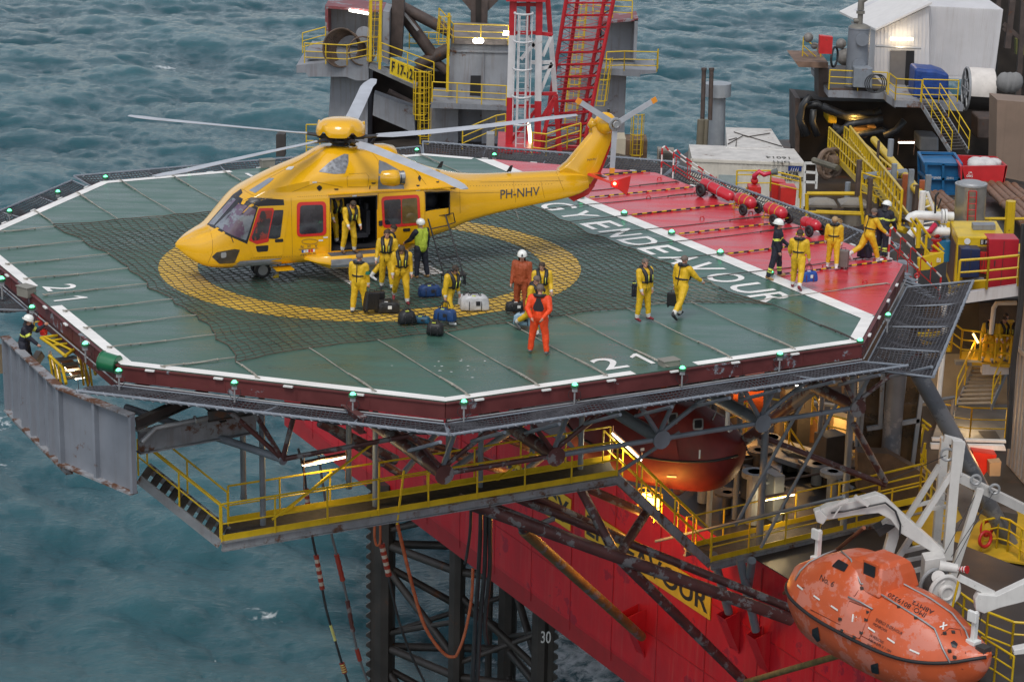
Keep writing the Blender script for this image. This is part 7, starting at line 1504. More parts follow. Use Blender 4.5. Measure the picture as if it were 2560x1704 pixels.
for k, (x, y, c, pw) in enumerate(((430, 500, SOD, 200), (1110, 560, (1, .6, .2), 30), (820, 380, (1, .55, .18), 90), (960, 300, (1, .62, .25), 50), (1500, 520, SOD, 60))): plight(PY(*ZW((x, y))[0], 77.5), c, pw, .2)
fp(ZW((700, 700), (1250, 600), (1250, 1500), (500, 1500), (260, 900)), 88, 2, 'back_plating', MATS['house_shade_brown'], dh)
tp = MB(); rng = random.Random(3)
tpn = [PY(*p, 74.5 + .8 * (i % 2)) for i, p in enumerate(ZW((430, 830), (560, 790), (690, 870), (700, 960), (880, 1040), (860, 1140), (560, 1130), (400, 1020)))]; ctp = sum(tpn, Vector()) / 8 + Vector((0, -.5, .3)); tp.add(tpn + [ctp] + [q + Vector((.2, 1.2, 0)) for q in tpn], [(i, (i + 1) % 8, 8) for i in range(8)] + [((i + 1) % 8, i, 9 + i, 9 + (i + 1) % 8) for i in range(8)]); tag(tp.build('white_tarpaulin', W('tarp_white', (.42, .43, .45), .6, bump=1, bs=5)), 'large crumpled white tarpaulin behind the lower catwalk lamp', 'tarpaulin')
tp = MB(); tpn = [PY(*p, 77) for p in ZW((255, 800), (460, 790), (470, 830), (330, 960), (230, 900))]; tp.prism(tpn, (0, .8, 0)); tag(tp.build('white_tarpaulin', MATS['tarp_white']), 'small pale tarpaulin sheet left of the large white one', 'tarpaulin')
# refuelling platform
jp = thing('refuel_platform', 'white edged platform with yellow railing beside the helideck at the right', 'platform', PY(2440, 750, 76)); J = [PY(2368, 739, 76), PY(2600, 708, 76), PY(2640, 640, 84), PY(2375, 668, 84)]; zj = J[0].z; J = [Vector((p.x, p.y, zj)) for p in (PY(2368, 739, 76), PY(2600, 735, 77), PY(2640, 690, 84), PY(2375, 700, 84))]
b = MB(); b.prism([p - ZZ * .06 for p in J], ZZ * .06); b.build('floor', MATS['deck_yellow_dull'], jp); fp([(2368, 738), (2600, 706), (2600, 732), (2368, 764)], 75.9, .25, 'edge_beam', M_corr, jp); fp(ZR((580, 1075), (780, 1025), (850, 1030), (850, 1050), (720, 1045), (580, 1110)), 76.5, .1, 'grey_tread', M_greyc, jp)
b = MB(); railing(b, [PY(2394, 728, 75.8), PY(2466, 723, 75.8), PY(2545, 715, 75.8), PY(2600, 706, 75.8)], 1.12, 3, .045, (.33, .68)); b.build('handrail', M_yel, jp, smooth=40)
b = MB(); A, B = (2360, 760), (2345, 1010); p = PY(*B, 75); b.tube([PY(*A, 75), PY(2362, 830, 75), PY(*B, 75)], .10, 10); b.build('post', M_white, jp, smooth=40)
jc = thing('fuel_cabinet', 'yellow louvred jet fuel cabinet in front of the steel tank', 'fuel cabinet', PY(2440, 720, 78))
P0 = [PY(2384, 700, 77), PY(2514, 700, 77)]; b = MB(); f0, f1 = PY(2395, 592, 77), PY(2515, 592, 77); d_ = f1 - f0; bk = PY(2375, 556, 79.5) - f0; bk.z = 0; dn = ZZ * -2.1
b.hexa([f0 + dn, f1 + dn, f1 + dn + bk, f0 + dn + bk, f0, f1, f1 + bk, f0 + bk]); b.build('cabinet_body', M_yel, jc, bevel=.04)
b = MB(); dX = d_.normalized(); fo_ = dX.cross(ZZ).normalized(); fo_ = fo_ if fo_.y < 0 else -fo_; L_ = d_.length
b.obox(f0 + d_ * .55 - ZZ * .95 + fo_ * .01, dX, fo_, ZZ, L_ * .78, .03, 1.2)
for k in range(14): b.obox(f0 + d_ * .55 - ZZ * (.42 + .08 * k) + fo_ * .03, dX, fo_, ZZ, L_ * .76, .04, .02)
sdx = bk.normalized(); so2 = -dX; b.obox(f0 + bk * .5 - ZZ * 1.1 - dX * .01, sdx, dX, ZZ, bk.length * .75, .03, 1.5); b.build('louvre', W('louvre_brown', (.10, .055, .035), .5), jc)
b = MB(); b.obox(f0 + d_ * .62 - ZZ * .18 + fo_ * .02, dX, fo_, ZZ, L_ * .30, .02, .19); b.build('sign_plate', M_hframe, jc); b = MB(); text_into(b, 'JET A-1', f0 + d_ * .57 - ZZ * .235 + fo_ * .04, dX, ZZ, L_ * .19, .11, .02, .005)
for k in (0, 1): b.obox(f0 + d_ * (.495 + .025 * k) - ZZ * .18 + fo_ * .035, dX, fo_, ZZ, .02, .01, .16)
b.build('sign_lettering', M_white, jc); b = MB()
for f in (.20, .9): q = f0 + d_ * f - ZZ * .16 + fo_ * .01; b.cyl(q, q + fo_ * .02, .11, 18)
b.build('round_label', M_white, jc); b = MB(); b.obox(f0 + d_ * .62 + bk * .5 + ZZ * .1, dX, sdx, ZZ, .8, .5, .18); b.build('top_box', M_jg, jc)
def cabn(label, L, Y, dep, top, m, cat='cabinet'):
    t = thing('steel_cabinet', label, cat, PY(*L[3], Y)); fp(L, Y, dep, 'body', m, t, bevel=.02); b = MB(); A, B = PY(*L[0], Y - .02), PY(*L[2], Y - .02); mid = (A + B) / 2; b.box(mid + Vector((-.25 * (B - A).x, 0, 0)), (.03, .05, .2)); b.box(Vector((mid.x, mid.y, mid.z)), (.012, .03, abs(A.z - B.z) * .92)); b.build('handle', M_dark, t); return t
cabn('large crimson cabinet on the refuelling platform', ZR((890, 712), (1138, 715), (1110, 1105), (885, 1118)), 76.6, .9, 0, W('cab_red', (.42, .015, .03), .4)); cabn('small red cabinet between blue box and large crimson cabinet', ZR((820, 815), (892, 820), (888, 1000), (815, 990)), 76.9, .5, 0, M_red2); cabn('dark blue box in front of the yellow fuel cabinet', ZR((665, 790), (822, 795), (808, 1025), (655, 1025)), 76.4, .6, 0, W('box_blue', (.012, .025, .085), .4))
fire_monitor('crimson fire monitor between white pipes and the fuel cabinet', PY(2338, 640, 79), 1.15, Vector((-.6, -.5, -.05)))
wp = thing('white_pipework', 'thick white pipes with flanges running behind the access stairs', 'pipes', PY(2330, 560, 80)); b = MB()
b.tube([PY(x, y, 79.5) for x, y in ZR((235, 560), (255, 530), (300, 515), (500, 525), (600, 528))], .17, 12); b.tube([PY(x, y, 79) for x, y in ZR((250, 680), (270, 655), (320, 645), (480, 650), (565, 655))], .17, 12)
for x, y in ((510, 525), (535, 525), (500, 650), (525, 652)): q = PY(*ZR((x, y))[0], 79.3); b.cyl(q - Vector((.04, 0, 0)), q + Vector((.04, 0, 0)), .27, 16)
b.build('pipe', M_white, wp, smooth=40); bars([(*ZR((450, 500), (455, 360)), .04), (*ZR((455, 360), (480, 330)), .04), (*ZR((500, 380), (470, 470)), .03)], 79, .04, 'hose', M_hb, wp)
yc = thing('access_landing', 'yellow railed landing and steps below the corner of the red sector', 'landing', PY(2320, 680, 77))
fp(ZR((310, 870), (520, 820), (520, 900), (400, 960), (310, 970)), 77, .2, 'yellow_plate', M_yel, yc)
b = MB(); text_into(b, 'Bi', PY(*ZR((462, 900))[0], 76.9), (1, 0, 0), ZZ, .14, .16, .02); b.build('lettering', M_white, yc)
bars([(*ZR((255, 620), (400, 830)), .05), (*ZR((290, 540), (410, 700)), .05), (*ZR((320, 590), (310, 780)), .09), (*ZR((430, 760), (520, 830)), .05), (*ZR((380, 680), (370, 850)), .05), (*ZR((250, 540), (330, 660)), .04), (*ZR((470, 740), (520, 800)), .04), (*ZR((380, 830), (520, 828)), .05)], 77.5, .05, 'handrail', M_yel, yc)
bars([(*ZR((800, 545), (1180, 545)), .06), (*ZR((900, 545), (900, 600)), .05), (*ZR((1070, 400), (1050, 700)), .20)], 85, .05, 'guard_post', M_yel, yc)
b = MB(); b.cyl(PY(2362, 650, 79), PY(2362, 600, 79), .28, 18); tag(b.build('blue_drum', W('drum_blue', (.02, .16, .32), .4), smooth=40), 'blue plastic drum between red monitor and yellow fuel cabinet', 'drum')
# red and white boarding rails
def rw_rails(label, posts, ends, zrun):
    t = thing('boarding_rail', label, 'handrail', posts[0])
    for p, e in zip(posts, ends):
        P = [p, p + ZZ * 1.0, p + ZZ * 1.13 + (e - p).normalized() * .12, p + ZZ * 1.05 + (e - p).normalized() * .28, e + ZZ * .8, e]; Q = []; b = MB()
        for a, c in zip(P[:-1], P[1:]): k = max(1, round((c - a).length / .28)); Q += [a.lerp(c, i / k) for i in range(k)]
        Q.append(P[-1])
        for i in range(len(Q) - 1): b.cm = i % 2; b.tube([Q[i], Q[i + 1]], .030, 8, cap=False)
        b.build('striped_tube', [M_white, M_red2], t, smooth=40)
        b = MB(); b.tube([p + ZZ * .5, e + ZZ * .3], .018, 6)
        for k in range(1, 5): q = p.lerp(e, k / 5); b.tube([q + ZZ * .35, q + (ZZ * 1.0)], .016, 6)
        b.build('infill_rail', M_red2, t)
    return t
rw_rails('red and white boarding rails at the lower access steps where men leave the deck', [D(15.4, -4.9, 0), D(15.4, -6.1, 0)], [D(17.6, -4.9, -1.6), D(17.6, -6.1, -1.6)], 0)
rw_rails('red and white boarding rails at the far access steps by the cream container', [PZ(1653, 436, 0), PZ(1682, 446, 0)], [PZ(1653, 436, 0) + U * 2.6 - V * .9 - ZZ * 1.6, PZ(1682, 446, 0) + U * 2.6 - V * .9 - ZZ * 1.6], 0)
stp = MB()
for k in range(7): stp.obox(D(15.75 + .28 * k, -5.5, -.2 - .22 * k), U, V, ZZ, .26, 1.1, .04)
tag(stp.build('access_steps', M_greyc), 'grey open steps dropping from the red deck corner', 'steps')
vg = thing('vent_louvre', 'tan louvred vent box seen past the far safety net', 'vent', PY(1665, 415, 120)); fp([(1645, 374), (1686, 376), (1684, 414), (1644, 412)], 120, .8, 'box', MATS['duct_tan'], vg); b = MB()
for k in range(8): b.beam(PY(1647, 380 + 4 * k, 119.9), PY(1684, 381 + 4 * k, 119.9), .05, .03)
b.build('slats', M_dark, vg)
# platform with waiting men, stairs, accommodation wall
ac = thing('accommodation_block', 'pale corrugated accommodation wall with windows at the right edge', 'building', D(23.0, -10, -9.5)); cw0 = PY(2553, 730, 77); Cn = Vector((cw0.x, cw0.y, 0)); far = Cn; near = Cn + Vector((1.9, -22, 0)) + V * 0
b = MB(); nrm = Vector((-(near - far).y, (near - far).x, 0)).normalized(); nrm = -nrm if nrm.x > 0 else nrm; e_ = (near - far).normalized(); b.hexa([far - ZZ * 9.5, far - ZZ * 9.5 - nrm * 6, near - ZZ * 9.5 - nrm * 6, near - ZZ * 9.5, far + ZZ * 1.5, far + ZZ * 1.5 - nrm * 6, near + ZZ * 1.5 - nrm * 6, near + ZZ * 1.5]); b.build('wall', W('acc_white', (.34, .31, .29), .5, streak=.35, scol=(.2, .15, .12)), ac)
b = MB(); 
for k in range(60): b.obox(far + e_ * (.3 + .37 * k) - ZZ * 4 + nrm * .02, e_, nrm, ZZ, .16, .05, 10.8)
for z in (-1.7, -5.0): b.obox(far + e_ * 11 + ZZ * z + nrm * .05, e_, nrm, ZZ, 22, .06, .16)
b.build('corrugation', MATS['acc_white'], ac)
for z, t_ in ((-4.0, 1.6), (-6.6, 3.0), (-8.2, 5.5)):
    b = MB(); b.obox(far + e_ * t_ + ZZ * z + nrm * .06, e_, nrm, ZZ, 1.2, .06, 1.1); wf = b.build('window', MATS['acc_white'], ac); b = MB(); b.obox(far + e_ * t_ + ZZ * z + nrm * .10, e_, nrm, ZZ, .8, .02, .75); b.build('window_glass', M_hglass, wf)
b = MB()
for k in range(3): b.tube([PY(x + 4 * k, y, 75.5) for x, y in ((2556, 560), (2548, 760), (2530, 900), (2515, 1120))], .05, 6)
b.build('cable_run', M_hb, ac)
mp_ = thing('muster_platform', 'yellow railed platform under the refuelling deck where men wait', 'platform', PZ(2470, 905, -6.25)); Pm = [PZ(x, y, -6.25) for x, y in ZS((480, 625), (650, 640), (900, 655), (940, 560), (700, 500), (480, 540))]
b = MB(); b.prism([p - ZZ * .1 for p in Pm], ZZ * .1); b.build('floor', MATS['deck_yellow_dull'], mp_); fp(ZS((668, 650), (895, 655), (893, 735), (668, 738)), Pm[1].y - .05, .4, 'white_end_beam', M_corr, mp_); fp(ZS((440, 625), (665, 635), (665, 668), (440, 655)), Pm[0].y - .1, .3, 'grey_end_beam', M_grey, mp_)
yy_ = Pm[1].y - .1
for pts, hh in ((ZS((480, 600), (645, 618)), 1.1), (ZS((640, 620), (900, 640)), 1.05), (ZS((400, 540), (480, 600)), 1.1), (ZS((200, 530), (400, 540)), 1.1)):
    b = MB(); railing(b, [PY(x, y, yy_) for x, y in pts], hh, .75, .035, (.36, .72)); b.build('handrail', M_yel, mp_)
fp(ZS((190, 500), (405, 515), (400, 545), (190, 530)), yy_, 2, 'yellow_step', M_yel, mp_); fp(ZS((380, 160), (640, 120), (640, 560), (400, 420)), yy_ + 2.5, .3, 'dark_doorway', M_darkin, mp_)
fp(ZS((130, 560), (880, 560), (880, 1320), (130, 1320)), yy_ + 5, .5, 'rear_bulkhead', W('bulkhead_cream', (.30, .25, .19), .6, var=.25, vs=.8, streak=.3), mp_); fp(ZS((180, 140), (1000, 120), (1000, 560), (180, 560)), yy_ + 4, .5, 'rear_shadow_wall', MATS['house_shade_brown'], mp_)
b = MB(); b.tube([PY(x, y, yy_ - .3) for x, y in ZS((742, 390), (765, 170), (790, 130), (960, 125))], .09, 10); b.build('white_pipe', M_white, mp_, smooth=40)
b = MB(); b.beam(PY(*ZS((590, 390))[0], yy_ - .1), PY(*ZS((632, 465))[0], yy_ - .1), .1, .08); b.build('hot_lamp', mat('ember_lamp', (1, .7, .3), emit=(1, .6, .2), es=4), mp_); plight(PY(*ZS((620, 430))[0], yy_ + .6), (1, .6, .22), 22); plight(PY(*ZS((480, 900))[0], yy_ + 1.5), (1, .7, .35), 45); plight(PY(*ZS((560, 1100))[0], yy_ + 1), (1, .72, .4), 35)
sA, sB = PY(*ZS((590, 670))[0], yy_ + 1.0), PY(*ZS((440, 1000))[0], yy_ - 1.2); flight('inner_stairs', 'lit open tread stairs going down below the waiting men', sA, sB, (1.35, .2, 0), 9, stair_mat=MATS['bulkhead_cream'])
ll = thing('lower_landing', 'grey lower landing with yellow rails and a dark mat above the davit', 'landing', PZ(2420, 1080, -9.2)); b = MB(); b.prism([PZ(x, y, -9.25) for x, y in ZS((240, 1290), (860, 1300), (900, 1000), (330, 1000))], ZZ * .05); b.build('floor', W('landing_grey', (.17, .165, .16), .6, var=.2), ll); b = MB(); b.poly([PZ(x, y, -9.17) for x, y in ZS((630, 1215), (780, 1215), (830, 1295), (700, 1300))]); b.build('mat', M_dark, ll)
b = MB(); railing(b, [PZ(x, y, -9.2) for x, y in ZS((330, 1240), (560, 1270), (860, 1275))], 1.15, 1.8, .03, (.35, .7)); b.build('handrail', M_yel, ll); fp(ZS((240, 1280), (870, 1300), (870, 1320), (240, 1302)), 71, .15, 'edge_beam', M_white, ll); fp(ZS((230, 1330), (860, 1345), (870, 1385), (230, 1370)), 70.5, .2, 'edge_pipe_tray', M_white, ll)
fp(ZS((590, 1395), (790, 1420), (780, 1480), (700, 1568), (600, 1700), (560, 1700)), 70, .5, 'red_locker', W('locker_red', (.55, .025, .01), .4), ll); fp(ZS((730, 1490), (830, 1480), (820, 1600), (730, 1600)), 69.5, .4, 'tan_box', W('box_sand', (.30, .22, .13), .5), ll); plight(PY(*ZS((760, 1400))[0], 68.5), (1, .5, .2), 70)
b = MB()
for k in range(9): b.beam(PY(*ZS((490, 1400 + 28 * k))[0], 72), PY(*ZS((590, 1405 + 28 * k))[0], 72), .22, .04)
b.build('lower_tread', MATS['bulkhead_cream'], ll)
b = MB()
for k in range(12): y = rng.uniform(900, 1560); b.tube([PY(*ZS((rng.uniform(60, 200), y))[0], 74), PY(*ZS((rng.uniform(60, 230), y + rng.uniform(30, 200)))[0], 74)], .05, 5)
b.build('small_pipe', M_yel, ll)

# machinery and pipework crowding the shaded deck under the helideck
mc = thing('deck_machinery', 'crowded dark machinery, frames and pipes on the shaded deck behind the lower catwalk', 'machinery', PZ(1950, 1300, -9.5))
rng = random.Random(12); cols = [M_grey, M_dark, M_brown, M_gt, W('machine_dark', (.05, .045, .04), .6, var=.5, rust=.3), W('machine_olive', (.13, .12, .09), .6, var=.4)]
for k in range(60):
    x, y = rng.uniform(1600, 2290), rng.uniform(1090, 1400); p = PZ(x, y, -9.5)
    if (p - CC).dot(U) < 11.6 or (p - CC).dot(V) < -3.6: continue
    b = MB(); h = rng.uniform(.5, 2.2); kk = rng.random()
    if kk < .45: b.obox(p + ZZ * h / 2, U, V, ZZ, rng.uniform(.4, 1.4), rng.uniform(.4, 1.4), h); b.obox(p + ZZ * h * .8, U, V, ZZ, rng.uniform(.6, 1.5), .1, .1); nm = 'machine_box'
    elif kk < .7: b.cyl(p, p + ZZ * h, rng.uniform(.15, .4), 14); b.cyl(p + ZZ * h * .9, p + ZZ * h, .45, 14); nm = 'machine_tank'
    else:
        d_ = rng.choice([U, V]) * rng.uniform(1.5, 4); b.tube([p + ZZ * h, p + ZZ * h + d_, p + d_], rng.uniform(.05, .12), 8); nm = 'pipe_run'
    b.build(nm, rng.choice(cols), mc, bevel=.02 if kk < .45 else 0)
for k in range(16):
    x, y = rng.uniform(2090, 2300), rng.uniform(380, 640); p = PY(x, y, rng.uniform(84, 112)); b = MB(); b.tube([p, p + rng.choice([U, V, ZZ * .8]) * rng.uniform(.8, 2.5)], rng.uniform(.06, .16), 8); b.build('pipe_run', rng.choice(cols + [M_yel]), mc)
lr = thing('catwalk_rail', 'yellow railing run continuing right from the lower catwalk towards the davit', 'railing', PY(2180, 1230, 66)); b = MB(); q = ZW((1080, 1170), (1640, 1040), (1750, 1170)); railing(b, [PY(q[0][0], q[0][1], 69), PY(q[1][0], q[1][1], 68), PY(q[2][0], q[2][1], 64)], 1.1, 1.3, .035, (.37, .74)); b.build('handrail', M_yel, lr)
b = MB(); q = ZW((1080, 1185), (1640, 1060)); b.beam(PY(*q[0], 69), PY(*q[1], 68), .05, .2); b.build('toe_board', M_yel, lr)
# ------------------------------------------------------------------ people
from mathutils import noise as mnoise
M_sy = mat('suit_yellow', (.68, .42, .012), .55, var=.12, vs=3, bump=.3, bs=14); M_so = mat('suit_orange', (.80, .065, .008), .6, var=.1, vs=3, bump=.3, bs=14); M_sr = mat('suit_rust', (.34, .065, .018), .65, var=.15, vs=3, bump=.3, bs=14)
M_sn = mat('suit_navy', (.012, .014, .026), .7, var=.2, vs=3); M_hv = mat('vest_lime', (.42, .52, .04), .6, var=.1, vs=4); M_sk = mat('skin', (.50, .26, .18), .5, var=.08, vs=8); M_band = mat('lime_band', (.66, .72, .10), .4)
M_cuff = mat('cuff_pale', (.62, .60, .56), .6); M_hairb = mat('hair_brown', (.045, .028, .018), .7); M_hairg = mat('hair_grey', (.13, .10, .085), .7); M_blond = mat('hair_blond', (.36, .24, .12), .7); M_bk = mat('jacket_black', (.016, .016, .019), .55)
M_hel = mat('helmet_white', (.75, .76, .72), .25, coat=.4); M_shoe = {k: mat('shoe_' + k, c, .5) for k, c in dict(black=(.02, .02, .022), red=(.18, .012, .02), white=(.7, .7, .7), brown=(.16, .08, .03), tan=(.30, .17, .06), grey=(.12, .12, .12)).items()}
def cap_(mb, a, ra, b_, rb, n=10):
    a, b_ = Vector(a), Vector(b_); d = b_ - a; L = d.length; d = d.normalized() if L > 1e-6 else Vector((0, 0, 1)); P = []; R = []
    for t in (-1, -.8, -.5, 0): P.append(a + d * ra * t); R.append(max(.001, ra * math.sqrt(max(0, 1 - t * t))))
    for t in (0, .5, .8, 1): P.append(b_ + d * rb * t); R.append(max(.001, rb * math.sqrt(max(0, 1 - t * t))))
    mb.tube(P, R, n)
def remesh(caps, vox):
    mb = MB()
    for c in caps: cap_(mb, *c[:4])
    me = bpy.data.meshes.new('t'); me.from_pydata(mb.v, [], mb.f); ob = bpy.data.objects.new('t', me); SC.collection.objects.link(ob)
    m = ob.modifiers.new('r', 'REMESH'); m.mode = 'VOXEL'; m.voxel_size = vox; s = ob.modifiers.new('s', 'SMOOTH'); s.factor = .6; s.iterations = 3
    out = bpy.data.meshes.new_from_object(ob.evaluated_get(bpy.context.evaluated_depsgraph_get())); bpy.data.objects.remove(ob); bpy.data.meshes.remove(me); return out
def rotx(v, a): return Vector((v.x, v.y * cos(a) - v.z * sin(a), v.y * sin(a) + v.z * cos(a)))
def person(label, loc, rz, suit=None, suit_name='yellow', lean=0., head=(0, 0), legs=((6, 4), (-6, 8)), arms=((8, 10, 12), (8, 10, 12)), shoes='black', hair=M_hairb, hat=None, vest=True, s=1.0, bands=False, cuff=True, lime=False, spread=.10, squat=0., armband=None, group=None):
    suit = suit or M_sy; rd = radians; PEL = Vector((0, 0, .93)); TL = rd(-lean)
    def tor(p): return PEL + rotx(Vector(p) - PEL, TL)
    C = []; yy = 0.0
    def add(a, ra, b_, rb, m): k = 1.17 if m in (0, 6) else 1.1 if m == 3 else 1; C.append((Vector(a), ra * k, Vector(b_), rb * k, m))
    # torso in upright coordinates
    tc = [((0, 0, .95), .155, (0, 0, 1.08), .145, 0), ((-.07, 0, 1.08), .115, (-.10, .01, 1.34), .115, 0), ((.07, 0, 1.08), .115, (.10, .01, 1.34), .115, 0), ((-.15, 0, 1.42), .075, (.15, 0, 1.42), .075, 0), ((0, .04, 1.15), .12, (0, .04, 1.34), .12, 0), ((-.08, 0, .93), .12, (.08, 0, .93), .12, 0)]
    if lime: tc = [(a, ra * 1.04, b_, rb * 1.04, 6) for a, ra, b_, rb, m in tc[:-1]] + [tc[-1]]
    for a, ra, b_, rb, m in tc: add(tor(a), ra, tor(b_), rb, m)
    feet = []
    for sd_, (th, kn) in zip((-1, 1), legs):
        hp = Vector((sd_ * .095, 0, .92)); t = rd(th); k = rd(th - kn); kp = hp + Vector((sd_ * spread * .4, sin(t) * .43, -cos(t) * .43)); ap = kp + Vector((sd_ * spread * .25, sin(k) * .41, -cos(k) * .41))
        add(hp, .115, kp, .078, 0); add(kp, .080, kp.lerp(ap, .72), .066, 0); add(kp.lerp(ap, .75), .068, kp.lerp(ap, .93), .062, 3 if cuff else 0)
        fk = max(-.9, min(.25, k * .9)); fd = Vector((sd_ * .12, cos(fk), sin(fk) * 1.0)).normalized(); hl = ap + Vector((0, -.03, -.03)); add(hl, .050, hl + fd * .19 + Vector((0, 0, -.012)), .038, 2); add(ap + Vector((0, 0, .03)), .05, hl, .05, 2); feet.append(min(hl.z, (hl + fd * .19).z) - .05)
    hands = []
    for sd_, ar in zip((-1, 1), arms):
        fw_, ab, el = ar[:3]; inw = ar[3] if len(ar) > 3 else 0
        sh = Vector((sd_ * .205, 0, 1.41)); f = rd(fw_); a_ = rd(ab); d1 = Vector((sd_ * sin(a_), sin(f) * cos(a_), -cos(f) * cos(a_))); e_ = sh + d1 * .285; f2 = rd(fw_ + el); a2 = rd(ab * .5 - inw); d2 = Vector((sd_ * sin(a2), sin(f2) * cos(a2), -cos(f2) * cos(a2))).normalized(); w_ = e_ + d2 * .25
        add(tor(sh), .085, tor(e_), .064, 0); add(tor(e_), .062, tor(e_ + d2 * .19), .050, 0); add(tor(e_ + d2 * .19), .05, tor(w_), .046, 3 if cuff else 0)
        side = d2.cross(Vector((sd_ * 1.0, 0, 0))); side = side.normalized() if side.length > .1 else Vector((0, 1, 0)); pm = w_ + d2 * .085; add(tor(w_), .028, tor(pm), .036, 1); add(tor(w_ + side * .014), .028, tor(pm + side * .018), .030, 1)
        curl = Vector((-sd_, 0, 0))
        for q, ln in ((-.033, .062), (-.011, .072), (.011, .068), (.033, .052)): b0 = pm + side * q; m1 = b0 + d2 * ln * .6; add(tor(b0), .0115, tor(m1), .011, 1); add(tor(m1), .011, tor(m1 + (d2 * .6 + curl * .8).normalized() * ln * .5), .0095, 1)
        add(tor(w_ + d2 * .03 + side * .03), .013, tor(w_ + d2 * .075 + side * .062 + curl * .015), .011, 1); hands.append(tor(pm + d2 * .05))
    hr = Vector((0, .02, 1.60)); hpz, hyw = rd(-head[0]), rd(head[1]); NB = Vector((0, 0, 1.49))
    def hd(p):
        v = Vector(p) - NB; v = rotx(v, hpz); v = Vector((v.x * cos(hyw) - v.y * sin(hyw), v.x * sin(hyw) + v.y * cos(hyw), v.z)); return tor(NB + v)
    add(tor((0, 0, 1.40)), .062, tor((0, 0, 1.52)), .055, 1)
    for a, ra, b_, rb in (((0, -.01, 1.66), .088, (0, .02, 1.67), .086), ((0, .02, 1.60), .072, (0, .045, 1.56), .055), ((0, .10, 1.63), .012, (0, .118, 1.605), .015), ((-.088, 0, 1.625), .018, (-.088, 0, 1.60), .014), ((.088, 0, 1.625), .018, (.088, 0, 1.60), .014), ((-.03, .088, 1.655), .016, (.03, .088, 1.655), .016)): add(hd(a), ra, hd(b_), rb, 1)
    me = remesh(C, .0145)
    for q in [suit, M_sk, M_shoe[shoes], M_cuff, M_band, M_bk, M_hv]: me.materials.append(q)
    nV = len(me.vertices); co_ = np.empty(nV * 3); me.vertices.foreach_get('co', co_); co_ = co_.reshape(-1, 3); nF = len(me.polygons); fc = np.empty(nF * 3); me.polygons.foreach_get('center', fc); fc = fc.reshape(-1, 3)
    def near(P):
        best = np.full(len(P), 1e9); lab = np.zeros(len(P), int); tt = np.zeros(len(P)); ci = np.zeros(len(P), int)
        for i, (a, ra, b_, rb, m) in enumerate(C):
            a = np.array(a); b_ = np.array(b_); d = b_ - a; t = np.clip(((P - a) @ d) / max(1e-9, d @ d), 0, 1); dist = np.linalg.norm(P - a - t[:, None] * d, axis=1) - (ra + (rb - ra) * t); k = dist < best; best[k] = dist[k]; lab[k] = m; tt[k] = t[k]; ci[k] = i
        return lab, tt, ci
    lab, tt, ci = near(fc)
    if bands:
        ti = np.isin(ci, [1, 2, 4]); z_ = tt; lab[ti & (z_ > .40) & (z_ < .62)] = 4
        limb = np.array([i for i, c in enumerate(C) if abs(c[1] - .080 * 1.17) < .001]); lab[np.isin(ci, limb) & (((tt > .55) & (tt < .75)) | (tt > .88))] = 4
        ua = np.array([i for i, c in enumerate(C) if abs(c[1] - .085 * 1.17) < .001 and abs(c[3] - .064 * 1.17) < .001]); lab[np.isin(ci, ua) & (tt > .55) & (tt < .80)] = 4
    if armband is not None:
        ua = [i for i, c in enumerate(C) if abs(c[1] - .085 * 1.17) < .001 and abs(c[3] - .064 * 1.17) < .001][armband]; lab[(ci == ua) & (tt > .6) & (tt < .95)] = 4
    me.polygons.foreach_set('material_index', lab.astype(np.int32)); me.polygons.foreach_set('use_smooth', np.ones(nF, bool))
    nr = np.empty(nV * 3); me.vertices.foreach_get('normal', nr); nr = nr.reshape(-1, 3); vl, _, _ = near(co_); off_ = random.uniform(0, 50)
    am = np.array([(mnoise.noise(Vector((p[0] * 11, p[1] * 11, p[2] * 7 + off_))) * .013 + abs(mnoise.noise(Vector((p[0] * 22, p[1] * 22 + off_, p[2] * 30)))) * -.010) if l in (0, 6) else 0 for p, l in zip(co_.tolist(), vl)]); co_ += nr * am[:, None]; me.vertices.foreach_set('co', co_.ravel()); me.update()
    t = thing('person', label, 'person', loc, group, rz); t.scale = (s, s, s); t.location = Vector(loc) - ZZ * (min(feet) * s)
    bo_ = bpy.data.objects.new('body', me); SC.collection.objects.link(bo_); bo_.parent = t
    def part(mb, name, m, sm=True): return mb.build(name, m, t, smooth='all' if sm else False, local=True)
    for sx in (-1, 1): b = MB(); b.sphere(hd((sx * .032, .094, 1.635)), .009, 6, 4); part(b, 'eye', M_bk)
    b = MB(); b.tube([hd((-.022, .092, 1.565)), hd((0, .098, 1.562)), hd((.022, .092, 1.565))], .005, 4); part(b, 'mouth', mat('lips', (.25, .08, .07), .5))
    def shell(rx, ry, rz_, cz, a0, a1, name, m, front=-.1, n=18, rg=7, jag=0):
        b = MB(); R = []
        for i in range(rg + 1):
            ph = a0 + (a1 - a0) * i / rg; R.append([hd((rx * cos(ph) * cos(q), -.005 + ry * cos(ph) * sin(q) , cz + rz_ * sin(ph) + (front * max(0, sin(q)) * (-1) if i == 0 else 0) + (random.uniform(-jag, jag) if jag else 0))) for q in [2 * pi * k / n for k in range(n)]])
        b.loft(R, cap=False); b.poly(R[-1]); return part(b, name, m)
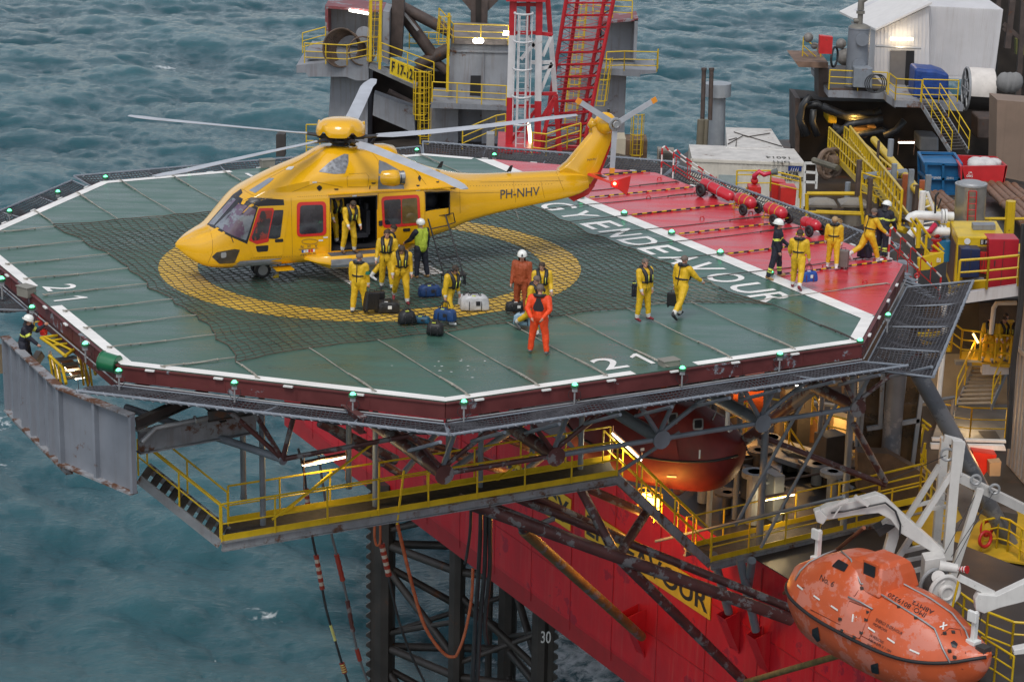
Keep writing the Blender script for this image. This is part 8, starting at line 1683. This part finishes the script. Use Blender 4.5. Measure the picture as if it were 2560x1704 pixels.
    if hat is None: shell(.099, .108, .100, 1.665, -.35, 1.45, 'hair', hair, -.095)
    elif hat == 'helmet':
        shell(.135, .155, .135, 1.68, -.12, 1.5, 'helmet', M_hel, 0); b = MB(); b.loft([[hd((r * 1.0 * cos(q), r * 1.25 * sin(q) - .01, z)) for q in [2 * pi * k / 20 for k in range(20)]] for r, z in ((.13, 1.672), (.150, 1.655), (.130, 1.665))], cap=False); part(b, 'brim', M_hel); b = MB(); b.prism([hd((-.035, .153, 1.68)), hd((.035, .153, 1.68)), hd((0, .12, 1.76))], hd((0, .02, 0)) - hd((0, 0, 0))); part(b, 'badge', M_bk, False)
        b = MB(); b.loft([[hd((.098 * cos(q) * f, .098 * sin(q) * f - .012, z)) for q in [pi * 1.0 + pi * k / 10 for k in range(11)]] for f, z in ((1.1, 1.66), (1.0, 1.55), (1.15, 1.46))], close=False, cap=False); part(b, 'neck_flap', M_bk)
    elif hat == 'flying': shell(.125, .14, .13, 1.675, -.5, 1.5, 'flight_helmet', M_hel, -.09); 
    elif hat == 'blond': shell(.115, .12, .11, 1.66, -.8, 1.45, 'hair', M_blond, -.12, jag=.012); b = MB(); [b.tube([hd((.05 + .01 * k, -.03 + .01 * (k % 3), 1.68 - .012 * k)), hd((.16, -.04 + .02 * (k % 3), 1.69 - .02 * k)), hd((.24 + .015 * (k % 4), -.03, 1.68 - .028 * k))], [.03, .02, .004], 5) for k in range(7)]; part(b, 'flying_hair', M_blond)
    if hat in ('ear',) or hat == 'earyellow':
        shell(.099, .108, .100, 1.665, -.35, 1.45, 'hair', hair, -.095); mm = M_yel if hat == 'earyellow' else M_bk
        for sx in (-1, 1): b = MB(); b.sphere(hd((sx * .108, 0, 1.62)), (.028, .042, .05), 10, 6); part(b, 'ear_muff', mm)
        b = MB(); b.tube([hd((.108 * cos(q), -.0, 1.62 + .155 * sin(q))) for q in [pi * k / 12 for k in range(13)]], .010, 5); part(b, 'head_band', M_bk)
    if vest:
        for sx in (-1, 1):
            b = MB(); P = [(0, -.10, 1.50), (sx * .08, -.08, 1.51), (sx * .125, .0, 1.49), (sx * .12, .12, 1.42), (sx * .09, .185, 1.30), (sx * .085, .20, 1.16), (sx * .085, .185, 1.10)]; b.tube([tor(p) for p in P], [.05, .055, .06, .06, .06, .06, .04], 8); part(b, 'life_jacket', M_bk)
            if lean < 60: b = MB(); b.tube([tor((sx * .08, .25, 1.34)), tor((sx * .075, .262, 1.16))], .010, 5); part(b, 'lime_piping', M_band)
        b = MB(); b.loft([[tor((.200 * f * cos(q), .010 + .178 * f * sin(q), z)) for q in [2 * pi * k / 24 for k in range(24)]] for f, z in ((1.0, 1.10), (1.03, 1.105), (1.03, 1.145), (1.0, 1.15))], cap=False); part(b, 'belt', M_bk)
        b = MB(); b.tube([tor((0, -.145, 1.47)), tor((.0, -.155, 1.3)), tor((0, -.175, 1.14)), tor((0, -.17, .95))], .014, 4); part(b, 'back_strap', M_bk)
        b = MB(); b.tube([tor((.02, .165, 1.12)), tor((.05, .15, 1.0)), tor((.06, .14, .84))], .012, 4); part(b, 'leg_strap', M_bk)
    if lime or bands or suit is M_so:
        if suit is M_so: b = MB(); b.loft([[tor((x * w, -.15 - .014 * (1 - abs(x)), z)) for x in (-1, -.5, 0, .5, 1)] for w, z in ((.05, 1.46), (.07, 1.38), (.13, 1.25), (.14, 1.18), (.10, 1.12))], close=False, cap=False); part(b, 'back_panel', M_bk); b = MB(); b.tube([tor((-.13, 0, 1.49)), tor((-.09, -.09, 1.50)), tor((0, -.12, 1.50)), tor((.09, -.09, 1.50)), tor((.13, 0, 1.49)), tor((.1, .1, 1.42))], .045, 8); part(b, 'collar', M_bk)
    M_ = Matrix.Translation(t.location) @ Matrix.Rotation(rz, 4, 'Z') @ Matrix.Scale(s, 4)
    return t, [M_ @ h for h in hands]
def dg(a): return radians(a)
def bag(label, loc, L, Wd, Hh, col, rz, name='holdall', cat='bag', strap=M_bk, tilt=0, extra=None, group=None, hang=False, soft=.35):
    """soft holdall with end seams, zip, two handle loops and a tag"""
    t = thing(name, label, cat, loc, group, rz); m = mat('bag_' + '_'.join('%d' % (c * 999) for c in col), col, .5, var=.25, vs=4, bump=.6, bs=9); z0 = -Hh - .22 if hang else 0; b = MB(); R = []
    for i in range(11):
        x = -L / 2 + L * i / 10; f = (1 - abs(2 * i / 10 - 1) ** 5 * .28); R.append([Vector((x + .01 * sin(q * 3 + i), Wd / 2 * f * math.copysign(abs(cos(q)) ** soft, cos(q)) + .008 * sin(q * 5 + i * 2), z0 + Hh / 2 + Hh / 2 * f * math.copysign(abs(sin(q)) ** soft, sin(q)) * (1 - .04 * sin(i * 1.3)) - (Hh / 2) * (1 - f) )) for q in [2 * pi * k / 20 for k in range(20)]])
    b.loft(R)
    if tilt: b.xf(Matrix.Rotation(tilt, 4, 'X'))
    b.build('bag_body', m, t, local=True, smooth=55); b = MB()
    for x in (-L * .22, L * .22): b.tube([(x, -Wd * .53, z0 + .03), (x, -Wd * .54, z0 + Hh * .6), (x, -Wd * .2, z0 + Hh * 1.0), (x, 0, z0 + Hh * 1.03), (x, Wd * .2, z0 + Hh), (x, Wd * .54, z0 + Hh * .6), (x, Wd * .53, z0 + .03)], .013, 4)
    b.build('webbing', strap, t, local=True)
    for sy in (-1, 1): b = MB(); b.tube([(-L * .22, sy * Wd * .3, z0 + Hh * .92), (-L * .12, sy * .03, z0 + Hh + (.20 if hang else .05)), (L * .12, sy * .03, z0 + Hh + (.20 if hang else .05)), (L * .22, sy * Wd * .3, z0 + Hh * .92)], .013, 5); b.build('handle', strap, t, local=True)
    b = MB(); b.box((L * .1, -Wd * .52, z0 + Hh * .55), (L * .16, .02, Hh * .3)); b.build('pocket_patch', extra or strap, t, local=True, bevel=.006)
    b = MB(); b.box((-L * .05, -Wd * .30, z0 + Hh * 1.01), (.10, .06, .012)); b.build('luggage_tag', M_band if not extra else M_white, t, local=True); return t
def case(label, loc, rz, col, h=.55, w=.38, d=.22, tilt=0.):
    t = thing('suitcase', label, 'suitcase', loc, None, rz); m = mat('case_%d' % (col[0] * 999), col, .4, var=.15, vs=5); X = Matrix.Rotation(tilt, 4, 'Y'); b = MB(); b.box((0, 0, .04 + h / 2), (w, d, h)); b.xf(X); b.build('shell', m, t, local=True, bevel=.035)
    b = MB()
    for k in range(4): b.box((-w * .36 + w * .24 * k, 0, .04 + h / 2), (.02, d + .012, h * .9))
    b.xf(X); b.build('ribs', m, t, local=True)
    for sx in (-1, 1):
        for sy in (-1, 1): b = MB(); b.cyl((sx * w * .38, sy * d * .38 - .01, .025), (sx * w * .38, sy * d * .38 + .01, .025), .028, 8); b.xf(X); b.build('castor', M_bk, t, local=True)
    b = MB(); b.tube([(-w * .2, 0, h + .04), (-w * .2, 0, h + .10), (w * .2, 0, h + .10), (w * .2, 0, h + .04)], .012, 5); b.xf(X); b.build('handle', M_bk, t, local=True); return t
DN = ZZ * .03
person('man in yellow suit stepping down from the open cabin door, head bowed', HP(4.95, 1.42, .90), dg(215), lean=16, head=(30, 0), legs=((14, 20), (-4, 8)), arms=((22, 6, 20), (30, 4, 30)), shoes='brown', s=.97)
person('man in yellow suit inside the dark cabin behind the stepping man', HP(4.72, .35, .92), dg(225), lean=25, head=(20, 0), arms=((30, 5, 30), (30, 5, 30)), shoes='black')
person('yellow suited man nearest the sliding door window, turned right and stooping', PZ(962, 700) + DN, dg(-80), lean=18, head=(15, 0), legs=((28, 12), (-20, 20)), arms=((40, 10, 30), (35, 8, 20)), shoes='white', s=1.0)
person('bearded man in yellow suit facing the camera beside the helicopter group', PZ(967, 727) + DN, dg(178), head=(4, 0), legs=((10, 6), (-6, 6)), arms=((4, 14, 14), (8, 12, 16)), shoes='black', s=1.04)
person('man in yellow suit with red shoes walking forward, looking down', PZ(1003, 760) + DN, dg(190), head=(38, -8), lean=5, legs=((10, 8), (-22, 14)), arms=((2, 9, 18), (8, 8, 16)), shoes='red', hair=M_hairb, s=1.04)
person('crew member in white flight helmet and lime vest over dark clothes', PZ(1052, 697) + DN, dg(40), suit=M_sn, head=(8, 30), legs=((2, 4), (-6, 4)), arms=((35, 12, 20), (2, 8, 8)), shoes='tan', hat='flying', vest=False, lime=True, cuff=False, s=1.02)
p6, h6 = person('yellow suited man with green armband seen from behind, holding a black case', PZ(897, 786) + DN, dg(-18), head=(10, -20), legs=((-4, 4), (10, 6)), arms=((4, 8, 8), (8, 8, 4)), shoes='black', hair=M_hairg, s=1.0)
b = MB(); b.loft([[Vector((.262 + .085 * cos(q), .02 + .085 * sin(q), z)) for q in [2 * pi * k / 14 for k in range(14)]] for z in (1.17, 1.27)], cap=False); b.build('green_armband', mat('armband_green', (.01, .14, .09), .6), p6, local=True, smooth='all')
case('black upright case held by the man with the green armband', h6[1] - ZZ * .68 + Vector((.03, -.05, 0)), dg(35), (.018, .018, .02), .52, .42, .22, .12)
p7, h7 = person('man in yellow suit with headset carrying a blue holdall, stepping right', PZ(1120, 810) + DN, dg(-125), lean=14, head=(22, 0), legs=((-20, 22), (24, 16)), arms=((12, 6, 18), (10, 10, 6)), shoes='white', hat='ear', hair=M_hairb, s=1.02)
bag('blue holdall carried by the man with the headset', h7[1], .62, .32, .34, (.012, .05, .16), dg(-25), hang=True)
p8, h8 = person('person in rust brown coverall and white helmet with a black holdall', PZ(1302, 787) + DN, dg(160), suit=M_sr, head=(5, 20), legs=((4, 4), (-4, 4)), arms=((4, 10, 10), (10, 6, 10)), shoes='brown', hat='helmet', vest=False, cuff=False, s=1.04)
bag('black holdall with white lettering held beside the light blue bag', PZ(1290, 785) + ZZ * .10, .60, .28, .28, (.02, .02, .022), dg(10), extra=M_white)
person('dark haired person in yellow suit between the rust coverall and the bare headed man', PZ(1352, 805) + DN, dg(185), head=(12, -20), arms=((14, 8, 20), (14, 8, 20)), shoes='black', s=.98)
p10, h10 = person('yellow suited man stepping right with a light blue holdall', PZ(1326, 836) + DN, dg(-115), lean=10, head=(12, -10), legs=((-24, 30), (24, 10)), arms=((14, 8, 20), (6, 8, 8)), shoes='grey', hair=M_hairg, s=1.0)
bag('light blue holdall with dark base in front of the rust coverall', Vector(PZ(1312, 822)) + ZZ * .12, .62, .30, .34, (.28, .42, .52), dg(-20), strap=mat('strap_navy', (.01, .015, .05), .6), extra=M_bk)
person('man in bright orange red coverall seen from behind, hands clasped at his back', PZ(1346, 886) + DN, dg(-12), suit=M_so, head=(12, 0), legs=((2, 2), (-2, 3)), arms=((-28, 16, -8, 38), (-28, 16, -8, 38)), shoes='grey', hat='ear', hair=M_hairg, vest=False, cuff=False, spread=.18, s=1.09)
person('bareheaded man in yellow suit standing in mid deck looking to the right', PZ(1607, 803) + DN, dg(-140), head=(2, -15), legs=((4, 2), (-3, 4)), arms=((2, 6, 8), (12, 8, 18)), shoes='red', hair=M_hairg, s=1.03)
p13, h13 = person('yellow suited man striding away with a black case, one arm reaching right', PZ(1700, 797) + DN, dg(-42), lean=6, head=(4, -10), legs=((14, 4), (-26, 22)), arms=((4, 10, 6), (42, 24, 18)), shoes='black', hair=M_hairg, s=1.06)
case('small black case in the left hand of the striding man', h13[0] - ZZ * .52 - U * .02, dg(-20), (.014, .014, .016), .40, .36, .16)
person('firefighter in navy suit and white helmet standing on the white line', PZ(1938, 697) + DN * 0, dg(-105), suit=M_sn, head=(6, 0), legs=((8, 4), (-10, 6)), arms=((14, 8, 40), (6, 8, 14)), shoes='tan', hat='helmet', vest=False, bands=True, cuff=False, spread=.22, s=1.04)
p15, h15 = person('yellow suited man with yellow ear defenders and a bright blue holdall, from behind', PZ(1992, 722), dg(-22), head=(6, 0), legs=((12, 8), (-16, 18)), arms=((14, 16, 30), (8, 12, 6)), shoes='red', hat='earyellow', s=1.04)
bag('bright blue holdall with red handles on the red and green boundary', h15[1] - U * .02, .52, .28, .34, (.012, .07, .33), dg(15), strap=mat('strap_maroon', (.15, .02, .03), .6), hang=True, extra=M_cuff)
p16, h16 = person('woman in yellow suit with windblown blond hair and a grey suitcase', PZ(2080, 672), dg(-15), head=(4, 0), legs=((6, 4), (-8, 10)), arms=((6, 10, 10), (4, 8, 4)), shoes='white', hat='blond', s=.94)
case('grey ribbed suitcase beside the blond woman', h16[1] - ZZ * .70 + Vector((.06, 0, 0)), dg(-25), (.16, .14, .13), .56, .36, .22)
p17, h17 = person('yellow suited man striding off the deck with a navy rucksack', PZ(2168, 655), dg(-62), lean=10, head=(6, 0), legs=((-26, 36), (24, 8)), arms=((8, 12, 8), (40, 18, 20)), shoes='white', hair=M_hairg, s=1.03)
bag('navy rucksack in the left hand of the man leaving the deck', h17[0], .44, .26, .42, (.012, .014, .035), dg(-30), name='rucksack', hang=True)
person('firefighter in navy suit going down the steps at the corner, back turned', D(15.62, -5.45, -.12), dg(-35), suit=M_sn, lean=8, head=(10, -30), legs=((8, 8), (-6, 10)), arms=((24, 14, 20), (24, 12, 16)), shoes='brown', hat='helmet', vest=False, bands=True, cuff=False, s=1.03)
q_ = PZ(57, 792, -.12) - ZZ * 1.73; person('fireman in navy suit and white helmet crouching behind the grey shield', q_, dg(-95), suit=M_sn, lean=12, head=(6, 0), legs=((14, 24), (8, 20)), arms=((70, 8, 70), (45, 8, 20)), shoes='black', hat='helmet', vest=False, bands=True, cuff=False, s=1.0)
for (x, y, rz_, lb, ln) in ((2468, 906, 170, 'leftmost of the yellow suited men waiting on the lower platform', 4), (2498, 905, 215, 'bearded second man waiting on the lower platform behind the white pipe', 6), (2536, 908, 150, 'bald man in yellow suit at the right end of the lower platform', 4), (2516, 900, 20, 'man in yellow suit turned away between two others on the lower platform', 20)):
    person(lb, PZ(x, y, -6.25), dg(rz_), lean=ln, head=(4, 0), arms=((16, 8, 30), (16, 8, 30)), shoes='grey', vest=rz_ > 30, s=1.0)
G = 'bags set down on the deck'
bag('large blue holdall lying behind the man with the headset', PZ(1074, 742) + DN, .66, .34, .34, (.012, .045, .15), dg(14)); bag('big white kit bag with a black end on the yellow circle', PZ(1186, 776) + DN, .80, .46, .44, (.55, .55, .56), dg(8), strap=M_bk)
bag('smaller white bag half hidden behind the big white kit bag', PZ(1168, 762) + DN, .5, .3, .3, (.5, .5, .52), dg(30)); b = MB(); b.sphere(PZ(1163, 772) + Vector((-.02, -.02, .26)), (.10, .17, .20), 12, 8); tag(b.build('black_sack', M_bk, smooth='all'), 'round black bag end pressed against the white kit bag', 'bag')
bag('wide black holdall with white label beside the upright case', PZ(968, 781) + DN, .70, .42, .32, (.018, .018, .02), dg(5), extra=M_white, soft=.2); case('black wheeled case standing behind the wide black holdall', PZ(947, 768) + DN, dg(10), (.016, .016, .018), .42, .34, .2)
bag('black rucksack with a yellow tag, left of three bags on the near net', PZ(1017, 812) + DN, .46, .36, .40, (.014, .015, .018), dg(20), name='rucksack', soft=.7); bag('small teal blue bag between two black rucksacks', PZ(1054, 810) + DN, .48, .26, .22, (.01, .07, .13), dg(-12), soft=.7); bag('black rucksack at the edge of the net, nearest the camera', PZ(1088, 838) + DN, .44, .36, .36, (.012, .012, .014), dg(-8), name='rucksack', soft=.7)
b = MB(); tag(bag('dark bag hanging at the far side of the bareheaded man', PZ(1584, 770) + ZZ * .35, .14, .2, .42, (.012, .014, .03), dg(0), name='shoulder_bag'), None)
# boarding ladder at the baggage door
ld = thing('boarding_ladder', 'black step ladder hooked on the open baggage door', 'ladder', PZ(1120, 700)); A0, A1_ = HP(7.55, 1.16, 1.72), HP(8.12, 1.12, 1.80); B0, B1 = PZ(1112, 716) + ZZ * .25, PZ(1160, 712) + ZZ * .25; b = MB(); b.tube([A0, B0, B0 - ZZ * .22], .025, 6); b.tube([A1_, B1, B1 - ZZ * .22], .025, 6)
for k in range(1, 6): b.tube([A0.lerp(B0, k / 6), A1_.lerp(B1, k / 6)], .02, 6)
b.tube([A1_, A1_ + HT * .25 + ZZ * .05, A1_ + HT * .32 - ZZ * .25, A1_.lerp(B1, .16)], .02, 6); b.build('ladder_frame', M_bk, ld, smooth=40)
b = MB(); m_ = (B0 + B1) / 2; b.obox(m_ + ZZ * .08 - HS * .1, (B1 - B0).normalized(), HS, ZZ, (B1 - B0).length + .1, .4, .03)
for s1 in (0, 1):
    for s2 in (-.3, .12): q = (B0 if s1 == 0 else B1) - HS * s2 * -1; b.tube([q + ZZ * .08, q - ZZ * .22], .018, 5)
b.build('foot_platform', M_bk, ld); b = MB(); b.sphere(m_ - ZZ * .05, (.22, .14, .12), 10, 6); b.build('white_bundle', M_white, ld, smooth='all')
# wheeled extinguishers
def cart(label, axle, ax_, length, r, lift, wr=.24, strapc=M_yel):
    t = thing('wheeled_extinguisher', label, 'fire extinguisher', axle, 'wheeled red extinguishers along the edge of the red sector'); ax_ = Vector(ax_).normalized(); side = Vector((-ax_.y, ax_.x, 0)).normalized(); axle = Vector(axle); c0 = axle + ZZ * (wr + r * .9) ; d = (ax_ * cos(lift) + ZZ * sin(lift)).normalized(); a = c0 - d * length * .18; e = c0 + d * length * .82; b = MB()
    b.tube([a, a + d * r * .25, a + d * r * .8, e - d * r * .8, e - d * r * .25, e], [r * .3, r * .8, r, r, r * .8, r * .3], 18); b.build('cylinder', mat('extinguisher_red', (.52, .02, .035), .3, coat=.4, var=.08), t, smooth=50); b = MB()
    for f in (.3, .6): q = a.lerp(e, f); b.torus(q, r * 1.02, .014, d, 20, 5)
    b.build('strap', strapc, t)
    for sx in (-1, 1): q = axle + side * (sx * (r + .12)) + ZZ * wr; b = MB(); b.torus(q, wr * .72, wr * .28, side, 20, 8); b.cyl(q - side * .03, q + side * .03, wr * .55, 12); b.build('wheel', M_black, t, smooth='all')
    b = MB(); b.tube([axle + ZZ * wr - side * (r + .12), axle + ZZ * wr + side * (r + .12)], .02, 6); b.tube([axle + ZZ * wr + side * .1, axle + ax_ * length * .9 + ZZ * .10 + side * .1], .018, 6); b.tube([axle + ZZ * wr - side * .1, axle + ax_ * length * .9 + ZZ * .10 - side * .1], .018, 6); b.tube([axle + ax_ * length * .85 + ZZ * .4, axle + ax_ * length * .95 + ZZ * .01], .02, 6); b.build('chassis', strapc, t); return t
cart('longest red wheeled extinguisher, raised, at the far end of the row', D(15.05, 4.0, 0), -V + U * .12, 1.75, .19, dg(-8), .25, M_galv); cart('red wheeled extinguisher with yellow straps, second in the row', D(14.85, .95, 0), V + U * -.1, .95, .22, dg(5), .21); cart('red wheeled extinguisher with yellow straps, third in the row', D(14.95, -.75, 0), V + U * -.1, 1.0, .22, dg(5), .21); cart('smallest red wheeled extinguisher, nearest end of the row', D(15.1, -2.55, 0), V + U * -.1, .85, .18, dg(3), .20, M_red2)
